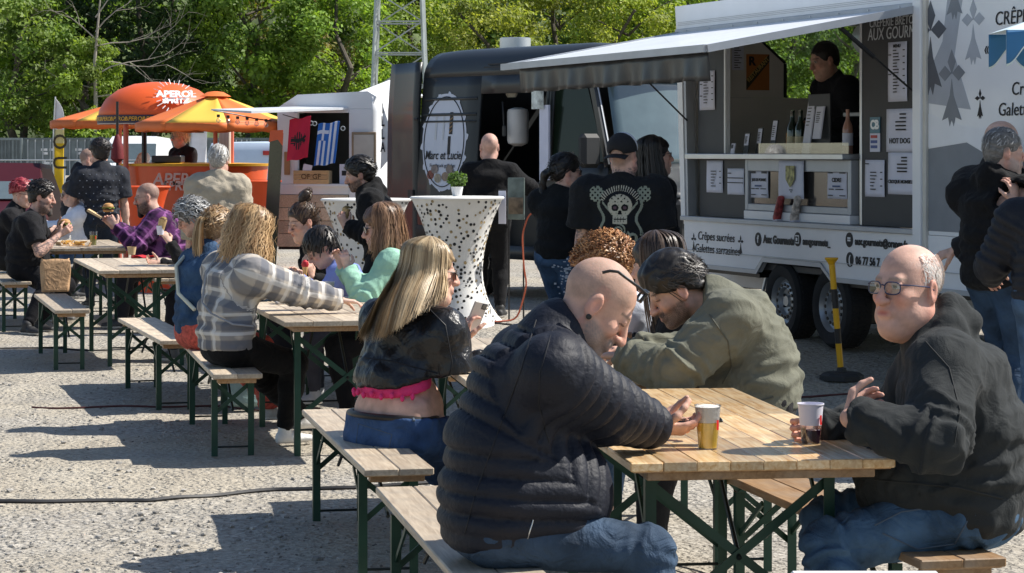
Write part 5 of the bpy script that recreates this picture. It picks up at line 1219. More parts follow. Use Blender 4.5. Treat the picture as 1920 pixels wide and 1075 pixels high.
# --- standing man in dark jacket with beard
J = person('bearded man in black hooded jacket standing and eating by the polka dot table', 1.70, V(-1.03, 19.2, gz(-1.03, 19.2) + .86), 182, 10, (184, 14, 0), W(648, 425, 19.0), W(655, 430, 19.35), V(-1.05, 19.1, gz(-1, 19) + .085), V(-1.0, 19.35, gz(-1, 19) + .085), lod=1, hunch=.5, kpl=V(-1, 0, 0), kpr=V(-1, 0, 0), pole_l=V(.4, -.5, -1), pole_r=V(.4, .5, -1),
           head=dict(beard=(.012, .009, .008), beard_a=.95, brow=(.01, .01, .01)), top=dict(name='hooded_jacket', col=(.010, .010, .011), g=.034, ga=.012, hem=-.06, hood=1, wrinkle=.007), legs=dict(name='trousers', col=(.015, .015, .018)), shoes=(.1, .1, .1), skin=(.54, .34, .26), hand_l=dict(d=V(-.4, .1, .9), n=V(0, .9, .2), curl=70), hand_r=dict(d=V(-.4, -.1, .9), n=V(0, -.9, .2), curl=70))
hair_obj(J, [cap_volume(J, (.010, .008, .007), .016, .062, -.045, lift=.008, amp=.0025, seed=71), tufts(J, (.01, .008, .007), 260, .045, .02, (0, -1, .2), .4, .008, seed=72, col2=(.04, .035, .03))])
# --- grey haired woman
J = person('grey curly haired woman in black cardigan eating a wrap', 1.66, V(-2.30, 19.75, .585), 183, 24, (188, 26, 0), W(318, 455, 19.5), W(300, 495, 19.9), V(-2.7, 19.6, .085), V(-2.7, 19.9, .085), lod=1, hunch=.5, fat=.5, fem=1, pole_l=V(.1, -.5, -1), head=dict(brow=(.3, .3, .3), eyes='shut'), hand_l=dict(d=V(-.5, .1, .8), n=V(-.4, .5, 0), curl=65), hand_r=dict(d=V(-.9, 0, .2), n=V(0, -.5, .5), curl=50),
           top=dict(name='cardigan', col=(.012, .012, .013), g=.022, wrinkle=.006), legs=dict(name='trousers', col=(.02, .02, .025)), shoes=(.1, .1, .1), skin=(.62, .40, .31))
hair_obj(J, [cap_volume(J, (.17, .17, .165), .028, .055, -.085, amp=.007, seed=81, extra=[((0, -.08, -.04), (.08, .06, .07))]), tufts(J, (.20, .20, .195), 480, .07, .034, (0, -.8, -.4), .5, .007, curl=.009, turns=1.4, seed=82, col2=(.55, .55, .54), zmin=-.1)])
glasses(J, (.4, .3, .25))
b = J['base']; fd = Field(J['chest'] - .35, J['chest'] + .35, .012); fd.ell(J['chest'] + J['tfw'] * .13 - UP * .06, np.array([.07, .03, .15]), np.array([J['left2'], J['tfw'], J['up']]), .01); vv, ff = fd.mesh(); link('shirt_front', np_mesh('shirt_front', vv - b, ff), mat('grey_shirt', (.42, .43, .45), .8), J['root'], True)
# --- purple plaid man
J = person('stout bearded man in purple plaid shirt eating a burger', 1.80, V(-3.24, 23.5, .60), 180, 20, (184, 10, 0), W(218, 425, 23.2), W(212, 425, 23.6), V(-3.7, 23.3, .085), V(-3.7, 23.7, .085), lod=1, hunch=.5, fat=1.0, belly=.8, shw=.205, pole_l=V(.1, -.6, -1), pole_r=V(.1, .6, -1), head=dict(beard=(.02, .014, .012), beard_a=.95, stubble=(.09, .07, .06), stubble_a=.7, hairline=.04, fat=.4), hand_l=dict(d=V(-.6, .2, .7), n=V(-.2, .8, .2), curl=60), hand_r=dict(d=V(-.6, -.2, .7), n=V(-.2, -.8, .2), curl=60),
           top=dict(name='plaid_shirt', mat=plaid_mat('purple_plaid', (.12, .03, .13), (.015, .010, .022), (.30, .12, .30), 10), g=.03, ga=.012, wrinkle=.006), legs=dict(name='trousers', col=(.015, .015, .018)), shoes=(.05, .05, .05), skin=(.60, .38, .30), headsc=1.1)
glasses(J, (.3, .22, .18)); P = J['P']
hair_obj(J, [lump(J, [P(0, .07, -.1), P(0, .08, -.14)], .036, .03, (.022, .016, .013), seed=5)], 'beard')
# --- bearded man, black T-shirt, left end
J = person('dark haired bearded man in black tshirt with tattooed arms eating', 1.80, V(-4.58, 22.95, .59), 4, 12, (0, 8, 0), W(108, 432, 23.2), W(112, 440, 22.8), V(-4.45, 22.5, .085), V(-4.42, 22.85, .085), lod=1, hunch=.45, fat=.6, belly=.3, shw=.20, pole_r=V(-.2, -.6, -1), head=dict(beard=(.06, .05, .045), beard_a=.9, stubble=(.02, .016, .014), stubble_a=.85, hairline=.03, fat=.2), hand_l=dict(d=V(.8, 0, .5), n=V(.1, -.8, .3), curl=60), hand_r=dict(d=V(.8, .1, .5), n=V(.1, .8, .3), curl=60), kpl=V(.7, 0, .5), kpr=V(.7, 0, .5),
           top=dict(name='tshirt', col=BLACKC, g=.022, ga=.012, sleeve='short', slen=.72, tattoo='both', wrinkle=.005), legs=dict(name='trousers', col=(.008, .008, .010), toe=(V(.6, -.5, 0), V(.7, -.4, 0))), shoes=(.02, .02, .022), skin=(.58, .36, .28), headsc=1.08)
P = J['P']; hair_obj(J, [cap_volume(J, (.012, .010, .009), .014, .06, -.03, lift=.006, amp=.0025, seed=91), tufts(J, (.012, .01, .009), 260, .04, .02, (0, .3, .5), .6, .008, curl=.004, seed=92, zmin=.02, col2=(.05, .04, .035))]); hair_obj(J, [lump(J, [P(0, .07, -.1), P(0, .085, -.135)], .034, .026, (.10, .085, .075), seed=5)], 'beard')
# --- red haired person
J = person('person with short red hair and sunglasses in black jacket at the far table', 1.76, V(-5.02, 24.4, .60), 0, 8, (-4, 12, 0), V(-4.55, 24.55, .9), V(-4.55, 24.2, .9), V(-4.5, 24.5, .085), V(-4.5, 24.2, .085), lod=2, hunch=.4, head=dict(stubble=(.16, .06, .05), stubble_a=.8, hairline=.03), top=dict(name='jacket', col=BLACKC, g=.024, collar=.04), legs=dict(name='trousers', col=(.02, .02, .02)), shoes=(.1, .1, .1), skin=(.62, .40, .31))
hair_obj(J, [cap_volume(J, (.30, .03, .045), .016, .065, .025, lift=.012, amp=.005, seed=95), tufts(J, (.28, .03, .045), 220, .05, .02, (0, .4, .8), .5, .008, seed=96, zmin=.03, col2=(.55, .12, .12))]); glasses(J, (.01, .01, .01), sun=True)
# --- woman in white
J = person('woman in white top with sunglasses seated beyond the dark polo man', 1.68, V(-4.62, 26.4, .60), 200, 6, (192, 12, 0), V(-5.1, 26.2, .9), V(-5.1, 26.6, .9), V(-5.05, 26.2, .085), V(-5.05, 26.6, .085), lod=2, hunch=.4, fem=1, head=dict(), top=dict(name='blouse', col=(.72, .74, .82), g=.024, ga=.014), legs=dict(name='jeans', col=(.05, .09, .16), kind='denim'), shoes=(.6, .6, .6), skin=(.64, .42, .33))
P = J['P']; hair_obj(J, [cap_volume(J, (.07, .045, .03), .010, .06, -.055, amp=.002, seed=97), lump(J, [P(0, -.11, .03), P(0, -.14, .01)], .03, .024, (.08, .05, .03), seed=2)]); glasses(J, (.03, .02, .02), sun=True)
# --- dark polo man
def stander(px, d, S, yaw, look, label, lod, lean=2, dz=0.0, Lw=None, Rw=None, step=.1, **kw):
    x = (px - 960) * d / FPX; g = gz(x, d) + dz; k = S / 1.75; y = math.radians(yaw); f = V(math.cos(y), math.sin(y), 0); l = V(-math.sin(y), math.cos(y), 0); pel = V(x, d, g + .905 * k)
    Lw = Lw if Lw is not None else pel + l * .27 * k + f * .06 + UP * (-.12) * k; Rw = Rw if Rw is not None else pel - l * .27 * k + f * .06 + UP * (-.12) * k
    kw.setdefault('kpl', f); kw.setdefault('kpr', f); kw.setdefault('hunch', .15)
    return person(label, S, pel, yaw, lean, look, Lw, Rw, V(x, d, g + .085) + l * .1 + f * step, V(x, d, g + .085) - l * .1 - f * step * .6, lod=lod, **kw)
def T(px, py, d): return W(px, py, d)
J = stander(190, 26.3, 1.84, 110, (118, 2, 0), 'dark haired man in dark blue patterned polo standing with his back to us', 1, Lw=V(-4.72, 26.5, 1.28), fat=.2, shw=.185, head=dict(stubble=(.03, .02, .018), stubble_a=.8, hairline=.0), top=dict(name='polo_shirt', mat=mat('navy_print', (.014, .017, .026), .85, var=.5, vscale=26, bump=.3, bscale=200, bump2=.4, b2scale=8), g=.026, ga=.016, sleeve='short', slen=.75, hem=-.08, collar=.035, wrinkle=.007), legs=dict(name='jeans', col=(.016, .024, .04), kind='denim'), shoes=(.03, .025, .025), skin=(.62, .39, .30))
hair_obj(J, [cap_volume(J, (.014, .011, .01), .018, .06, -.035, lift=.012, amp=.0025, seed=101), tufts(J, (.014, .011, .01), 300, .05, .022, (0, .2, 1), .6, .008, seed=102, zmin=.02, col2=(.04, .03, .028))])
dots = MB(); bv = BVHTree.FromPolygons([tuple(q) for q in J['topv'][0]], [tuple(int(i) for i in q) for q in J['topv'][1]])
for i in range(7):
    for j in range(8):
        o_ = J['nb'] + J['left'] * (-.21 + .07 * i + .035 * (j % 2)) + UP * (-.06 - .068 * j) - J['fwd'] * .6; hit = bv.ray_cast(Vector(o_), Vector(J['fwd']))
        if hit[0] is not None: p = np.array(hit[0]) - J['fwd'] * .004 - J['base']; dots.cbox(p, (.008, .004, .008))
dots.build('shirt_dots', mat('pale_dots', (.45, .48, .55), .8), J['root'])
J = stander(141, 28.2, 1.78, 10, (6, 8, 0), 'man in dark hooded top standing in profile behind the yellow flag', 2, lean=10, fat=.4, hunch=.4, head=dict(stubble=(.10, .08, .07), stubble_a=.7, hairline=.03, beard=(.2, .15, .12), beard_a=.4), top=dict(name='hooded_top', col=(.02, .02, .026), g=.036, ga=.012, hood=1, hem=-.06), legs=dict(name='trousers', col=(.02, .02, .02)), shoes=(.05, .05, .05), skin=(.58, .36, .28))
J = stander(408, 22.6, 1.79, 92, (84, 6, 0), 'white haired man in beige sweatshirt and jeans waiting at the orange bar', 1, fat=.3, shw=.182, head=dict(stubble=(.42, .40, .37), stubble_a=.85, hairline=.01), top=dict(name='sweatshirt', col=(.40, .35, .27), g=.036, ga=.014, hem=-.05, wrinkle=.009, cuff=1, collar=.015), legs=dict(name='jeans', col=(.07, .13, .22), kind='denim'), shoes=(.3, .25, .2), skin=(.60, .38, .30))
hair_obj(J, [cap_volume(J, (.38, .36, .33), .008, .06, -.05, amp=.003, seed=111), tufts(J, (.36, .34, .31), 260, .03, .012, (0, -.6, -.6), .15, .007, seed=112, col2=(.65, .63, .6))])
# --- behind the bar
J = stander(345, 32.9, 1.66, 230, (200, 6, 0), 'blond short haired woman in black behind the orange bar', 2, dz=.36, fem=1, fat=.5, head=dict(), top=dict(name='black_top', col=BLACKC, g=.022), legs=dict(name='trousers', col=(.02, .02, .02)), shoes=(.1, .1, .1), skin=(.62, .40, .31))
hair_obj(J, [cap_volume(J, (.55, .47, .33), .022, .06, -.07, amp=.005, seed=121), tufts(J, (.55, .47, .33), 200, .07, .024, (0, -.5, -.8), .1, .01, seed=122, col2=(.7, .55, .33), zmin=-.08)]); glasses(J, (.05, .03, .03))
J = stander(275, 36, 1.70, 200, (200, 0, 0), 'grey haired customer beyond the orange bar counter', 2, head=dict(stubble=(.5, .48, .46), stubble_a=.8, hairline=.02), top=dict(name='shirt', col=(.3, .3, .32), g=.02), legs=dict(name='trousers', col=(.05, .05, .06)), shoes=(.1, .1, .1))
# --- queue at the van and trailer
J = stander(1165, 16.2, 1.76, 84, (62, -2, 0), 'heavy man in black skull print tshirt and backwards cap seen from behind', 1, fat=.85, shw=.215, head=dict(stubble=(.06, .05, .045), stubble_a=.5, hairline=.0, neck_tattoo=1, fat=.5), top=dict(name='tshirt', col=(.011, .012, .014), g=.032, ga=.022, sleeve='short', slen=.8, hem=-.14, tattoo='both', wrinkle=.006), legs=dict(name='trousers', col=(.02, .022, .026)), shoes=(.05, .05, .05), skin=(.60, .38, .30), headsc=1.06)
SKULL = J; P = J['P']; b = J['base']; hv = MB()
fd = Field(P(0, 0, .05) - .2, P(0, 0, .05) + .22, .006); fd.ell(P(0, -.014, .052), np.array([.093, .114, .098]) * J['hs'], J['fr'], .01); fd.plane(P(0, 0, .028), -(J['fr'][2] - J['fr'][1] * .12)); fd.ell(P(0, -.12, .012), np.array([.05, .05, .03]) * J['hs'], J['fr'], .005, cut=True)
vv, ff = fd.mesh(); l = (vv - P(0, 0, 0)) @ J['fr'].T / J['hs']; me = np_mesh('cap', vv - b, ff); set_col(me, np.where((l[:, 1:2] > -.012 - .5 * (l[:, 2:3] - .1)) , np.array([[.70, .70, .72]]), np.array([[.012, .012, .014]]))); capo = link('cap', me, mat('cap_cloth', attr='Col', rough=.85, bump=.4, bscale=300), J['root'], True)
MB().grid(lambda u, v_: P((u - .5) * .15, -.105 - .055 * v_ + .05 * abs(u - .5), .018 - .022 * v_ - .05 * (u - .5) ** 2) - b, 8, 4).build('peak', mat('cap_peak', (.012, .012, .014), .8), capo, True); solid(capo.children[0], .004)
J = stander(1050, 17.6, 1.60, 60, (14, 6, 0), 'woman with long dark braid in black tshirt and faded jeans', 1, fem=1, fat=.55, shw=.18, Lw=W(1105, 405, 17.8), Rw=W(1098, 408, 17.4), head=dict(brow=(.02, .015, .012)), top=dict(name='tshirt', col=(.010, .011, .012), g=.026, ga=.014, sleeve='short', slen=.85, hem=.0), legs=dict(name='jeans', col=(.045, .085, .15), kind='denim'), shoes=(.1, .1, .1), skin=(.60, .38, .30))
P = J['P']; hair_obj(J, [cap_volume(J, (.012, .009, .008), .012, .06, -.06, amp=.002, seed=131), lump(J, [P(0, -.1, 0), P(.03, -.15, -.04), P(.04, -.16, -.1), P(.04, -.15, -.18), P(.04, -.14, -.26), P(.03, -.13, -.33)], .03, .015, (.016, .012, .01), amp=.008, seed=3), tufts(J, (.012, .01, .008), 200, .07, .014, (0, -1, -.2), .05, .008, seed=132, col2=(.04, .03, .026))]); glasses(J, (.01, .01, .01), sun=True)
splash = MB(); r_ = random.Random(3); bv = BVHTree.FromPolygons([tuple(q) for q in J['legv'][0]], [tuple(int(i) for i in q) for q in J['legv'][1]])
for i in range(60):
    o_ = J['pel'] + V(r_.gauss(.05, .045), -.6, r_.gauss(-.12, .06)); hit = bv.ray_cast(Vector(o_), Vector((0, 1, 0)))
    if hit[0] is not None: splash.cbox(np.array(hit[0]) - b * 0 - J['base'] - V(0, .003, 0), (r_.uniform(.006, .022), .004, r_.uniform(.005, .014)))
tag(splash.build('bleach_marks', mat('bleach', (.5, .55, .62), .8), J['root']), kind='stuff')
J = stander(1218, 17.3, 1.70, 30, (10, -4, 0), 'woman with long black hair in black clothes waiting by the trailer', 1, fem=1, fat=.2, head=dict(brow=(.02, .015, .012)), top=dict(name='black_jacket', col=(.010, .010, .011), g=.024, hem=-.1), legs=dict(name='trousers', col=(.015, .015, .018)), shoes=(.1, .1, .1), skin=(.58, .36, .28))
hc = J['hc']; long_hair(J, (.012, .009, .008), (.05, .038, .03), [hc + V(.10, -.1, -.3), hc + V(.0, -.14, -.42), hc + V(-.08, -.12, -.45), hc + V(-.14, -.04, -.45), hc + V(-.1, .1, -.4)], n=500, width=.006, az=[285, 250, 215, 180, 120], seed=141, wave=.005); glasses(J, (.1, .1, .1))
J = stander(918, 22.9, 1.76, 88, (100, -4, 0), 'bald man in black standing in the van doorway with his back to us', 1, fat=.5, Lw=W(890, 350, 23.2), Rw=W(968, 330, 23.3), pole_r=V(1, -.2, -.8), head=dict(stubble=(.2, .15, .12), stubble_a=.25, hairline=.0, crownbald=1, fat=.3), top=dict(name='black_top', col=(.006, .006, .007), g=.03), legs=dict(name='trousers', col=(.008, .008, .009)), shoes=(.03, .03, .03), skin=(.58, .35, .28))
# --- right hand men
J = stander(1866, 14.2, 1.84, 40, (8, 2, 0), 'grey bearded man in black hooded jacket and jeans beside the trailer', 1, fat=.5, shw=.21, Lw=W(1925, 318, 14.5), Rw=W(1905, 380, 14.0), pole_r=V(-.5, -.4, -1), head=dict(stubble=(.20, .19, .18), stubble_a=.85, hairline=.02, beard=(.30, .28, .26), beard_a=.6, brow=(.1, .1, .1)), top=dict(name='hooded_jacket', col=(.009, .009, .010), g=.04, ga=.014, hem=-.08, hood=1, wrinkle=.007), legs=dict(name='jeans', col=(.030, .058, .105), kind='denim'), shoes=(.05, .05, .05), skin=(.58, .37, .29), headsc=1.06)
v = cap_volume(J, (.16, .155, .15), .005, .05, -.05, amp=.002, seed=151); hair_obj(J, [v, tufts(J, (.15, .145, .14), 260, .022, .008, (0, -.6, -.5), .2, .006, seed=152, col2=(.4, .39, .38))])
J = stander(1862, 14.85, 1.90, 35, (20, 6, 0), 'bald man in grey black zip jacket behind the grey bearded man', 1, fat=.25, shw=.185, Lw=W(1935, 320, 15.0), Rw=W(1790, 470, 14.75), head=dict(stubble=(.3, .22, .18), stubble_a=.3, crownbald=1, hairline=.0), top=dict(name='zip_jacket', col=(.022, .022, .024), g=.036, ga=.012, hem=-.06, collar=.04), legs=dict(name='jeans', col=(.030, .055, .10), kind='denim'), shoes=(.05, .05, .05), skin=(.62, .39, .30), headsc=1.06)
J = stander(1968, 12.9, 1.74, 70, (60, 0, 0), 'person in dark ribbed quilted jacket and jeans cut by the frame', 1, fat=.4, Lw=V(2.6, 13.3, 1.0), head=dict(stubble=(.05, .04, .04)), top=dict(name='quilted_jacket', col=(.012, .013, .018), kind='puffer', g=.03, ga=.006, quilt=.05, hem=-.08, collar=.05), legs=dict(name='jeans', col=(.06, .11, .19), kind='denim'), shoes=(.1, .1, .1))
# ------------------------------------------------------------------ crepe trailer
TDIR = V(-math.sin(math.radians(20.5)), math.cos(math.radians(20.5)), 0)      # its long axis, away from us
TIN = V(TDIR[1], -TDIR[0], 0)                                                 # into the trailer
TP = V(2.245, 17.5, 0)
def t_of(px):
    """position along the trailer side for a photo column"""
    a = (px - 960) / FPX; return (a * TP[1] - TP[0]) / (TDIR[0] - a * TDIR[1])
T0 = t_of(1283)                                     # front post; local u runs from there towards the rear
def side(px, py):
    t = t_of(px); d = TP[1] + t * TDIR[1]; return T0 - t, CAMH - (py - HOR) * d / FPX
trailer = empty('food_trailer', tuple(TP + TDIR * T0), 0, 'white creperie trailer with open serving hatch and raised flap', 'trailer')
TM = Matrix(((-TDIR[0], TIN[0], 0, 0), (-TDIR[1], TIN[1], 0, 0), (0, 0, 1, 0), (0, 0, 0, 1)))   # local x along side to the rear, y inwards, z up
trailer.rotation_euler = TM.to_euler()
WHITE = mat('trailer_white', (.80, .82, .85), .35, var=.05, vscale=3, coat=.2)
CREAM = mat('trailer_inner', (.66, .63, .58), .6, var=.05); DARKP = mat('anthracite_panel', (.035, .037, .042), .55, var=.1)
ALU = mat('brushed_aluminium', (.55, .57, .6), .35, .8, var=.1, vscale=4); ALUM = mat('matt_aluminium', (.45, .47, .5), .5, .4, var=.08)
BLACK = mat('satin_black', (.012, .012, .013), .45); BLK = mat('black_lettering', (.012, .012, .015), .6, var=.0); GREYL = mat('pale_lettering', (.55, .57, .6), .6, var=0)
PAPER = mat('paper', (.66, .67, .78), .7, var=.05, vscale=8, bump=.2, bscale=9)
LU, LR, ZB, ZT = 5.9, 3.72, .77, 2.86            # length, hatch end, body bottom, roof
WID = 2.1
def tb(name, a, b, m, parent=trailer, r=.004): return MB().rbox(a, b, r).build(name, m, parent)
# lower side with the wheel arch cut out
ua, za = side(1420, 508); ub, zb_ = side(1432, 489); uc, zc = side(1543, 495); ud, zd = side(1562, 521); zb_ = zc = .865
low = [(-.0, ZB), (ua, ZB), (ub, zb_), (uc, zc), (ud, ZB), (LU, ZB), (LU, 1.13), (0, 1.13)]
MB().prism(low, 0, .04).build('lower_side_panel', WHITE, trailer)
MB().prism([(0, ZB - .012), (ua + .01, ZB - .012), (ub + .012, zb_ - .012), (uc - .012, zc - .012), (ud - .01, ZB - .012), (LU, ZB - .012), (LU, ZB + .02), (ud - .022, ZB + .02), (uc - .018, zc + .022), (ub + .0, zb_ + .022), (ua - .012, ZB + .02), (0, ZB + .02)], -.016, -.001).build('edge_trim', ALUM, trailer)
MB().box((0, -.012, .893), (LU, -.003, .897)).build('panel_seam', ALUM, trailer)
tb('sill_rail', (-.02, -.03, 1.13), (LR, .05, 1.165), ALUM)
# posts, roof, end walls, far wall, floor
MB().prism([(-.02, 1.165), (.06, 1.165), (-.02, 2.66), (-.12, 2.66)], -.02, .10).build('front_post', WHITE, trailer)
MB().prism([(.065, 1.165), (.105, 1.165), (.03, 2.66), (-.01, 2.66)], -.012, .06).build('front_trim', ALUM, trailer)
tb('rear_post', (LR - .005, -.035, ZB + .03), (LR + .10, .08, ZT - .01), WHITE); tb('rear_post_trim', (LR + .102, -.02, ZB + .03), (LR + .145, .06, ZT - .01), mat('cream_trim', (.62, .60, .54), .5))
tb('rear_side_panel', (LR + .147, .0, 1.132), (LU, .04, ZT - .01), WHITE)
MB().prism([(-.13, 2.66), (LR - .01, 2.66), (LR - .01, ZT), (-.16, ZT)], -.01, .05).build('roof_fascia', WHITE, trailer)
for k in range(3): MB().box((-.1, -.014, 2.70 + .012 * k), (LR - .02, -.011, 2.703 + .012 * k)).build('fascia_groove', ALUM, trailer)
tb('hinge_rail', (-.12, -.03, 2.63), (LR - .01, .0, 2.672), ALUM)
for k in range(9): MB().lathe([(.006, -.036), (.006, -.03)], 8, (.1 + k * .43, 0, 2.652), 'y').build('rivet', ALU, trailer)
tb('roof', (-.16, .052, ZT - .06), (LU, WID + .05, ZT), WHITE); tb('far_wall', (.06, WID - .04, ZB), (LU, WID, ZT - .062), CREAM); tb('rear_wall', (LU - .04, .042, ZB), (LU, WID - .042, ZT - .062), WHITE)
tb('floor', (.0, .045, ZB + .02), (LU - .042, WID - .045, ZB + .07), DARKP)
tb('roof_box', (-.1, .5, ZT + .002), (.3, 1.2, ZT + .1), WHITE)
# front wall with its window: pieces around a chamfered opening
def fw(px):
    """distance into the trailer along the front wall for a photo column"""
    a = (px - 960) / FPX; o = TP + TDIR * T0; return (a * o[1] - o[0]) / (TIN[0] - a * TIN[1])
w1, w2, w3 = fw(1412), fw(1468), fw(1612)
MY = Matrix(((0, 1, 0, .0), (1, 0, 0, 0), (0, 0, 1, 0), (0, 0, 0, 1)))        # x<->y so that prisms stand across the trailer
def wallpiece(name, poly, m=CREAM, y0=.0, y1=.04, parent=trailer): return MB().prism(poly, y0, y1, MY).build(name, m, parent)
wallpiece('front_wall', [(.101, ZB + .072), (WID - .042, ZB + .072), (WID - .042, 2.12), (.101, 2.12)]); wallpiece('front_wall', [(.101, 2.122), (w2, 2.122), (w2, 2.40), (w1, 2.62), (w1, ZT - .062), (.101, ZT - .062)]); wallpiece('front_wall', [(w3, 2.122), (WID - .042, 2.122), (WID - .042, ZT - .062), (w3, ZT - .062)]); wallpiece('front_wall', [(w1 + .002, 2.72), (w3 - .002, 2.72), (w3 - .002, ZT - .062), (w1 + .002, ZT - .062)])
for pl in ([(w2 - .014, 2.124), (w2 + .012, 2.124), (w2 + .012, 2.405), (w2 - .014, 2.4)], [(w2 - .014, 2.402), (w2 + .012, 2.408), (w1 + .012, 2.63), (w1 - .014, 2.63)]): wallpiece('window_seal', pl, BLACK, -.006, .046)
gl = clear_glass('window_glass', (.86, .92, .90), .08)
wallpiece('window_pane', [(w2, 2.122), (w3, 2.122), (w3, 2.72), (w1, 2.72), (w1, 2.62), (w2, 2.40)], gl, .012, .02)
# hatch infill: dark panels, counter, display fridge
def panel(name, x0, y0, x1, y1, m, dep=.03, v0=.02, parent=trailer):
    """rectangle given by two photo corners on the side plane"""
    a, z1 = side(x0, y0); b_, z0 = side(x1, y1); return MB().rbox((a, v0, z0), (b_, v0 + dep, z1), .003).build(name, m, parent)
def xz(x, y): return side(x, y)
u1, _ = side(1301, 300); u2, _ = side(1347, 300); u3, _ = side(1390, 300); u4, _ = side(1588, 300); u5, _ = side(1602, 300)
ZC = 1.645
tb('dark_panel', (u1, .05, 1.167), (u3 - .003, .08, ZC - .022), DARKP); tb('dark_panel', (u1 - .03, .05, ZC + .022), (u2, .08, 2.60), DARKP); tb('panel_edge', (u2 + .002, .045, ZC + .02), (u2 + .03, .09, 2.60), WHITE)
tb('counter', (.11, -.05, ZC - .02), (u4 + .02, .55, ZC + .02), ALU)
tb('dark_panel', (u5 + .02, .05, 1.167), (LR - .012, .08, 2.62), DARKP); tb('panel_edge', (u5 - .012, .045, 1.167), (u5 + .017, .09, 2.60), ALU)
# fridge frame and glass
tb('display_fridge', (u3 + .004, .10, 1.17), (u4 - .004, .5, ZC - .022), mat('fridge_inner', (.03, .03, .033), .4))
tb('fridge_frame', (u3, .03, 1.235), (u3 + .05, .098, ZC - .022), ALUM); tb('fridge_frame', (u4 - .05, .03, 1.235), (u4, .098, ZC - .022), ALUM); tb('fridge_frame', (u3 + .052, .03, 1.235), (u4 - .052, .098, 1.285), ALUM); tb('fridge_frame', (u3 + .052, .03, ZC - .11), (u4 - .052, .098, ZC - .022), ALUM); tb('fridge_plinth', (u3, .02, 1.167), (u4, .099, 1.232), WHITE)
tb('fridge_glass', (u3 + .052, .06, 1.287), (u4 - .052, .066, ZC - .112), mat('smoked_glass', (.05, .045, .045), .12, spec=.7, coat=.4), r=.001)
tb('glass_screen', (u3 + .25, .02, ZC + .021), (u4 - .02, .026, ZC + .10), clear_glass('screen_glass', (.9, .93, .95), .12), r=.001)
# raised flap with valance and gas struts
WF, ZO = 1.535, 2.36
def flap_pt(u, w, dz=0): return (u, -w, 2.645 + (ZO - 2.645) * w / WF + dz)
mb = MB(); U0, U1 = -.06, LR - .01
q = [flap_pt(U0, .02), flap_pt(U1, .02), flap_pt(U1, WF), flap_pt(U0, WF)]; mb.add([(a, b, c - .034) for a, b, c in q] + q, [(3, 2, 1, 0), (4, 5, 6, 7), (0, 1, 5, 4), (1, 2, 6, 5), (2, 3, 7, 6), (3, 0, 4, 7)]); flap = mb.build('hatch_flap', WHITE, trailer)
MB().bar(flap_pt(U0, WF + .012, -.012), flap_pt(U1, WF + .012, -.012), .022, .05).build('flap_edge', ALUM, flap); MB().bar(flap_pt(U1 + .012, .02, -.015), flap_pt(U1 + .012, WF, -.015), .022, .05).build('flap_edge', ALUM, flap); MB().bar(flap_pt(U0 - .012, .02, -.015), flap_pt(U0 - .012, WF, -.015), .022, .05).build('flap_edge', ALUM, flap)
mb = MB(); VA, VB = .22, LR - .05
mb.grid(lambda a, b: (VA + (VB - VA) * a, -(WF - .03) + .012 * math.sin(a * 95) * b + .018 * math.sin(a * 31 + 1) * b, ZO - .035 - .185 * b - .004 * math.sin(a * 40) * b), 120, 5); solid(mb.build('valance', mat('black_tarpaulin', (.030, .031, .032), .42, bump=.3, bscale=14, var=.2), flap, True), .003)
for ux, uz, px, py, w_ in ((.08, 1.93, 1245, 145, .62), (LR - .03, 2.08, 1630, 40, .55)):
    a = (ux, -.01, uz); b_ = flap_pt(ux, w_, -.05); c_ = tuple(np.array(a) * .45 + np.array(b_) * .55)
    MB().tube([a, c_], .007, 6).build('gas_strut', BLACK, trailer); MB().tube([c_, b_], .016, 8).build('gas_strut', BLACK, trailer)
# wheels, hubs, chassis
def wheel(parent, loc, R_, wd, label=None):
    w_ = empty('wheel', loc); w_.parent = parent
    MB().lathe([(R_ * .62, 0), (R_ * .70, -.012), (R_ * .9, -.012), (R_ * .985, .012), (R_, .045), (R_, wd - .045), (R_ * .985, wd - .012), (R_ * .9, wd), (R_ * .62, wd)], 40, axis='y', cap=False).build('tyre', RUBBER, w_, True)
    gr = MB()
    for k in range(46):
        a = k / 46 * 6.283
        for j in range(3): gr.cbox((0, 0, 0), (.022, .036, .012), Matrix.Translation((R_ * math.cos(a + j * .05), .045 + j * (wd - .09) / 2, R_ * math.sin(a + j * .05))) @ Matrix.Rotation(-a + 1.5708, 4, 'Y'))
    tag(gr.build('tread', RUBBER, w_), kind='stuff')
    rim = MB().lathe([(R_ * .63, .0), (R_ * .60, .018), (R_ * .57, .045), (R_ * .50, .055), (R_ * .47, .03), (R_ * .36, .02), (R_ * .33, .05), (R_ * .16, .06), (R_ * .13, .03), (.001, .03)], 36, axis='y', cap=False).build('rim', mat('silver_rim', (.42, .44, .46), .38, .6, var=.1), w_, True)
    for k in range(16):
        a = k / 16 * 6.283; MB().lathe([(.013, .016), (.013, .0235)], 10, (R_ * .415 * math.cos(a), .0, R_ * .415 * math.sin(a)), 'y').build('vent_hole', BLACK, rim)
    for k in range(5):
        a = k / 5 * 6.283; MB().lathe([(.011, .04), (.011, .058)], 6, (R_ * .24 * math.cos(a), 0, R_ * .24 * math.sin(a)), 'y').build('wheel_nut', BLACK, rim)
    return w_
GT = .285
for px in (1462, 1553): wheel(trailer, (side(px, 560)[0], .02, GT + .288), .29, .19)
MB().rbox((ua - .02, .26, .45), (ud + .02, WID - .25, 1.0), .01).build('wheel_box', BLACK, trailer)
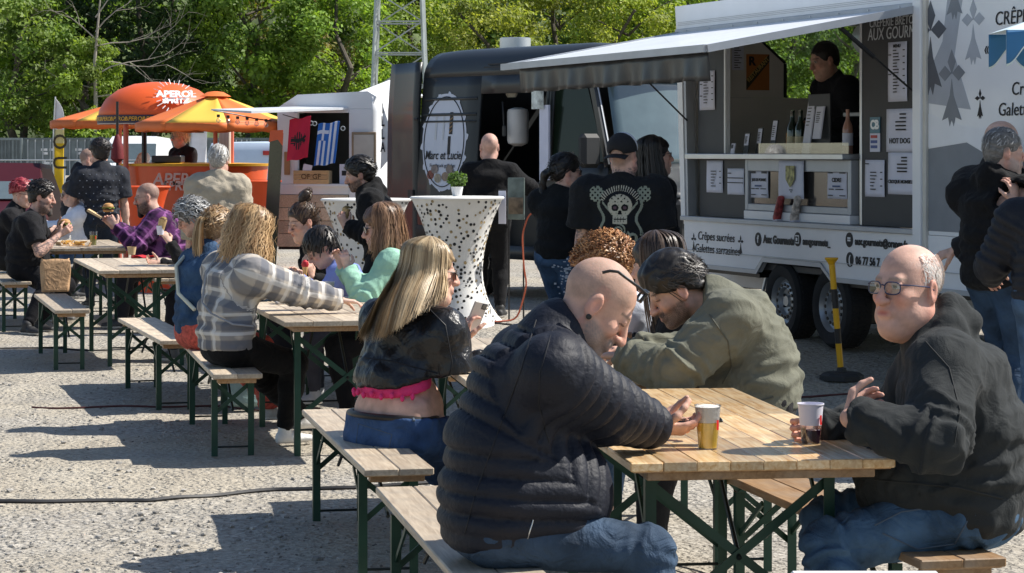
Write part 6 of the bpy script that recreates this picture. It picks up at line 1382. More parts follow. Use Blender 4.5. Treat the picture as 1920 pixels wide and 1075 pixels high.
tb('chassis_beam', (-.3, .35, .60), (LU, .43, .72), ALUM); tb('chassis_beam', (-.3, WID - .45, .60), (LU, WID - .37, .72), ALUM); tb('underbody', (.1, .045, .725), (ua - .05, WID - .05, ZB - .014), BLACK); tb('underbody', (ud + .1, .045, .725), (LU - .05, WID - .05, ZB - .014), BLACK)
ul, _ = side(1398, 560); MB().tube([(ul + .12, .12, .74), (ul, .06, GT + .02)], .014, 8).build('corner_leg', ALU, trailer); MB().lathe([(.05, 0), (.05, .012), (.02, .02)], 14, (ul, .06, GT)).build('leg_foot', BLACK, trailer)
MB().bar((ul - .25, .3, .70), (ul + .1, .3, GT + .1), .05).build('jockey_leg', ALUM, trailer); MB().cbox((.35, .01, .70), (.1, .02, .05)).build('side_reflector', mat('amber', (.7, .16, .02), .3), trailer)
# lettering on the side: text stands in the x,z plane, facing -y
TX = lambda u, z, off=-.0035: Matrix.Translation((u, off, z)) @ Matrix.Rotation(math.pi / 2, 4, 'X')
def tl(body, px, py, hpx, m=BLK, sx=1.0, shear=.0, bold=0.0, al='CENTER', name='lettering', off=-.0045, parent=trailer):
    u, z = side(px, py); d = TP[1] + (T0 - u) * 1 * TDIR[1]; return text(name, body, hpx * d / FPX * 1.35, TX(u, z, off), m, parent, shear, sx, bold, .002, al)
tl('Crêpes sucrées', 1343, 445, 17, sx=1.12, shear=.12); tl('Galettes sarrasines', 1345, 469, 17, sx=1.12, shear=.12)
tl('Aux Gourmets', 1432, 449, 15, sx=1.02, bold=.004, al='LEFT'); tl('auxgourmets_', 1506, 453, 14, sx=1.0, bold=.003, al='LEFT'); tl('aux.gourmets@orange.fr', 1604, 453, 14, sx=1.02, bold=.003, al='LEFT'); tl('06 77 56 7', 1605, 489, 15, sx=1.05, bold=.003, al='LEFT')
def badge(px, py, ch, r=.052):
    u, z = side(px, py); b_ = MB().lathe([(r, 0), (r, -.003)], 28, (u, -.001, z), 'y').build('round_badge', BLK, trailer); text('badge_mark', ch, .075, TX(u, z, -.0055), WHITE, b_, bold=.003)
badge(1422, 449, 'f'); badge(1496, 449, 'o'); badge(1593, 450, '='); badge(1594, 487, '('); 
for px_, py_ in ((1496, 449),):
    u, z = side(px_, py_); MB().rbox((u - .03, -.0075, z - .03), (u + .03, -.0056, z + .03), .001).build('camera_mark', WHITE, trailer); MB().rbox((u - .022, -.0095, z - .022), (u + .022, -.0076, z + .022), .0005).build('camera_mark', BLK, trailer); MB().lathe([(.013, -.0096), (.013, -.0112)], 16, (u, 0, z), 'y').build('camera_mark', WHITE, trailer)
def ermine(u, z, h, m, name='ermine_mark', off=-.003, fat=1.0, y1=-.001):
    """three diamonds over a flared tail"""
    def dia(cx, cz, a, ang):
        c, s = math.cos(ang), math.sin(ang); P_ = [(0, -.16), (.075 * fat, 0), (0, .16), (-.075 * fat, 0)]; return [(u + h * (cx + x * c - z_ * s), z + h * (cz + x * s + z_ * c)) for x, z_ in P_]
    root_ = MB().prism([(u + h * x, z + h * y_) for x, y_ in [(0, .12), (.05, -.1), (.18 * fat, -.42), (.09, -.38), (.05, -.5), (0, -.41), (-.05, -.5), (-.09, -.38), (-.18 * fat, -.42), (-.05, -.1)]], off, y1).build(name, m, trailer)
    for cx, cz, an in ((0, .34, 0), (.17, .19, 1.57), (-.17, .19, 1.57)): MB().prism(dia(cx, cz, 0, an), off, y1).build('ermine_diamond', m, root_)
for px, py in ((1301, 455), (1389, 460)): u, z = side(px, py); ermine(u, z, .15, BLK)
# graphics on the rear panel: large soft grey ermines, folds, one black ermine, lettering
G1 = mat('print_grey', (.20, .22, .25), .5, var=.1); G2 = mat('print_light_grey', (.40, .43, .48), .5, var=.08); G3 = mat('print_slate', (.10, .11, .13), .5, var=.08)
u, z = side(1748, 90); ermine(u - .02, z, .62, G3, fat=1.3); u, z = side(1785, 165); ermine(u, z, .50, G1, fat=1.35); u, z = side(1825, 60); ermine(u, z, .42, G2, fat=1.3, off=-.0024); u, z = side(1790, 5); ermine(u, z + .1, .42, G1, fat=1.3); u, z = side(1838, 195); ermine(u, z, .19, BLK)
ufa, _ = side(1740, 300); MB().prism([(LR + .15, 1.16), (LU - .01, 1.16), (LU - .01, 1.50), (5.1, 1.56), (4.9, 1.72), (4.6, 1.66), (4.35, 1.74), (LR + .15, 1.70)], -.0018, .0).build('grey_wave', G1, trailer); MB().prism([(LR + .15, 1.71), (4.35, 1.75), (4.6, 1.67), (4.9, 1.73), (5.1, 1.57), (LU - .01, 1.51), (LU - .01, 1.62), (5.1, 1.70), (4.7, 1.84), (4.4, 1.83), (LR + .15, 1.93)], -.0018, .0).build('pale_wave', mat('print_white', (.80, .82, .86), .4, var=.04), trailer)
MB().prism([(LR + .15, 2.0), (4.4, 1.95), (4.2, 2.3), (4.35, 2.85), (4.15, 2.85), (4.05, 2.4), (LR + .15, 2.2)], -.0016, .0).build('pale_fold', G2, trailer)
tl('CRÊPERIE', 1866, 37, 27, al='LEFT', sx=1.1, shear=.1); tl('«AUX GOURMETS»', 1846, 92, 24, al='LEFT', sx=1.1, shear=.1); tl('Crêpes &', 1897, 168, 26, al='LEFT', sx=1.1, shear=.1); tl('Galettes', 1872, 207, 26, al='LEFT', sx=1.1, shear=.1)
# dark menu board and papers
zz = .046
def paper(px0, py0, px1, py1, lines, name='paper_notice', head=None, m=PAPER, hsz=11, v=.047, bars=None):
    a, z1 = side(px0, py0); b_, z0 = side(px1, py1); _, z1b = side(px1, py0 + (py1 - py0) * 0); ps = MB(); ps.grid(lambda s, t: (a + (b_ - a) * s, v - .004 - .004 * math.sin(s * 7 + t * 3) * t, z1 + (z0 - z1) * t), 8, 8); o = ps.build(name, m, trailer, True); solid(o, .0012)
    r_ = random.Random(px0 * 7 + py0)
    for k, (fx0, fx1, fz) in enumerate(lines): MB().box((a + (b_ - a) * fx0, v - .0115, z1 + (z0 - z1) * fz), (a + (b_ - a) * fx1, v - .0095, z1 + (z0 - z1) * fz + .007)).build('print_line', BLK, o)
    if head:
        for (tx, fz, sz) in head: text('print_title', tx, sz, TX((a + b_) / 2, z1 + (z0 - z1) * fz, v - .0105), BLK, o, sx=1.2, bold=.001)
    return o
def menu_lines(n, z0=.15, z1=.9, right=True):
    L_ = []; r_ = random.Random(n)
    for k in range(n):
        f = z0 + (z1 - z0) * k / n; L_.append((.3, .3 + r_.uniform(.15, .35), f))
        if right and k % 2 == 0: L_.append((.82, .92, f))
    return L_
paper(1655, 80, 1690, 190, menu_lines(14) + [(.05, .2, .22), (.05, .2, .55)], head=[('MENU', .07, .03)]); paper(1303, 134, 1331, 206, menu_lines(10) + [(.06, .2, .35), (.06, .2, .65)])
paper(1652, 205, 1704, 285, [(.5, .72, .13), (.5, .72, .14), (.5, .72, .22), (.5, .72, .23), (.35, .72, .31), (.35, .72, .32), (.35, .72, .40), (.35, .72, .41), (.36, .72, .49), (.36, .72, .50)], head=[('HOT DOG', .75, .05)]); paper(1655, 286, 1707, 366, [(.5, .7, .13), (.5, .7, .14), (.5, .7, .21), (.5, .7, .22), (.35, .7, .29), (.35, .7, .30), (.35, .7, .38), (.35, .7, .39), (.35, .7, .46), (.35, .7, .47)], head=[('CROQUE MONSIEUR', .70, .032)])
paper(1612, 300, 1648, 370, menu_lines(6, .35, .9) + [(.05, .22, .12)]); paper(1316, 301, 1346, 362, menu_lines(6, .35, .9)); paper(1355, 316, 1386, 366, [(0.02, .98, .38), (.02, .98, .56), (.05, .25, .2)])
paper(1397, 320, 1429, 372, [(.05, .3, .06), (.65, .95, .06), (.05, .3, .1), (.65, .95, .1), (.05, .3, .9), (.65, .95, .9), (.05, .25, .68), (.3, .5, .68), (.6, .9, .68)], head=[('JUS DE POMME', .34, .03)], v=.055); paper(1540, 320, 1576, 374, [(.05, .3, .06), (.65, .95, .06), (.05, .3, .1), (.65, .95, .1), (.05, .3, .9), (.65, .95, .9), (.1, .35, .68), (.45, .85, .68)], head=[('CIDRE', .34, .042)], v=.055)
BLUEM = mat('print_blue', (.05, .09, .22), .6)
for x0, y0 in ((1406, 347), (1551, 348)):
    a, z_ = side(x0, y0); MB().box((a, .0405, z_ - .012), (a + .11, .0425, z_)).build('blue_strip', BLUEM, trailer)
po = paper(1456, 301, 1503, 374, [(.45, .58, .78), (.5, .54, .83)], v=.022)
a, z_ = side(1472, 311); fo = mat('food_photo', (.35, .33, .14), .6, var=.9, vscale=30); MB().prism([(a, z_), (a + .14, z_), (a + .14, z_ - .10), (a + .07, z_ - .16), (a, z_ - .10)], .003, .006).build('food_picture', fo, po)
text('board_title', 'CRÊPERIE BRETONNE', .085, TX(side(1668, 40)[0] + .02, side(1668, 40)[1], .046), GREYL, trailer, shear=.1, sx=.95); text('board_title', 'AUX GOURMETS', .12, TX(side(1668, 62)[0] + .02, side(1668, 62)[1], .046), GREYL, trailer, shear=.1, sx=.9)
# card sign, stickers
a, z_ = side(1621, 220); MB().box((a, .042, z_ - .11), (a + .14, .0455, z_)).build('card_sign', mat('card_teal', (.05, .17, .24), .4), trailer); text('card_letters', 'CB', .085, TX(a + .07, z_ - .055, .0395), WHITE, trailer, bold=.004, sx=1.1)
MB().box((a, .042, z_ - .24), (a + .14, .0455, z_ - .112)).build('card_sticker', PAPER, trailer)
for k, c_ in enumerate([(.45, .05, .05), (.05, .09, .3), (.05, .09, .3)]): MB().box((a + .015, .0385, z_ - .145 - k * .035), (a + .105, .0412, z_ - .125 - k * .035)).build('card_logo', mat('logo_%d' % k, c_, .5), trailer)
# posters on the inner front wall
def wpost(x0, y0, x1, y1, m, name):
    a, b_ = fw(x0), fw(x1); d_ = (TP + TDIR * T0)[1] + .3; z1, z0 = CAMH - (y0 - HOR) * d_ / FPX, CAMH - (y1 - HOR) * d_ / FPX; return MB().box((.0415, a, z0), (.0445, b_, z1)).build(name, m, trailer), a, b_, z0, z1
o, a, b_, z0, z1 = wpost(1395, 103, 1438, 170, mat('orange_poster', (.42, .15, .035), .6, var=.1), 'orange_poster')
MB().prism([(a, z0), (b_, z1 - .06), (b_, z1), (a, z0 + .09)], .0447, .047, MY).build('poster_band', mat('poster_band', (.05, .04, .02), .6), o)
text('poster_letter', 'R', .1, Matrix.Translation((.046, a + .05, z1 - .06)) @ Matrix.Rotation(math.pi / 2, 4, 'Z') @ Matrix.Rotation(math.pi / 2, 4, 'X'), BLK, o, bold=.004)
text('poster_word', 'RESTAURANT', .05, Matrix.Translation((.0485, (a + b_) / 2, (z0 + z1) / 2 + .02)) @ Matrix.Rotation(math.pi / 2, 4, 'Z') @ Matrix.Rotation(math.pi / 2, 4, 'X') @ Matrix.Rotation(math.atan2(z1 - z0 - .08, b_ - a), 4, 'Z'), mat('poster_gold', (.5, .35, .1), .6), o, sx=.85, bold=.001)
o, a, b_, z0, z1 = wpost(1368, 72, 1390, 133, PAPER, 'price_list')
for k in range(12): MB().box((.0452, a + .02, z1 - .03 - k * .02), (.0462, a + (b_ - a) * (.5 + .45 * ((k * 7) % 5) / 5), z1 - .024 - k * .02)).build('print_line', BLK, o)
# inner kit: heater, equipment, raised shelf
a = fw(1588); MB().tube([(.32, a, 2.60), (.75, a, 2.60)], .13, 20).build('water_heater', WHITE, trailer, True); MB().rbox((.45, 1.35, 2.0), (.85, 1.75, 2.42), .02).build('extractor', BLACK, trailer)
tb('raised_shelf', (u3 + .55, .58, ZC + .30), (u4 + .05, .95, ZC + .33), ALUM); tb('work_top', (u3 - .6, .96, 1.48), (LR, 1.5, 1.52), ALU)

# ------------------------------------------------------------------ things on the trailer counter (each its own)
def on_counter(px, dy=.15, z=ZC + .02):
    """world point on the counter under a photo column"""
    u, _ = side(px, 285); return np.array(trailer.matrix_basis @ Vector((u, dy, z)))
def bottle(p, prof, m, name, label, cat='bottle', lab=None, labm=None, group=None):
    o = empty(name, tuple(p), 0, label, cat, group); MB().lathe(prof, 18).build('glass_body' if name.endswith('bottle') else 'body', m, o, True)
    if lab: MB().lathe([(lab[2] + .0012, lab[0]), (lab[2] + .0012, lab[1])], 18, cap=False).build('paper_label', labm or PAPER, o, True)
    return o
GRN = mat('green_bottle', (.006, .02, .008), .1, spec=.7, coat=.4); WINE = [(.036, 0), (.038, .01), (.038, .17), (.034, .2), (.016, .245), (.0135, .3), (.015, .305), (.015, .32), (.001, .321)]
for i, px in enumerate((1441, 1456)): bottle(on_counter(px, .2), [(r * 1.1, z * 1.02) for r, z in WINE], GRN, 'cider_bottle', ['dark green cider bottle next to the red squeeze bottle', 'dark green cider bottle touching the tall price card'][i], lab=(.04, .13, .042), labm=mat('gold_label', (.5, .45, .3), .5), group='pair of cider bottles')
bottle(on_counter(1543, .2), WINE, mat('rose_wine', (.42, .22, .16), .1, spec=.6), 'wine_bottle', 'pale rose wine bottle with white label on the trailer counter', lab=(.06, .15, .038))
for i, px in enumerate((1520, 1544, 1560)):
    u, _ = side(px, 285); p = np.array(trailer.matrix_basis @ Vector((u + .22, .75, ZC + .331))); o = bottle(p, [(.045, 0), (.047, .01), (.047, .14), (.038, .19), (.036, .23), (.04, .235), (.04, .265), (.001, .266)], mat('milk_plastic', (.66, .67, .68), .45), 'sauce_jar', ['white jar standing apart behind the display board', 'slim white jar behind the rose wine bottle', 'white jar with black label in front of the man in the trailer'][i], 'jar', (.03, .13, .047), BLACK, 'white jars on the shelf')
bottle(on_counter(1415, .3), [(.03, 0), (.033, .01), (.033, .15), (.02, .18), (.006, .24), (.001, .241)], mat('mustard', (.38, .16, .02), .4), 'squeeze_bottle', 'mustard coloured squeeze bottle beside the cider bottles', 'bottle')
bottle(on_counter(1430, .3), [(.03, 0), (.033, .01), (.033, .12), (.02, .15), (.006, .2), (.001, .201)], mat('ketchup', (.25, .02, .03), .4), 'squeeze_bottle', 'dark red squeeze bottle beside the cider bottles', 'bottle')
def card(px, h, w, label, z=ZC + .021, dy=.1, dark=False, tilt=.15):
    p = on_counter(px, dy, z); o = empty('table_card', tuple(p), 0, label, 'sign'); o.rotation_euler = trailer.rotation_euler; M_ = Matrix.Rotation(-tilt, 4, 'X')
    MB().rbox((-w / 2, 0, 0), (w / 2, .006, h), .001, M_).build('holder', BLACK if dark else PAPER, o); MB().box((-w / 2 + .006, -.003, h * (.4 if dark else .06)), (w / 2 - .006, -.001, h - .006), M_).build('sheet', PAPER, o)
    for k in range(6): MB().box((-w * .3, -.0055, h * (.5 + .06 * k)), (w * (.05 + .05 * (k % 3)), -.0035, h * (.5 + .06 * k) + .006), M_).build('print_line', BLK, o)
card(1482, .42, .12, 'tall white price card standing beside the cider bottles', dy=.12); card(1503, .24, .13, 'short white price card on dark stand next to the tall card', dy=.12, z=ZC + .13); card(1402, .26, .085, 'tall dark card holder with white card at the counter end', dark=True, dy=.2); card(1385, .20, .08, 'middle dark card holder on the counter end', dark=True, dy=.16); card(1375, .16, .085, 'low dark card holder on the counter end', dark=True, dy=.1); card(1364, .08, .07, 'small white card at the edge of the counter', dy=.04)
p = on_counter(1493, .17); o = empty('display_stand', tuple(p), 0, 'dark grey display board behind the price cards', 'stand'); o.rotation_euler = trailer.rotation_euler; MB().rbox((-.14, 0, 0), (.2, .012, .44), .003).build('board', DARKP, o); MB().rbox((-.1, .012, 0), (.16, .08, .02), .003).build('foot', DARKP, o)
p = on_counter(1590, .3); o = empty('card_box', tuple(p), 0, 'white and amber boxes stacked near the card sign', 'box'); o.rotation_euler = trailer.rotation_euler; MB().rbox((-.1, 0, 0), (.02, .1, .16), .004).build('carton', mat('amber_jar', (.22, .10, .03), .4), o); MB().rbox((.025, 0, .03), (.16, .1, .15), .004).build('carton', PAPER, o)
for i, (px, c1) in enumerate(((1458, (.34, .05, .05)), (1490, (.55, .48, .42)))):
    u, z_ = side(px, 414); p = np.array(trailer.matrix_basis @ Vector((u, -.0, 1.167))); o = empty('sandwich_sample', tuple(p), 0, ['dark red wrapped sandwich sample propped below the hanging menu', 'pale wrapped sandwich sample propped below the hanging menu'][i], 'sandwich'); o.rotation_euler = trailer.rotation_euler
    fd = Field(V(-.15, -.1, -.02), V(.2, .1, .25), .006); fd.cap((0, 0, .03), (.045, .0, .16), .034, .03, .01); fd.plane(V(0, 0, 0), V(0, 0, -1)); v, f = fd.mesh(); n_ = normals_of(v, f); v = v + n_ * (.006 * wavy(v, 9, i))[:, None]; link('filling', np_mesh('filling', v, f), mat('filling_%d' % i, c1, .5, var=.9, vscale=30), o, True); MB().rbox((-.03, -.03, .0), (.04, .03, .012), .003).build('wrapper', PAPER, o)
# the man inside
pm = np.array(trailer.matrix_basis @ Vector((T0 - 1.30, .86, 0)))
J = person('man in dark jacket working inside the creperie trailer', 1.76, V(pm[0], pm[1], ZB + .07 + .90), 205, 14, (200, 14, 0), V(pm[0] - .2, pm[1] - .25, 1.9), V(pm[0] - .3, pm[1] + .1, 1.9), V(pm[0], pm[1] - .08, ZB + .155), V(pm[0], pm[1] + .1, ZB + .155), lod=1, hunch=.4, fat=.5, kpl=V(-1, 0, 0), kpr=V(-1, 0, 0), head=dict(stubble=(.05, .04, .035), stubble_a=.9, hairline=.03), top=dict(name='jacket', col=(.012, .013, .018), g=.03, collar=.02), legs=dict(name='trousers', col=(.01, .01, .012)), shoes=(.03, .03, .03), skin=(.56, .35, .27), headsc=1.08)
hair_obj(J, [cap_volume(J, (.02, .016, .014), .006, .062, -.03, amp=.002, seed=161)])
# ------------------------------------------------------------------ dark panel van with its side door open
VAN_P = V(-1.06, 27.0, 0); VA_ = math.radians(-53)                  # rear corner on our side; axis runs right and towards us
VX = V(math.cos(VA_), math.sin(VA_), 0); VY = V(-math.sin(VA_), math.cos(VA_), 0)  # VY points away from us, across the van
VGZ = .14
van = empty('food_van', (VAN_P[0], VAN_P[1], VGZ), VA_, 'dark charcoal panel van turned into a grill kitchen with open side door', 'van')
VPAINT = mat('charcoal_paint', (.026, .029, .031), .42, .1, var=.06, vscale=2, coat=.12)
VLOW = mat('dark_plastic', (.02, .021, .022), .6)
def van_l(px):
    """distance along the van side for a photo column"""
    a = (px - 960) / FPX; return (a * VAN_P[1] - VAN_P[0]) / (VX[0] - a * VX[1])
def vside(px, py):
    l = van_l(px); d = VAN_P[1] + l * VX[1]; return l, CAMH - (py - HOR) * d / FPX - VGZ
VH = 2.66
def sec(z):
    """how far the near side is drawn in at height z (bulging waist, leaning in towards the roof)"""
    return .02 + .10 * max(0, z - 1.05) ** 1.35 * .62 + .03 * max(0, .9 - z)
def roof_pts():
    P_ = []
    for i in range(9):
        a = i / 8 * math.pi / 2; P_.append((sec(2.35) + .30 * (1 - math.cos(a)) , 2.35 + (VH - 2.35) * math.sin(a)))
    return P_
VW = 2.02
def side_panel(name, l0, l1, z0, z1, m=VPAINT, n=8, off=0.0, parent=van, th=.035):
    mb = MB(); mb.grid(lambda s, t: (l0 + (l1 - l0) * s, sec(z0 + (z1 - z0) * t) - off, z0 + (z1 - z0) * t), 4, n); o = mb.build(name, m, parent, True); return solid(o, th, -1)
LD0, LD1, LCAB, LEND = van_l(888), van_l(1012), van_l(1012), 5.9
# body sides
side_panel('rear_side', 0, LD0, .42, 2.352, n=18); side_panel('cab_door', LD1 + .06, LD1 + 1.06, .42, 1.42, n=8); side_panel('door_pillar', LD1, LD1 + .055, .42, 2.352, n=16); side_panel('sill', LD0 + .003, LD1 - .003, .42, .56, n=2); side_panel('header', LD0 + .003, LD1 - .003, 2.16, 2.352, n=2)
for zt, th_ in ((2.10, .03), (1.93, .03), (1.86, .02)): side_panel('side_crease', .05, LD0 - .04, zt, zt + th_, n=2, off=.012, th=.012)
side_panel('rub_strip', .02, LD0 - .02, .62, .74, VLOW, 2, .02, th=.02)
# roof: rounded shoulders swept along the length, dropping at the rear and over the cab
def roof_z(l): return -.05 * max(0, .5 - l) ** 1.5 - .28 * sstep(LD1 + .4, LD1 + 1.3, np.float64(l)) * .8
mb = MB(); rp = roof_pts(); full = rp + [(VW - y, z) for y, z in rp[::-1]]; ls = np.linspace(0, LD1 + 1.05, 26)
q = [[(l, y, z + roof_z(l) * (z - 2.2) / .4) for y, z in full] for l in ls]; nn = len(full)
mb.add([p for r_ in q for p in r_], [(i * nn + k, i * nn + k + 1, (i + 1) * nn + k + 1, (i + 1) * nn + k) for i in range(len(ls) - 1) for k in range(nn - 1)]); solid(mb.build('roof', VPAINT, van, True), .03, -1)
for k in range(5): MB().box((LD0 + .1, .06 + .055 * k, 2.43 + .034 * k), (LD1 - .1, .066 + .055 * k, 2.444 + .034 * k)).build('roof_rib', VLOW, van)
# far side, floor, bulkhead, rear frame
MB().box((.01, .12, .42), (.05, VW - .06, 2.3)).build('closed_rear_door', VPAINT, van); MB().box((0, VW - .05, .42), (LD1 + 1.0, VW, 2.33)).build('far_side', VPAINT, van); MB().box((.02, .1, .42), (LD1 + .9, VW - .06, .52)).build('floor', VLOW, van); MB().box((LD1 + .06, .14, .53), (LD1 + .1, VW - .06, 2.3)).build('bulkhead', BLACK, van); MB().box((.3, VW - .12, .53), (LD1, VW - .056, 2.3)).build('inner_wall', BLACK, van)
# cab: door with window, screen, bonnet, bumper, wheels
side_panel('window_frame', LD1 + .06, LD1 + .12, 1.425, 2.30, n=8); side_panel('window_header', LD1 + .125, LD1 + .62, 2.20, 2.30, n=2)
mb = MB(); gp = [(LD1 + .14, 1.44), (LD1 + 1.0, 1.44), (LD1 + .66, 2.19), (LD1 + .14, 2.19)]; mb.add([(l, sec(z) + .012, z) for l, z in gp], [(0, 1, 2, 3)]); TGL = mat('tinted_glass', (.012, .02, .012), .12, spec=.25); solid(mb.build('door_window', TGL, van), .006)
A0, A1 = (LD1 + 1.07, 1.42), (LD1 + .70, 2.33)
mb = MB(); mb.bar((A0[0], sec(1.42) + .01, 1.40), (A1[0], sec(2.3) + .02, 2.32), .06, .09); mb.build('windscreen_pillar', VPAINT, van); MB().bar((A0[0] + .045, sec(1.42) + .012, 1.40), (A1[0] + .045, sec(2.3) + .022, 2.32), .012, .03).build('screen_trim', ALUM, van)
mb = MB(); mb.grid(lambda s, t: (A0[0] + .06 + (A1[0] - A0[0]) * t + .10 * math.sin(s * math.pi) + .02, .10 + .14 * t + (VW - .2 - .28 * t) * s, 1.40 + .92 * t), 14, 8); solid(mb.build('windscreen', mat('screen_glass_van', (.10, .14, .15), .06, spec=.9, coat=.8), van, True), .008)
mb = MB(); mb.grid(lambda s, t: (A0[0] + .02 + .95 * t - .04 * (2 * s - 1) ** 2, .05 + (VW - .1) * s, 1.40 - .30 * t ** 1.4 + .05 * math.sin(s * math.pi)), 12, 8); solid(mb.build('bonnet', VPAINT, van, True), .03, -1)
side_panel('front_wing', LD1 + 1.063, LD1 + 1.98, .42, 1.24, n=8); MB().rbox((LD1 + 1.98, .06, .3), (LD1 + 2.1, VW - .06, 1.08), .05).build('front_bumper', VLOW, van)
for s_ in (.12, VW - .42): MB().rbox((LD1 + 2.02, s_, .82), (LD1 + 2.12, s_ + .3, 1.05), .03).build('headlight', mat('lamp_glass', (.7, .7, .68), .2), van)
for l in (.95, LD1 + 1.45):
    for y_ in (.04, VW - .27): wheel(van, (l, y_, .335), .335, .22)
mi = MB(); mi.rbox((-.04, -.26, -.14), (.08, -.02, .2), .04); mr_ = mi.build('door_mirror', VLOW, van, True); mr_.location = (LD1 + .93, .03, 1.52)
for k in range(3): MB().box((0, 0, 0), (.012, .07, .05)).build('screen_sticker', mat('pale_sticker', (.55, .7, .75), .5), van).location = (A0[0] + .09 - .045 * k, .17 + .006 * k, 1.50 + .085 * k)
MB().lathe([(.17, 0), (.17, .15), (.16, .155)], 28, (van_l(940) - .75, .75, VH - .03)).build('roof_vent', ALU, van, True)
# sliding door opening: lamp, boiler, notices
lb_, zb2 = vside(934, 182); MB().lathe([(.04, 0), (.105, .03), (.115, .06), (.115, .36), (.105, .39), (.04, .41)], 24, (LD0 + .32, .35, 1.74 - VGZ)).build('water_boiler', mat('boiler_white', (.62, .60, .58), .4), van, True); MB().tube([(LD0 + .25, .20, 2.07), (LD0 + .29, .18, 1.96), (LD0 + .30, .18, 1.80)], .012, 6).build('boiler_cable', BLACK, van); MB().rbox((LD0 + .27, .17, 1.70), (LD0 + .33, .19, 1.82), .01).build('boiler_plug', BLACK, van)
MB().rbox((LD0 + .16, .30, 2.12), (LD0 + .34, .34, 2.36), .03).build('paper_holder', mat('dull_cream', (.42, .41, .36), .6), van)
MB().rbox((LD0 + .1, .3, .53), (LD1 - .1, .5, 1.22), .01).build('kitchen_front', BLACK, van)
MB().box((LD1 - .03, .02, .6), (LD1 - .003, .05, 2.1)).build('wood_strip', mat('wood_strip', (.30, .20, .11), .7), van); MB().box((LD1 + .01, -.012, 1.25), (LD1 + .16, -.008 + .02, 2.02)).build('menu_sheet', PAPER, van)
MB().box((LD1 - .10, -.03, 1.98), (LD1 + .10, -.026, 2.42)).build('vine_banner', mat('banner_print', (.62, .66, .62), .7, var=.6, vscale=14), van)
# round sign on the side: white oval with outline, leaves, cutlery and lettering
cu, cz = vside(825, 265); OVX, OVZ = .42, .50
cu = van_l(826); cz = 1.79 - VGZ; OVX = (van_l(866) - van_l(786)) / 2; OVZ = .52
def vp(l, z, off=.004): return (l, sec(z) - off, z)
def disc(name, rx, rz, m, off, parent=van, n=48, wob=0):
    mb = MB(); c = [vp(cu + rx * (1 + wob * math.sin(7 * a)) * math.cos(a), cz + rz * (1 + wob * math.sin(7 * a)) * math.sin(a), off) for a in [k / n * 6.2832 for k in range(n)]]; mb.add(c + [vp(cu, cz, off)], [(k, (k + 1) % n, n) for k in range(n)]); return mb.build(name, m, parent)
SIGNW = mat('sign_white', (.60, .63, .72), .5, var=.03)
sg = disc('logo_oval', OVX * 1.02, OVZ * 1.02, SIGNW, .006, wob=.015)
for k in range(14):
    a = k / 14 * 6.283; MB().add([vp(cu + OVX * 1.0 * math.cos(a), cz + OVZ * math.sin(a), .005), vp(cu + OVX * 1.08 * math.cos(a + .06), cz + OVZ * 1.04 * math.sin(a + .06), .005), vp(cu + OVX * 1.12 * math.cos(a + .14), cz + OVZ * 1.06 * math.sin(a + .14), .005), vp(cu + OVX * 1.02 * math.cos(a + .18), cz + OVZ * 1.0 * math.sin(a + .18), .005)], [(0, 1, 2, 3)]).build('leaf_print', SIGNW, sg)
MB().tube([vp(cu + OVX * .93 * math.cos(k / 48 * 6.2832), cz + OVZ * .94 * math.sin(k / 48 * 6.2832), .009) for k in range(49)], .006, 5).build('logo_outline', BLK, sg)
for k, (dx, z0, z1, w_, m_) in enumerate([(-.16, .02, .30, .035, GREYL), (-.02, .02, .30, .03, GREYL), (.12, .08, .32, .06, BLK), (.10, -.14, .06, .05, BLK)]): MB().add([vp(cu + dx - w_ / 2, cz + z0, .010), vp(cu + dx + w_ / 2, cz + z0, .010), vp(cu + dx + w_ / 2, cz + z1, .010), vp(cu + dx - w_ / 2, cz + z1, .010)], [(0, 1, 2, 3)]).build('cutlery_print', m_, sg)
for k in range(5): MB().add([vp(cu + .09, cz + .09 + .045 * k, .012), vp(cu + .15, cz + .12 + .045 * k, .012), vp(cu + .15, cz + .138 + .045 * k, .012), vp(cu + .09, cz + .108 + .045 * k, .012)], [(0, 1, 2, 3)]).build('stripe_print', mat('brown_print', (.25, .15, .07), .6), sg)
VT = lambda l, z, off: Matrix.Translation((l, sec(z) - off, z)) @ Matrix.Rotation(math.pi / 2, 4, 'X')
text('logo_name', 'Marc et Lucie', .135, VT(cu, cz - .15, .014), BLK, sg, .25, .9, .001); text('logo_line', 'Foodtruck grillades', .055, VT(cu, cz - .26, .014), BLK, sg, 0, 1.1)
for k, (dx, dz, c_) in enumerate([(-.22, -.40, (.2, .06, .04)), (-.08, -.44, (.35, .3, .22)), (.06, -.42, (.28, .2, .14)), (.20, -.40, (.12, .1, .09)), (-.14, -.33, (.25, .2, .18)), (.14, -.33, (.22, .18, .15))]):
    MB().add([vp(cu + dx + .065 * math.cos(a), cz + dz * .9 + .05 * math.sin(a), .011 + .001 * k) for a in [j / 14 * 6.283 for j in range(14)]], [tuple(range(14))]).build('animal_print', mat('animal_%d' % k, c_, .6, var=.4, vscale=20), sg)
# rear door swung open
rd = empty('rear_door', (-.02, .05, 0)); rd.parent = van; rd.rotation_euler = (0, 0, math.radians(-14)); mb = MB()
mb.grid(lambda s, t: (-.95 * s * (1 - .08 * t * t), .02 * math.sin(s * 3.1) + .16 * max(0, t - .75) ** 1.2, .45 + 2.08 * t), 6, 16); solid(mb.build('door_skin', VPAINT, rd, True), .05); MB().box((-.2, -.05, 1.0), (-.05, -.03, 1.12)).build('door_handle', VLOW, rd)
for z in (.9, 1.9): MB().tube([(-.0, -.04, z), (.06, -.03, z)], .018, 6).build('hinge', VLOW, rd)
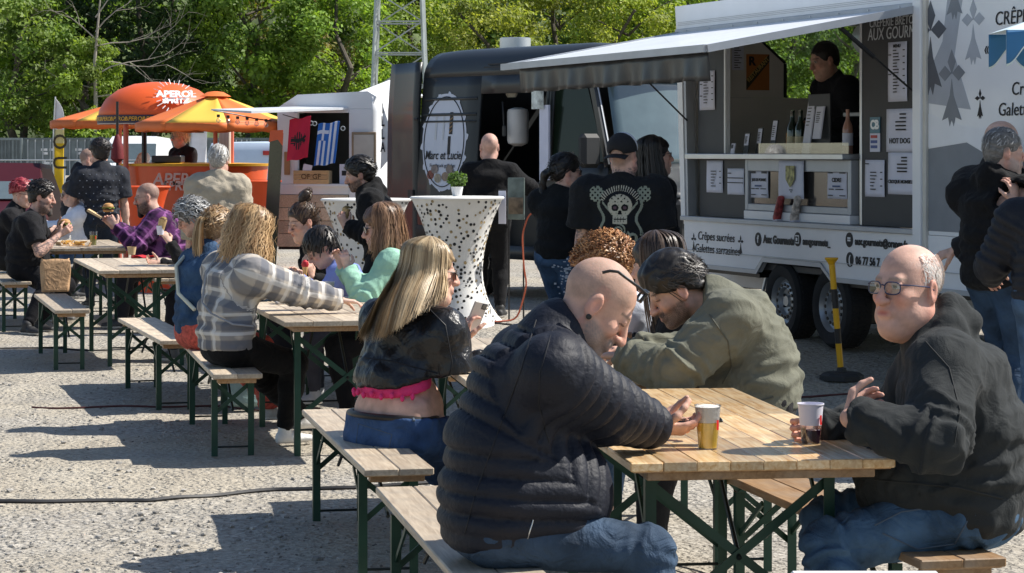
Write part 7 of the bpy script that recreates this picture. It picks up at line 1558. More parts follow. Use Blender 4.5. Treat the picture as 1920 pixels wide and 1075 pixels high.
# cook inside the van
pc = np.array(VAN_P + VX * (LD1 - .42) + VY * .95); J = person('cook in black standing in the dark van interior', 1.74, V(pc[0], pc[1], VGZ + .52 + .90), 262, 4, (250, 8, 0), pc + V(-.2, -.3, 1.75), pc + V(.2, -.3, 1.75), V(pc[0] - .1, pc[1], VGZ + .605), V(pc[0] + .1, pc[1], VGZ + .605), lod=2, kpl=V(0, -1, 0), kpr=V(0, -1, 0), head=dict(beard=(.03, .02, .02)), top=dict(name='tshirt', col=BLACKC, g=.02), legs=dict(name='trousers', col=BLACKC), shoes=(.05, .05, .05))
# notice leaflet board hanging by the door
pl_ = W(968, 372, 22.2); o = empty('menu_easel', tuple(pl_ * [1, 1, 0] + V(0, 0, gz(pl_[0], 22.2))), math.radians(-20), 'narrow menu board with burger picture beside the van door', 'sign'); MB().rbox((-.08, -.01, .92), (.08, .01, 1.30), .005).build('board', mat('leaflet_green', (.10, .13, .12), .5, var=.6, vscale=9), o); MB().box((-.07, -.013, .97), (.07, -.0105, 1.12)).build('burger_picture', mat('burger_print', (.16, .12, .08), .5, var=.8, vscale=14), o)
for x_ in (-.07, .07): MB().tube([(x_, 0, 0), (x_, 0, .92)], .008, 6).build('leg', BLACK, o)
MB().box((-.17, -.004, .88), (-.10, .0, 1.18)).build('hanging_paper', PAPER, o); MB().bar((-.17, 0, 1.19), (-.07, 0, 1.19), .012).build('hanger', BLACK, o)

# ------------------------------------------------------------------ polka dot standing tables
def stretch_table(x, y, rz, label, m, dots=True, R_=.40, H_=1.12, waist=.23, group=None, seed=1):
    root = empty('standing_table', (x, y, gz(x, y)), rz, label, 'table', group); N, K = 40, 26
    def rad(a, t):
        w = waist + (R_ - waist) * abs(2 * (t - .42) / (1.16 if t > .42 else .84)) ** 1.9
        if t < .3: w = w * (1 + .16 * (1 - t / .3) ** 1.5 * math.cos(4 * a))
        return w
    pt = lambda a, t: (rad(a, t) * math.cos(a), rad(a, t) * math.sin(a), H_ * t + (.05 * (1 - math.cos(4 * a)) * .5 * max(0, 1 - t / .12) if t < .12 else 0))
    MB().grid(lambda u, v: pt(u * 6.28318, v), N, K).build('stretch_cover', m, root, True); MB().lathe([(R_ + .006, H_ - .012), (R_ + .012, H_), (R_, H_ + .012), (.001, H_ + .014)], 40, cap=False).build('table_top', m, root, True)
    if dots:
        r_ = random.Random(seed); mb, mb2 = MB(), MB(); placed = []
        for k in range(1000):
            a, t = r_.uniform(0, 6.283), r_.uniform(.03, .985); p = V(*pt(a, t)); 
            if any(np.linalg.norm(p - q_) < .031 for q_ in placed): continue
            placed.append(p); n_ = unit(V(math.cos(a), math.sin(a), .25 * (.42 - t))); tn = unit(np.cross(V(0, 0, 1), n_)); bn = np.cross(n_, tn); rr_ = r_.uniform(.0095, .0155); M_ = mb if r_.random() < .66 else mb2
            M_.add([p + n_ * .004 + (tn * math.cos(j * .7854) + bn * math.sin(j * .7854)) * rr_ for j in range(8)], [tuple(range(8))])
        for k in range(26):
            rr_, a = R_ * math.sqrt(r_.random()) * .93, r_.uniform(0, 6.28); mb.add([(rr_ * math.cos(a) + .015 * math.cos(j * .7854), rr_ * math.sin(a) + .015 * math.sin(j * .7854), H_ + .0165) for j in range(8)], [tuple(range(8))])
        tag(mb.build('black_dots', mat('dot_black', (.015, .015, .016), .7), root), kind='stuff'); tag(mb2.build('gold_dots', mat('dot_gold', (.34, .25, .12), .6), root), kind='stuff')
    return root
PKW = mat('white_stretch', (.74, .73, .70), .75, var=.05, bump=.15, bscale=200)
pt1 = W(857, 545, 22.0); stretch_table(pt1[0], 22.0, .55, 'white standing table with black and gold polka dots carrying the potted plant', PKW, R_=.415, H_=1.145)
pt2 = W(686, 545, 23.0); stretch_table(pt2[0], 23.0, .4, 'polka dot standing table behind the bearded standing man', PKW, R_=.415, H_=1.17, seed=2)
OR = mat('orange_stretch', (.75, .09, .02), .6, var=.06)
for px, d_, lab in ((272, 29.5, 'orange standing table left of the bar front'), (480, 29.5, 'orange standing table right of the beige sweatshirt man')):
    stretch_table((px - 960) * d_ / FPX, d_, .3, lab, OR, False, R_=.30, H_=1.26, waist=.16)
# plant in a white pot
pp = V(pt1[0], 22.0, gz(pt1[0], 22.0) + 1.145 + .0145); o = empty('potted_plant', tuple(pp), 0, 'small leafy plant in white pot on the polka dot table', 'plant'); MB().lathe([(.040, 0), (.056, .085), (.052, .085), (.045, .07)], 20).build('pot', mat('white_ceramic', (.75, .75, .76), .35), o, True)
n = 420; g_ = rng.normal(size=(n, 3)); g_ /= np.linalg.norm(g_, axis=1, keepdims=True); pos = g_ * (rng.random((n, 1)) ** .4) * np.array([.10, .10, .07]) + np.array([0, 0, .15]); nr = g_ * .6 + rng.normal(size=(n, 3)) * .5; nr /= np.linalg.norm(nr, axis=1, keepdims=True); cl = np.array([[.10, .17, .05]]) * (.6 + .9 * rng.random((n, 1))); link('leaves', leaves_mesh('leaves', pos, nr, .012 + .01 * rng.random(n), cl), LEAF, o); mb = MB()
for k in range(9): a = k * .7; mb.tube([(0, 0, .07), (.05 * math.cos(a), .05 * math.sin(a), .13), (.08 * math.cos(a), .08 * math.sin(a), .18)], .002, 4)
mb.build('stems', mat('plant_stem', (.05, .08, .02), .7), o)

# ------------------------------------------------------------------ white trailer with the flags
GD = 30.0; gt0 = W(520, 285, GD); GGZ = gz(gt0[0], GD)
gtr = empty('snack_trailer', (gt0[0], GD, GGZ), math.radians(-8), 'small white snack trailer with wooden front and red and blue flags', 'trailer')
def gx_(px): return (px - 520) * GD / FPX
def gzz(py): return CAMH - (py - HOR) * GD / FPX - GGZ
WH2 = mat('snack_white', (.74, .75, .77), .5, var=.06, vscale=2, bump=.15, bscale=3)
X0, X1, XW = 0, gx_(700), gx_(657)
hz0, hz1 = gzz(345), gzz(212)
def gb(name, a, b, m, r=.004): return MB().rbox(a, b, r).build(name, m, gtr)
gb('front_wall', (X0, 0, hz0), (gx_(553), .05, gzz(205)), WH2); gb('front_wall', (XW, 0, .5), (X1, .05, gzz(205)), WH2); gb('front_wall', (X0, 0, gzz(365)), (XW - .002, .05, hz0 - .002), WH2); gb('front_wall', (gx_(553) + .002, 0, hz1), (XW - .002, .05, gzz(205)), WH2)
for k in range(4): gb('front_plank', (X0, -.012, gzz(365) - .16 * (k + 1) + .003), (gx_(655), .03, gzz(365) - .16 * k - .003), W_GREY)
MB().prism([(X0 - .02, gzz(205) + .002), (X0 + .25, gzz(178)), (X1 - .05, gzz(172)), (X1 + .06, gzz(182)), (X1 + .0, gzz(205) + .002)], 0, 1.9).build('roof', WH2, gtr, True)
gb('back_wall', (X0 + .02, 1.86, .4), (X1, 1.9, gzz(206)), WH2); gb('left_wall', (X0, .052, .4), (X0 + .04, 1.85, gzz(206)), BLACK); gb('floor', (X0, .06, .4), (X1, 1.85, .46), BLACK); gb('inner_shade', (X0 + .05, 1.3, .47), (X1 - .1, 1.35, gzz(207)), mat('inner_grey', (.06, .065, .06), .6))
mb = MB(); mb.grid(lambda s, t: (X1 + .002 + .32 * s, .0 + 1.2 * s, .45 + (gzz(182) - .45) * t), 6, 10); solid(mb.build('side_wall', WH2, gtr, True), .04)
mb = MB(); mb.prism([(gx_(720) - .02, gzz(318)), (gx_(722), gzz(200)), (gx_(735), gzz(240)), (gx_(732), gzz(300))], -.01, .0); mb.build('side_graphic', mat('graphic_pale', (.70, .72, .74), .6), gtr)
for k, ch in enumerate('ILLA'): text('side_lettering', ch, .17, Matrix.Translation((gx_(722), -.03, gzz(205 + 24 * k))) @ Matrix.Rotation(math.pi / 2, 4, 'X'), BLK, gtr, sx=.5, bold=.004)
# awning, counter goods, frame
mb = MB(); 
mb.add([(gx_(446), -1.3, gzz(208)), (gx_(520), -1.3, gzz(212)), (gx_(655), 0, gzz(202)), (gx_(560), 0, gzz(200)), (gx_(446), -1.3, gzz(210.5)), (gx_(520), -1.3, gzz(216)), (gx_(655), 0, gzz(206)), (gx_(560), 0, gzz(205))], [(0, 1, 2, 3), (7, 6, 5, 4), (0, 4, 5, 1), (1, 5, 6, 2), (2, 6, 7, 3), (3, 7, 4, 0)]); mb.build('awning', mat('awning_grey', (.60, .62, .65), .4), gtr)
gb('window_side', (gx_(553), -.01, hz0), (gx_(560), .06, hz1), WH2); gb('serving_counter', (gx_(553), -.06, hz0 - .03), (XW, .35, hz0), WH2)
gb('hanging_frame', (gx_(663), -.03, gzz(312)), (gx_(709), -.012, gzz(248)), mat('frame_wood', (.30, .22, .14), .7)); gb('frame_board', (gx_(667), -.035, gzz(308)), (gx_(705), -.0305, gzz(253)), mat('frame_linen', (.50, .47, .42), .8))
gb('chopping_board', (gx_(534), -.03, gzz(328)), (gx_(545), -.012, gzz(285)), mat('board_wood', (.34, .18, .08), .6))
# string lights
for k in range(6):
    x_ = gx_(447 + 14 * k); b_ = MB(); b_.tube([(x_, -1.0 + .1 * k, gzz(217 + k * 1.5)), (x_, -1.0 + .1 * k, gzz(222 + k * 1.5))], .02, 6); b_.build('lamp_socket', BLACK, gtr); MB().lathe([(.008, .035), (.03, 0), (.028, -.02), (.001, -.035)], 10, (x_, -1.0 + .1 * k, gzz(227 + k * 1.5))).build('light_bulb', clear_glass('bulb_glass', (.95, .9, .85), .15), gtr, True)
MB().tube([(gx_(440), -1.05, gzz(210)), (gx_(470), -.85, gzz(216)), (gx_(500), -.6, gzz(224)), (gx_(525), -.45, gzz(228))], .008, 5).build('lamp_cable', BLACK, gtr)
# wood crate and card on its counter
pw = np.array([gt0[0], GD, GGZ]); o = empty('wooden_crate', (pw[0] + gx_(600) - .14, GD - .12, GGZ + hz0 + .002), math.radians(-8), 'pale wooden crate with burnt lettering on the snack trailer counter', 'crate')
for k in range(3): MB().rbox((-.18, 0, .055 * k), (.26, .015, .055 * k + .052), .003).build('slat', mat('crate_wood', (.52, .34, .17), .7, rnd=.15, var=.2, vscale=12, stretch=(1, 6, 6)), o)
for x_ in (-.18, .235): MB().rbox((x_, .016, 0), (x_ + .025, .2, .16), .003).build('end', mat('crate_wood', (.52, .34, .17), .7), o)
text('brand', 'OF GF', .09, Matrix.Translation((.04, -.004, .085)) @ Matrix.Rotation(math.pi / 2, 4, 'X'), mat('burnt', (.10, .05, .02), .8), o)
for px, lab in ((571, 'tall leaning menu card at the left of the snack trailer window'), (645, 'white card at the right of the snack trailer window')):
    o = empty('menu_card', (pw[0] + gx_(px), GD - .1, GGZ + hz0 + .002), math.radians(-8), lab, 'sign'); MB().rbox((-.05, 0, 0), (.06, .012, .24), .003, Matrix.Rotation(.2 if px < 600 else 0, 4, 'Y')).build('card', PAPER, o); MB().box((-.02, -.004, .1), (.04, -.001, .16), Matrix.Rotation(.2 if px < 600 else 0, 4, 'Y')).build('print_mark', BLK, o)
# flags
def flag(px0, py0, px1, py1, skew, name, label, paint):
    """cloth hung from its top edge, slightly waved; paint(u,v) gives the material index"""
    d_ = GD - .55; s_ = d_ / FPX; w_, h_ = (px1 - px0) * s_, (py1 - py0) * s_; p0 = W(px0, py0, d_); o = empty(name, tuple(p0), 0, label, 'flag'); NU, NV = 48, 60; mb = MB()
    mb.grid(lambda u, v: (w_ * u - skew[0] * s_ * v, .02 * math.sin(u * 8 + v * 2) * (.3 + v), -h_ * v - skew[1] * s_ * u + .008 * math.sin(u * 9)), NU, NV)
    ms = [m for m in paint(None, None)]; mi = [paint((i + .5) / NU, (j + .5) / NV) for j in range(NV) for i in range(NU)]; mb.mi = mi; solid(mb.build('cloth', ms, o, True, fix=False), .003); return o
FR_, FBK = mat('flag_red', (.55, .012, .05), .7), mat('flag_black', (.012, .012, .014), .7); FW, FB = mat('flag_white', (.66, .68, .80), .7), mat('flag_blue', (.02, .13, .48), .7)
def eagle(x, y):
    x, y = (y - .53) * 1.9, (x - .5) * 1.15; ax = abs(x)                       # hung sideways
    body = ax < .09 * (1 - abs(y) * .6) and -.32 < y < .30; wing = ax > .06 and ax < .42 and abs(y - .04 + .15 * ax) < .26 * (1 - ax / .55) and math.sin(y * 60) > -.6
    head = (ax - .09) ** 2 + (y - .30) ** 2 < .0055 or (.10 < ax < .24 and abs(y - .30) < .02); tail = y < -.2 and ax < .16 and y > -.42 and math.sin(ax * 50) > -.5; claw = .1 < ax < .26 and abs(y + .2) < .03
    return body or wing or head or tail or claw
flag(543, 225, 583, 303, (6, -7), 'red_flag', 'red flag with black double headed eagle hanging from the snack trailer', lambda u, v: [FR_, FBK] if u is None else int(eagle(u, v)))
def greek(u, v):
    if u is None: return [FW, FB]
    if v < .42 and u < .55: return 0 if abs(u - .275) < .055 or abs(v - .21) < .045 else 1
    return int((u * 9) % 2 < 1)
flag(597, 233, 637, 312, (9, -5), 'striped_flag', 'blue and white striped flag with cross hanging from the snack trailer', greek)
p0, p1 = W(530, 215, GD - .5), W(645, 241, GD - .5); o = empty('flag_line', tuple(p0), 0, 'dark cord the two flags hang from', 'cord'); MB().tube([(0, 0, 0), tuple((p1 - p0) * .5 - V(0, 0, .02)), tuple(p1 - p0)], .006, 6).build('cord', BLACK, o)
for fpx, fpy in ((583, 231), (590, 232), (643, 241)): q_ = W(fpx, fpy, GD - .53) - p0; MB().tube([tuple(q_ + V(.025 * math.cos(a), 0, .025 * math.sin(a))) for a in [k * .628 for k in range(11)]], .006, 5, False).build('ring', ALU, o)

# ------------------------------------------------------------------ orange bar with dome, parasols, banners
BD = 32.0; bar0 = W(320, 285, BD); bgz = gz(bar0[0], BD)
bar = empty('drinks_bar', (bar0[0], BD, bgz), 0, 'round orange drinks bar under a big orange dome', 'bar')
bx = lambda px: (px - 320) * BD / FPX
bzz = lambda py: CAMH - (py - HOR) * BD / FPX - bgz
ORP = mat('bar_orange', (.72, .10, .025), .35, var=.04, coat=.2); ORD = mat('dome_orange', (.75, .11, .02), .45, var=.04); YLW = mat('bar_yellow', (.72, .38, .03), .45); NAVY = mat('navy_band', (.03, .025, .06), .5)
SAL = mat('salmon_post', (.62, .16, .10), .5, var=.05)
mb = MB(); CW = .95
prof = [(CW * .80, .02), (CW * .86, .3), (CW * .93, .8), (CW, bzz(318)), (CW, bzz(312))]
mb.lathe(prof, 40, (bx(360), .4, 0), sy=.62); mb.build('counter_front', ORP, bar, True); MB().lathe([(CW * 1.04, bzz(312) + .001), (CW * 1.05, bzz(307)), (CW * .6, bzz(307) + .01)], 40, (bx(360), .4, 0), sy=.62, cap=False).build('counter_edge', YLW, bar, True)
MB().rbox((bx(285), -.05, bzz(307) + .012), (bx(340), .35, bzz(292)), .01).build('till', mat('till_black', (.02, .02, .024), .4), bar)
# dome
DCX, DR = bx(287), (402 - 172) / 2 * BD / FPX; dm = MB(); dm.lathe([(DR, bzz(222)), (DR * .97, bzz(205)), (DR * .86, bzz(184)), (DR * .66, bzz(167)), (DR * .4, bzz(156)), (DR * .15, bzz(152.5)), (.001, bzz(152))], 44, (DCX, .5, 0), cap=False); dome = dm.build('dome', ORD, bar, True); solid(dome, .02, -1)
MB().lathe([(DR * 1.004, bzz(231)), (DR * 1.01, bzz(216))], 44, (DCX, .5, 0), cap=False).build('navy_band', NAVY, dome, True); MB().lathe([(DR * 1.0, bzz(233)), (DR * 1.0, bzz(231.2))], 44, (DCX, .5, 0), cap=False).build('dome_rim', mat('pale_rim', (.5, .45, .4), .5), dome, True)
for k in range(9):
    a = math.radians(205 + 17 * k); M_ = Matrix.Translation((DCX + DR * 1.02 * math.cos(a), .5 + DR * 1.02 * math.sin(a), bzz(223.5))) @ Matrix.Rotation(a + math.pi / 2, 4, 'Z') @ Matrix.Rotation(math.pi / 2, 4, 'X'); text('band_lettering', 'APEROL', .075, M_, YLW, dome, .15, 1.05, .001)
a = math.radians(292); 
def dome_text(body, size, az, zr, rr):
    M_ = Matrix.Translation((DCX + DR * rr * math.cos(az), .5 + DR * rr * math.sin(az), bzz(zr))) @ Matrix.Rotation(az + math.pi / 2, 4, 'Z') @ Matrix.Rotation(math.pi / 2 - .62, 4, 'X'); return text('dome_lettering', body, size, M_, WHITE, dome, .12, 1.05, .006, .012)
dome_text('APEROL', .14, math.radians(295), 178, .945); dome_text('SPRITZ', .11, math.radians(294), 190.5, .995)
for k in range(26):
    an = k / 26 * 6.283; az = math.radians(294.5); c_ = V(DCX + DR * .955 * math.cos(az), .5 + DR * .955 * math.sin(az), bzz(183)); t1 = V(-math.sin(az), math.cos(az), 0); t2 = unit(V(-math.cos(az) * .58, -math.sin(az) * .58, .81)); MB().bar(c_ + (t1 * math.cos(an) + t2 * math.sin(an)) * .21, c_ + (t1 * math.cos(an) * 1.0 + t2 * math.sin(an)) * (.27 + .03 * (k % 2)) - V(0, 0, .005), .008).build('ray_print', WHITE, dome)
for k, (x_, y_) in enumerate(((bx(236), .0), (bx(432), .1), (bx(250), .95), (bx(330), 1.1))): MB().tube([(x_, y_, 0), (x_, y_, bzz(225))], .035, 8).build('dome_post', SAL if k < 2 else BLACK, bar)
MB().rbox((bx(412), -.1, .0), (bx(432), .12, bzz(228)), .01).build('shutter_post', mat('shutter_beige', (.48, .42, .36), .6, var=.15, vscale=2, stretch=(14, 14, 1)), bar)
text('counter_lettering', 'APEROL', .22, Matrix.Translation((bx(345), -.24, bzz(337))) @ Matrix.Rotation(math.pi / 2, 4, 'X'), mat('pink_white', (.75, .5, .45), .5), bar, .12, .95, .004); text('counter_lettering', 'SPRITZ', .17, Matrix.Translation((bx(345), -.24, bzz(349))) @ Matrix.Rotation(math.pi / 2, 4, 'X'), mat('pink_white', (.75, .5, .45), .5), bar, .12, .95, .004)
def parasol(px, py_top, py_rim, hw, d_, label, cols, n=8, pole=SAL, tilt=0, ang0=.2):
    p = W(px, 285, d_); root = empty('parasol', (p[0], d_, gz(p[0], d_)), ang0, label, 'parasol'); zt = CAMH - (py_top - HOR) * d_ / FPX - gz(p[0], d_); zr = CAMH - (py_rim - HOR) * d_ / FPX - gz(p[0], d_); R_ = hw * d_ / FPX
    for k in range(n):
        a0, a1 = k / n * 6.2832, (k + 1) / n * 6.2832; mb = MB(); mb.grid(lambda u, v: (lambda r, a: (r * math.cos(a) * (1 - .04 * math.sin(math.pi * u)), r * math.sin(a) * (1 - .04 * math.sin(math.pi * u)), zt + (zr - zt) * v ** 1.05 - .03 * math.sin(math.pi * v) * math.sin(math.pi * u)))(max(.03, R_ * v), a0 + (a1 - a0) * u), 5, 8)
        g_ = mb.build('canopy_panel', cols[k % len(cols)], root, True); solid(g_, .006)
        mb = MB(); mb.grid(lambda u, v: (R_ * math.cos(a0 + (a1 - a0) * u) * (1 - .04 * math.sin(math.pi * u)), R_ * math.sin(a0 + (a1 - a0) * u) * (1 - .04 * math.sin(math.pi * u)), zr - .09 * v - .02 * v * abs(math.sin(u * math.pi * 2))), 8, 2); solid(mb.build('valance', cols[(k + 1) % len(cols)] if len(cols) > 2 else cols[0], root, True), .004)
        MB().tube([(0, 0, zt - .08), (R_ * .97 * math.cos(a0), R_ * .97 * math.sin(a0), zr - .02)], .01, 5).build('rib', pole, root)
    MB().lathe([(.2 * R_, zt - .035), (.10, zt + .02), (.03, zt + .03)], 12).build('crown', cols[0], root, True); MB().tube([(0, 0, 0), (0, 0, zt)], .028, 8).build('pole', pole, root); MB().lathe([(.28, 0), (.28, .06), (.06, .08)], 20).build('base', BLACK, root); return root
OC, YC = mat('parasol_orange', (.72, .17, .035), .6, var=.04), mat('parasol_yellow', (.78, .50, .07), .6, var=.04)
for m_ in (OC, YC): m_.node_tree.nodes['Principled BSDF'].inputs['Transmission Weight'].default_value = .0
parasol(404, 176, 232, 150, 30.6, 'orange and yellow parasol in front of the bar', [OC, YC], ang0=.26)
parasol(225, 192, 228, 130, 35.5, 'orange and yellow parasol behind the dome, only its left wing showing', [OC, YC], ang0=.3)
# feather banners
def feather(px, py_top, d_, w_px, label, mark, split=.45):
    p = W(px, 285, d_); g_ = gz(p[0], d_); root = empty('feather_flag', (p[0], d_, g_), 0, label, 'banner'); H_ = CAMH - (py_top - HOR) * d_ / FPX - g_; w_ = w_px * d_ / FPX; NV = 40; mb = MB()
    edge = lambda t: (-.10 * math.sin(t * 3.0) * w_ - .25 * w_ * max(0, t - .8) / .2 * 0, w_ * (1 - .0 * t) * (1 - max(0, (t - .86) / .14) ** 2.2))
    mb.grid(lambda u, v: (edge(v)[0] + edge(v)[1] * u, .02 * math.sin(v * 9 + u * 2), .35 + (H_ - .35) * v), 8, NV); ms = [mat('banner_yellow', (.78, .50, .01), .6), mat('banner_white', (.78, .78, .80), .6), mat('banner_pale', (.78, .66, .28), .6)]; mb.mi = [(0 if j / NV < split - .06 else (2 if j / NV < split + .04 else 1)) for j in range(NV) for i in range(8)]
    solid(mb.build('cloth', ms, root, True, fix=False), .004); MB().tube([(-.02, .0, 0), (edge(.4)[0] - .02, 0, H_ * .4), (edge(.8)[0] - .02, 0, H_ * .8), (.0, 0, H_ + .02)], .012, 6).build('pole', ALU, root); MB().lathe([(.22, 0), (.2, .05), (.03, .07)], 16).build('base', BLACK, root)
    for k, ch in enumerate(mark): text('banner_lettering', ch, .30, Matrix.Translation((w_ * .45, -.03, H_ * (split + .0 - .13 * k))) @ Matrix.Rotation(math.pi / 2, 4, 'X') @ Matrix.Rotation(-math.pi / 2, 4, 'Z'), mat('banner_ink', (.06, .045, .02), .6), root, 0, 1, .004)
    MB().rbox((w_ * .2, -.03, H_ * .83), (w_ * .75, -.025, H_ * .86), .001).build('small_print', mat('banner_ink', (.06, .045, .02), .6), root)
feather(104, 184, 38, 17, 'white and yellow feather flag with dark letters left of the bar', 'OU', .73); feather(360, 205, 40, 30, 'wide yellow and white feather flag behind the bar woman', '3', .5)
# leaning mirror-like board with orange top, beside the snack trailer
pb_ = W(497, 380, 28.8); o = empty('leaning_board', (pb_[0], 28.8, gz(pb_[0], 28.8)), 0, 'dark leaning panel with orange top beside the snack trailer', 'board'); k_ = 28.8 / FPX
poly = [(-8 * k_, .0), (18 * k_, .0), (34 * k_, CAMH - (258 - HOR) * k_), (10 * k_, CAMH - (254 - HOR) * k_)]; MB().prism(poly, 0, .03).build('panel', mat('panel_glass', (.03, .035, .02), .12, spec=.8, coat=.5, var=.5, vscale=3), o); MB().prism([(7 * k_, CAMH - (275 - HOR) * k_), (10 * k_, CAMH - (253 - HOR) * k_), (34 * k_, CAMH - (252 - HOR) * k_), (33 * k_, CAMH - (282 - HOR) * k_), (24 * k_, CAMH - (270 - HOR) * k_)], -.012, -.002).build('orange_top', ORP, o)
# fire extinguisher and orange trim near the bar post
pe = W(220, 300, 31.2); o = empty('closed_parasol', (pe[0], 31.2, gz(pe[0], 31.2)), 0, 'folded dark red parasol on black pole before the bar', 'parasol'); MB().tube([(0, 0, 0), (0, 0, CAMH - (190 - HOR) * 31.2 / FPX)], .018, 8).build('pole', BLACK, o); zb3 = CAMH - (305 - HOR) * 31.2 / FPX; MB().lathe([(.03, zb3), (.085, zb3 + .05), (.075, zb3 + .2), (.035, zb3 + .33), (.02, zb3 + .36)], 14).build('folded_cloth', mat('wine_cloth', (.16, .015, .02), .7, bump=.4, bscale=20), o, True); MB().lathe([(.25, 0), (.25, .05), (.04, .07)], 18).build('base', BLACK, o)
# white marquee peak behind, blue canopy at the right edge
pm_ = W(718, 285, 44); o = empty('marquee', (pm_[0], 44, 0), 0, 'white marquee peak behind the snack trailer', 'tent'); mt_ = mat('marquee_white', (.78, .79, .80), .6); zpk = CAMH - (150 - HOR) * 44 / FPX; zev = CAMH - (182 - HOR) * 44 / FPX
MB().add([(-.6, -.6, zev), (.8, -.6, zev), (.8, .6, zev), (-.6, .6, zev), (.12, 0, zpk)], [(0, 1, 4), (1, 2, 4), (2, 3, 4), (3, 0, 4), (3, 2, 1, 0)]).build('roof', mt_, o)
for x_ in (-.57, .77):
    for y_ in (-.57, .57): MB().tube([(x_, y_, 0), (x_, y_, zev)], .03, 8).build('post', ALU, o)
bp_ = W(1960, 285, 13.8); g_ = gz(bp_[0], 13.8); o = empty('canopy', (bp_[0], 13.8, g_), 0, 'blue canopy with scalloped white edged valance beside the trailer', 'canopy'); k_ = 13.8 / FPX; BLU = mat('canopy_blue', (.035, .16, .34), .6, var=.1); BWH = mat('canopy_white', (.62, .75, .80), .6)
zt_, zl_, zc_ = CAMH - (48 - HOR) * k_ - g_, CAMH - (60 - HOR) * k_ - g_, CAMH - (122 - HOR) * k_ - g_
xl = (1870 - 1960) * k_; MB().add([(xl, -.25, zl_), (-xl, -.25, zl_), (-xl, .25, zl_), (xl, .25, zl_), (0, 0, zt_ + .06)], [(0, 1, 4), (1, 2, 4), (2, 3, 4), (3, 0, 4), (3, 2, 1, 0)]).build('canopy_top', BWH, o)
for yy in (-.25, .25):
    for nm, dz_, m_, dy_ in (('valance', 0, BLU, 0), ('valance_edge', -.012, BWH, .004)):
        mb = MB(); mb.grid(lambda u, v: (xl * (1 - 2 * u), yy + (dy_ if yy > 0 else dy_), zl_ - .003 - v * ((zl_ - zc_) * (.42 + .58 * abs(math.cos(u * math.pi * 2.5)) ** 1.3) - dz_)), 60, 6); solid(mb.build(nm, m_, o, True), .003)
for x_ in (-xl * .7, -xl * .9): MB().tube([(x_, .0, 0), (x_, .0, zl_)], .015, 8).build('post', ALU, o)
# tall counter the right hand men lean on
pk = W(1935, 345, 14.9); g_ = gz(pk[0], pk[1]); zc2 = pk[2] - g_; o = empty('leaning_counter', (pk[0], pk[1], g_), math.radians(-20), 'dark high counter with wooden top beside the creperie trailer', 'counter'); MB().rbox((-.25, -.2, zc2 - .03), (.5, .22, zc2), .005).build('top', W_EDGE, o); MB().rbox((-.2, -.15, 0), (.45, .18, zc2 - .032), .005).build('cabinet', BLACK, o)
# ------------------------------------------------------------------ bollard, cups, phones, food, bag, cables
q = gnd(1578, 708); o = empty('marker_post', (q[0], q[1], gz(q[0], q[1])), 0, 'yellow and black striped plastic post on a black foot', 'post'); PY, PB = mat('post_yellow', (.80, .42, .01), .4, var=.06), mat('post_black', (.018, .018, .02), .45)
s_ = q[1] / FPX; Hh = 226 * s_; lx = -19 * s_; 
bnd = [(712, 684, PB), (684, 640, PY), (640, 612, PB), (612, 574, PY), (574, 538, PB), (538, 492, PY)]
zz_ = lambda py: (708 - py) * s_ * 1.0
for (a, b_, m_) in bnd: MB().tube([(lx * zz_(a) / Hh, 0, max(.03, zz_(a))), (lx * zz_(b_) / Hh, 0, zz_(b_))], .021, 16).build('stripe', m_, o, True)
MB().lathe([(.021, zz_(492)), (.026, zz_(488)), (.045, zz_(482)), (.046, zz_(479)), (.03, zz_(479.5))], 20, (lx, 0, 0)).build('flared_top', PY, o, True); MB().lathe([(.15, 0), (.15, .03), (.12, .05), (.035, .055), (.03, .08)], 8).build('foot', mat('foot_rubber', (.035, .036, .038), .7), o)
# cups
PLAS = clear_glass('cup_plastic', (.93, .93, .93), .12, .12)
def cup(p, label, liquid, h=.125, fill=.6, foam=None, frost=False):
    o = empty('plastic_cup', tuple(p), 0, label, 'cup'); r0, r1 = .029, .040; m = PLAS; rs, hs_ = (r0 + (r1 - r0) * (fill + .12), h * (fill + .12)) if frost else (r1, h); MB().lathe([(r0, 0), (rs, hs_)], 28, cap=False).build('cup_wall', m, o, True); MB().lathe([(rs + .0002, hs_ + .0003), (r1, h), (r1 + .002, h), (r1 + .002, h - .004)], 28, cap=False).build('cup_rim', mat('frosted_plastic', (.74, .74, .84), .4, var=.03) if frost else PLAS, o, True); MB().lathe([(r0 - .0005, 0), (r0 - .001, .003)], 28).build('cup_base', m, o)
    rf = r0 + (r1 - r0) * fill; MB().lathe([(r0 - .0015, .003), (rf - .0012, h * fill), (.001, h * fill + .0005)], 28).build('drink', liquid, o, True)
    if foam: ft = r0 + (r1 - r0) * (fill + foam); MB().lathe([(rf - .0012, h * fill + .001), (ft - .0012, h * (fill + foam)), (ft * .6, h * (fill + foam) + .004), (.001, h * (fill + foam) + .005)], 28).build('foam', mat('beer_foam', (.85, .83, .78), .8, bump=.4, bscale=150), o, True)
    mk = mat('red_mark', (.65, .02, .02), .5); a = -.9; MB().add([(r1 * 1.0 * math.cos(t), r1 * math.sin(t), z) for t, z in ((a, .06), (a + .25, .06), (a + .25, .09), (a, .09))], [(0, 1, 2, 3)]).build('print_mark', mk, o)
    return o
beer = mat('lager', (.98, .66, .10), .15, trans=0, ior=1.33, var=.08, vscale=60); pb = onz(1327, 842, .77); cup(pb + V(0, 0, .001), 'plastic cup of golden beer with foam on the varnished table', beer, .134, .60, .36)
purple = mat('blackcurrant', (.035, .008, .025), .1, spec=.6, var=.05); pc_ = onz(1520, 832, .77); cup(pc_ + V(0, 0, .001), 'frosted cup with dark purple drink in the hand of the hoodie man', purple, .125, .34, None, True)
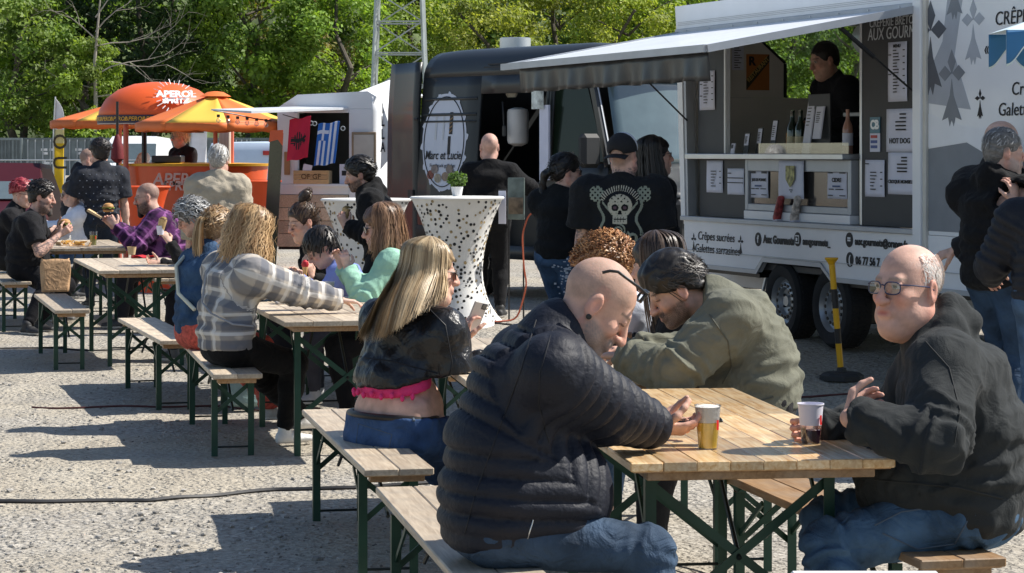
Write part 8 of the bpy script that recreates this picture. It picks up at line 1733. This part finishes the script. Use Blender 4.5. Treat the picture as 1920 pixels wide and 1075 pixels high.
pg = onz(175, 460, .77); cup(pg + V(0, 0, .001), 'clear cup of green drink with straw on the far table', mat('lime_drink', (.42, .45, .06), .1, trans=.4, ior=1.33), .13, .75); so = empty('drinking_straw', tuple(pg + V(.01, 0, .02)), 0, 'black drinking straw standing in the green drink', 'straw'); MB().tube([(0, 0, 0), (.02, 0, .17), (.035, 0, .2)], .004, 6).build('straw', BLACK, so)
for px, py, lab in ((615, 560, 'white paper cup behind the flannel sleeve'), (598, 566, 'small translucent cup beside the white paper cup')):
    p = onz(px, py, .77); o = empty('paper_cup', tuple(p + V(0, 0, .001)), 0, lab, 'cup'); MB().lathe([(.03, 0), (.04, .10), (.043, .10), (.041, .104)], 22, cap=False).build('cup_wall', mat('white_card', (.76, .76, .78), .6), o, True); MB().lathe([(.0295, .002), (.030, .004)], 22).build('cup_base', mat('white_card', (.76, .76, .78), .6), o)
# phones
def phone(c, along, face, label, case=(.02, .02, .022), lit=False):
    o = empty('smartphone', tuple(c), 0, label, 'phone'); a = unit(along); f = unit(np.asarray(face) - a * np.dot(face, a)); s = np.cross(a, f); M_ = Matrix(((s[0], f[0], a[0], 0), (s[1], f[1], a[1], 0), (s[2], f[2], a[2], 0), (0, 0, 0, 1)))
    MB().rbox((-.037, -.005, -.076), (.037, .004, .076), .004, M_).build('case', mat('phone_case_%d' % int(case[0] * 100), case, .35), o); MB().rbox((-.033, .0045, -.071), (.033, .0062, .071), .001, M_).build('screen', mat('phone_glass', (.015, .017, .022), .06, spec=.8, coat=.5), o); MB().rbox((-.03, -.008, .045), (-.006, -.0055, .07), .002, M_).build('camera_bump', mat('phone_glass', (.015, .017, .022), .06), o); return o
hp_ = lambda px, py, d_: W(px, py, d_)
phone((BALD['Lw'] + BALD['Rw']) / 2 + V(.135, .0, .015), V(.98, .0, .05), V(-.25, 0, 1), 'black phone held low in both hands of the bald man'); phone(BLOND['Lw'] + V(.045, .02, .10), V(.35, -.15, .9), V(-.5, .75, .3), 'phone with pale case held up by the blond woman', (.55, .53, .5)); phone((MINT['Lw'] + MINT['Rw']) / 2 + V(-.03, 0, .13), V(-.35, 0, .9), V(1, 0, .35), 'dark phone held up in both hands of the mint sweater woman')
# terminal with cable on table C
p = onz(535, 570, .77); o = empty('white_box', tuple(p), .3, 'small white box with lens on the table before the flannel shirt', 'box'); MB().rbox((-.06, -.05, 0), (.08, .06, .05), .012).build('shell', mat('white_card', (.76, .76, .78), .6), o, True); MB().lathe([(.014, -.052), (.014, -.056)], 14, (.03, 0, .028), 'y').build('lens', BLACK, o)
# food
def food(p, label, kind, sz=1.0, rz=0):
    o = empty(kind, tuple(p), rz, label, 'food')
    if kind == 'burger':
        MB().lathe([(.001, 0), (.045, .002), (.05, .012), (.048, .02)], 20, cap=False).build('bottom_bun', mat('bun', (.50, .26, .09), .6, var=.2, vscale=20), o, True); MB().lathe([(.05, .02), (.056, .026), (.054, .036), (.05, .038)], 20).build('patty', mat('patty', (.10, .045, .02), .8, var=.4, vscale=40), o, True)
        mb = MB(); mb.grid(lambda u, v: ((.04 + .02 * v) * math.cos(u * 6.283), (.04 + .02 * v) * math.sin(u * 6.283), .04 + .006 * math.sin(u * 44) * v), 44, 2); solid(mb.build('salad_leaf', mat('salad', (.18, .28, .05), .6), o, True), .002); MB().lathe([(.05, .044), (.052, .055), (.042, .075), (.02, .086), (.001, .088)], 20).build('top_bun', mat('bun', (.50, .26, .09), .6), o, True)
    elif kind == 'wrap': MB().tube([(0, 0, 0), (.01, 0, .06), (.025, 0, .12)], [.022, .03, .034], 14).build('tortilla', mat('tortilla', (.55, .38, .18), .7, var=.4, vscale=25), o, True); MB().lathe([(.032, 0), (.026, .014), (.01, .022), (.001, .024)], 14, (.026, 0, .12)).build('filling', mat('wrap_filling', (.25, .17, .06), .7, var=.9, vscale=60), o, True); MB().lathe([(.024, -.002), (.034, .07)], 14, (.004, 0, 0), cap=False).build('paper_sleeve', PAPER, o, True)
    elif kind == 'paper_tray': MB().prism([(-.09, 0), (.09, 0), (.105, .035), (.10, .036), (.086, .004), (-.086, .004), (-.10, .036), (-.105, .035)], -.06, .06).build('tray', mat('kraft_paper', (.46, .30, .16), .8, var=.15), o); 
    if kind == 'paper_tray':
        for k in range(16): r_ = random.Random(k); MB().bar((r_.uniform(-.07, .05), r_.uniform(-.05, .05), .012 + .012 * (k % 3)), (r_.uniform(-.05, .08), r_.uniform(-.05, .05), .02 + .012 * (k % 3)), .009).build('chip', mat('chips', (.62, .36, .08), .6, rnd=.2), o)
    return o
food(onz(150, 462, .77) + V(0, 0, .001), 'paper tray of chips on the far table', 'paper_tray'); food(onz(128, 460, .77) + V(0, -.05, .001), 'second paper tray beside the bearded man', 'paper_tray', rz=.6)
food(W(122, 428, 23.0), 'burger held in the hands of the bearded man', 'burger'); food(W(203, 398, 23.4), 'burger held up by the man in purple plaid', 'burger'); food(W(300, 440, 19.5) + V(0, 0, 0), 'wrap in paper held up by the grey haired woman', 'wrap'); food(W(644, 420, 19.15), 'wrap in white napkin held by the bearded standing man', 'wrap')
o = empty('burger_box', tuple(W(178, 402, 23.35)), 0, 'kraft cardboard burger box held open by the man in purple plaid', 'box'); MB().prism([(-.07, .03), (.06, -.04), (.07, -.025), (-.06, .05)], -.06, .06).build('lid', mat('kraft_light', (.62, .44, .24), .8), o)
o = empty('ice_cream_cone', tuple(W(572, 528, 16.85)), 0, 'cone with red ice cream held by the woman with bun', 'food'); MB().lathe([(.004, 0), (.02, .10)], 14).build('cone', mat('wafer', (.58, .36, .15), .7), o, True); MB().lathe([(.02, .10), (.026, .115), (.022, .135), (.008, .148), (.001, .149)], 14).build('scoop', mat('strawberry', (.45, .02, .03), .5), o, True)
p = onz(270, 484, .77); o = empty('red_napkin', tuple(p + V(0, 0, .002)), .2, 'crumpled red napkin on the table of the grey haired woman', 'napkin'); MB().grid(lambda u, v: ((u - .5) * .2, (v - .5) * .14, .012 + .012 * math.sin(u * 9 + v * 5) * math.cos(v * 8)), 14, 10).build('napkin', mat('red_paper', (.50, .015, .025), .7), o, True); solid(o.children[0], .003)
p = onz(247, 478, .77); o = empty('paper_cup', tuple(p + V(0, 0, .001)), 0, 'brown paper cup next to the red napkin', 'cup'); MB().lathe([(.03, 0), (.042, .07), (.044, .07)], 20, cap=False).build('cup_wall', mat('kraft_light', (.62, .44, .24), .8), o, True); MB().lathe([(.0295, .002), (.030, .004)], 20).build('cup_base', mat('kraft_light', (.62, .44, .24), .8), o)
# brown paper bag on the bench
p = onz(104, 547, .48); o = empty('paper_bag', (p[0], p[1], .481), math.radians(18), 'brown paper bag standing on the empty bench', 'bag'); kb = p[1] / FPX; bw, bh = 48 * kb, 60 * kb; mb = MB()
mb.grid(lambda u, v: ((lambda a, w, dd: (w * np.sign(math.cos(a)) * min(1, abs(math.cos(a)) * 1.35) + .012 * math.sin(5 * v + 3 * a), dd * np.sign(math.sin(a)) * min(1, abs(math.sin(a)) * 1.35) * (1 - .45 * v), bh * v + .008 * math.sin(3 * a) * (v > .98)))(u * 6.2832, bw / 2 * (1 + .06 * v), .07)), 40, 14); solid(mb.build('paper_wall', mat('brown_paper', (.42, .26, .14), .8, var=.2, vscale=9, bump=.5, bscale=9, bump2=.5, b2scale=14), o, True), .002); MB().box((-bw / 2 * .95, -.06, .001), (bw / 2 * .95, .06, .004)).build('base', mat('brown_paper', (.42, .26, .14), .8), o)
# pouches under the table: green handbag near table C legs
p = onz(460, 770, 0); o = empty('handbag', tuple(p * [1, 1, 0] + V(0, 0, gz(p[0], p[1]))), .2, 'pale teal handbag on the ground under the plaid shirt woman', 'bag'); fd = Field(V(-.25, -.15, -.02), V(.25, .15, .35), .012); fd.ecap(V(0, 0, .06), V(0, 0, .2), (.15, .06), (.12, .04), V(1, 0, 0), .02); fd.plane(V(0, 0, .002), V(0, 0, -1)); v, f = fd.mesh(); link('bag_body', np_mesh('bag_body', v, f), mat('teal_leather', (.20, .30, .30), .5, bump2=.3, bump=.1), o, True); MB().tube([(-.09, 0, .22), (-.07, 0, .31), (.07, 0, .31), (.09, 0, .22)], .008, 6).build('handle', mat('teal_leather', (.20, .30, .30), .5), o)
# cables on the ground
def cable(pts, r, label, m, name='ground_cable'):
    P_ = [gnd(px, py) for px, py in pts]; Q = []
    for a, b_ in zip(P_[:-1], P_[1:]):
        for t in np.linspace(0, 1, 9)[:-1]: Q.append(a + (b_ - a) * t)
    Q.append(P_[-1]); Q = [V(q[0], q[1] + .02 * math.sin(q[0] * 9), gz(q[0], q[1]) + r * .8) for q in Q]
    o = empty(name, tuple(Q[0]), 0, label, 'cable'); MB().tube([tuple(q - Q[0]) for q in Q], r, 6).build('cable', m, o, True)
CB = mat('cable_black', (.03, .03, .033), .55); CR = mat('cable_red', (.10, .03, .028), .55)
cable([(-15, 949), (120, 944), (280, 938), (400, 926), (520, 918), (660, 916), (760, 914), (880, 905)], .011, 'thick grey black cable crossing the gravel in the foreground', CB); cable([(60, 766), (160, 768), (230, 767), (330, 766), (420, 764), (520, 770), (600, 768)], .007, 'thin dark red cable lying before the plaid shirt woman', CR); cable([(-10, 655), (90, 655), (200, 656), (320, 652), (420, 655)], .008, 'black cable lying between the left tables', CB); cable([(900, 606), (960, 612), (1050, 606)], .008, 'black cable behind the blond woman', CB); cable([(1430, 745), (1520, 742), (1640, 738), (1800, 735), (1920, 728)], .007, 'dark red cable running behind the hoodie man', CR)
# orange power lead hanging from the van
L_ = [W(1010, 390, 22.0), W(990, 405, 22.0), W(979, 440, 22.0), W(982, 500, 22.0), W(988, 535, 22.0), W(970, 553, 22.0)]; g2 = gz(L_[-1][0], 22.0); L_[-1][2] = g2 + .02; L_.append(V(L_[-1][0] - .25, 21.9, g2 + .012)); tt = np.linspace(0, len(L_) - 1, 40); L_ = [np.array([np.interp(t, range(len(L_)), [q_[c] for q_ in L_]) for c in range(3)]) for t in tt]
for _ in range(3): L_ = [L_[0]] + [(L_[i - 1] + L_[i] * 2 + L_[i + 1]) / 4 for i in range(1, len(L_) - 1)] + [L_[-1]]
o = empty('power_lead', tuple(L_[0]), 0, 'orange power lead hanging from the van doorway', 'cable'); MB().tube([tuple(p - L_[0]) for p in L_], .009, 6).build('lead', mat('lead_orange', (.42, .09, .04), .5), o, True)
o = empty('small_box', tuple(W(1008, 388, 22.0)), .2, 'grey junction box on the van door edge', 'box'); MB().rbox((-.06, -.04, -.02), (.08, .05, .02), .008).build('shell', mat('junction_grey', (.25, .26, .27), .5), o); MB().tube([(0, .05, 0), (0, .25, .0)], .01, 6).build('bracket', BLACK, o)
# white sheet corner in the foreground
p = W(1615, 1069, 5.6); o = empty('white_table_corner', (p[0], p[1], 0), 0, 'white table edge at the bottom of the scene before the hoodie man', 'table'); MB().rbox((-.17, -.6, p[2] - .025), (.18, .0, p[2]), .012).build('top', mat('white_laminate', (.80, .80, .80), .4), o, True)
for x_ in (-.14, .15): MB().tube([(x_, -.3, 0), (x_, -.3, p[2] - .026)], .015, 8).build('leg', ALU, o)
# skull emblem printed on the black shirt
def emblem(J):
    v, f = J['topv']; bv = BVHTree.FromPolygons([tuple(q_) for q_ in v], [tuple(int(i) for i in q_) for q_ in f]); N = 110; wd = .40; mb = [MB(), MB(), MB()]
    def kind(x, y):
        """x,y in -1..1 on the print; returns ink index or None"""
        r = math.hypot(x, y); sx, sy = x * 1.0, y - .08
        if ((sx / .40) ** 2 + ((sy - .10) / .36) ** 2 < 1) or (abs(sx) < .24 and -.46 < sy < .0):
            for s in (-1, 1):
                if ((sx - s * .16) / .12) ** 2 + ((sy - .04) / .11) ** 2 < 1: return 2 if ((sx - s * .16) / .06) ** 2 + ((sy - .04) / .05) ** 2 < 1 else None
            if abs(sx) < .05 * (1 - (sy + .08) * 6) and -.18 < sy < -.04: return None
            if -.40 < sy < -.24 and abs(sx) < .2 and (math.sin(sx * 70) > .75 or abs(sy + .32) < .014): return None
            if sy > .22 and math.sin(sx * 30) * math.sin(sy * 34) > .6: return None
            return 0 if math.sin(sx * 41 + 3 * math.sin(sy * 13)) * math.sin(sy * 37) > -.72 else 1
        if .62 < math.hypot(x, y * 1.0 - .02) < .80 and y > .35 and abs(x) < .62: return 0 if (abs(((math.atan2(x, y) * 9.5) % 1) - .5) < .32 and math.sin(math.atan2(x, y) * 60) > -.55) else None
        for s in (-1, 1):
            if math.hypot(x - s * .78, y - .55) < .25: return 1 if math.sin((x - s * .78) * 36) * math.sin((y - .55) * 36) > -.35 else None
            if abs(abs(x) - (.62 + .09 * math.sin(y * 7))) < .045 and -.75 < y < .35: return 1
            if math.hypot(x - s * .42, y + .82) < .16 and math.hypot(x - s * .42, y + .82) > .08: return 1
            if abs((y + .35) - s * (x) * 1.1 + .0) < .045 and .25 < abs(x) < .58 and y > -.75: return 1
        if math.hypot(x, y + .62) < .24: return 1 if math.sin(math.hypot(x, y + .62) * 60 + 3 * math.atan2(x, y + .62)) > .0 else None
        return None
    c0 = J['nb'] - UP * .20
    for i in range(N):
        for j in range(N):
            x, y = (i + .5) / N * 2 - 1, (j + .5) / N * 2 - 1; kd = kind(x, y)
            if kd is None: continue
            o_ = c0 - J['left'] * x * wd / 2 * 1.0 + UP * y * wd / 2 * 1.05 - J['fwd'] * .5; hit = bv.ray_cast(Vector(o_), Vector(J['fwd']))
            if hit[0] is None: continue
            p = np.array(hit[0]) - J['fwd'] * .0035 - J['base']; hs_ = wd / N * .55; mb[kd].add([p + J['left'] * a + UP * b_ for a, b_ in ((-hs_, -hs_), (hs_, -hs_), (hs_, hs_), (-hs_, hs_))], [(0, 1, 2, 3)])
    for k, (nm, c_) in enumerate((('skull_print', (.46, .44, .36)), ('flower_print', (.24, .27, .22)), ('eye_print', (.10, .06, .08)))):
        if mb[k].v: tag(mb[k].build(nm, mat(nm, c_, .85), J['top'], fix=False), kind='stuff')
emblem(SKULL)

# ------------------------------------------------------------------ seams, zips and prints on the clothes of the nearest people
SB, SG, SO, SD = mat('thread_navy', (.004, .005, .009), .6), mat('thread_grey', (.018, .02, .02), .8), mat('thread_olive', (.09, .09, .068), .8), mat('thread_denim', (.07, .095, .13), .8)
seam(BALD, [(1005, 600), (975, 700), (930, 820), (890, 930), (872, 1000)], .0022, SB); seam(BALD, [(1035, 620), (1012, 700), (1010, 760), (1030, 830)], .0022, SB)
seam(BALD, [(1000, 975), (988, 1015)], .0018, mat('zip_silver', (.6, .6, .6), .3, .8), 'pocket_zip')
seam(HOOD, [(1735, 640), (1780, 690), (1800, 770), (1790, 830)], .002, SG); seam(HOOD, [(1640, 900), (1700, 905), (1800, 915), (1880, 935)], .004, SG, 'hem_rib'); seam(HOOD, [(1668, 655), (1655, 690), (1648, 722)], .011, mat('white_cloth', (.72, .72, .74), .8), 'white_cord')
patch(HOOD, [(1602, 705), (1640, 690), (1632, 758), (1598, 768)], mat('red_print', (.20, .012, .025), .85, var=.6, vscale=30), 'red_print')
seam(HOOD, [(1640, 985), (1690, 960), (1760, 950), (1800, 960)], .0025, SD, key='legv', part='legs'); seam(HOOD, [(1655, 1000), (1720, 1030), (1790, 1020), (1815, 975)], .0025, SD, key='legv', part='legs')
seam(OLIVEMAN, [(1330, 590), (1365, 640), (1372, 690), (1355, 720)], .003, SO); seam(OLIVEMAN, [(1300, 740), (1400, 760), (1450, 745)], .004, SO, 'hem_rib')
seam(BLOND, [(800, 575), (835, 610), (848, 680), (835, 730)], .003, SB); seam(BLOND, [(665, 668), (740, 678), (820, 700)], .003, SB)
for q in ([(672, 795), (735, 815)], [(672, 795), (668, 830)], [(735, 815), (728, 845)]): seam(BLOND, q, .0018, SD, key='legv', part='legs')
seam(BLOND, [(660, 742), (664, 772)], .006, SD, 'belt_loop', 'legv', 'legs'); seam(BLOND, [(770, 760), (776, 790)], .006, SD, 'belt_loop', 'legv', 'legs')
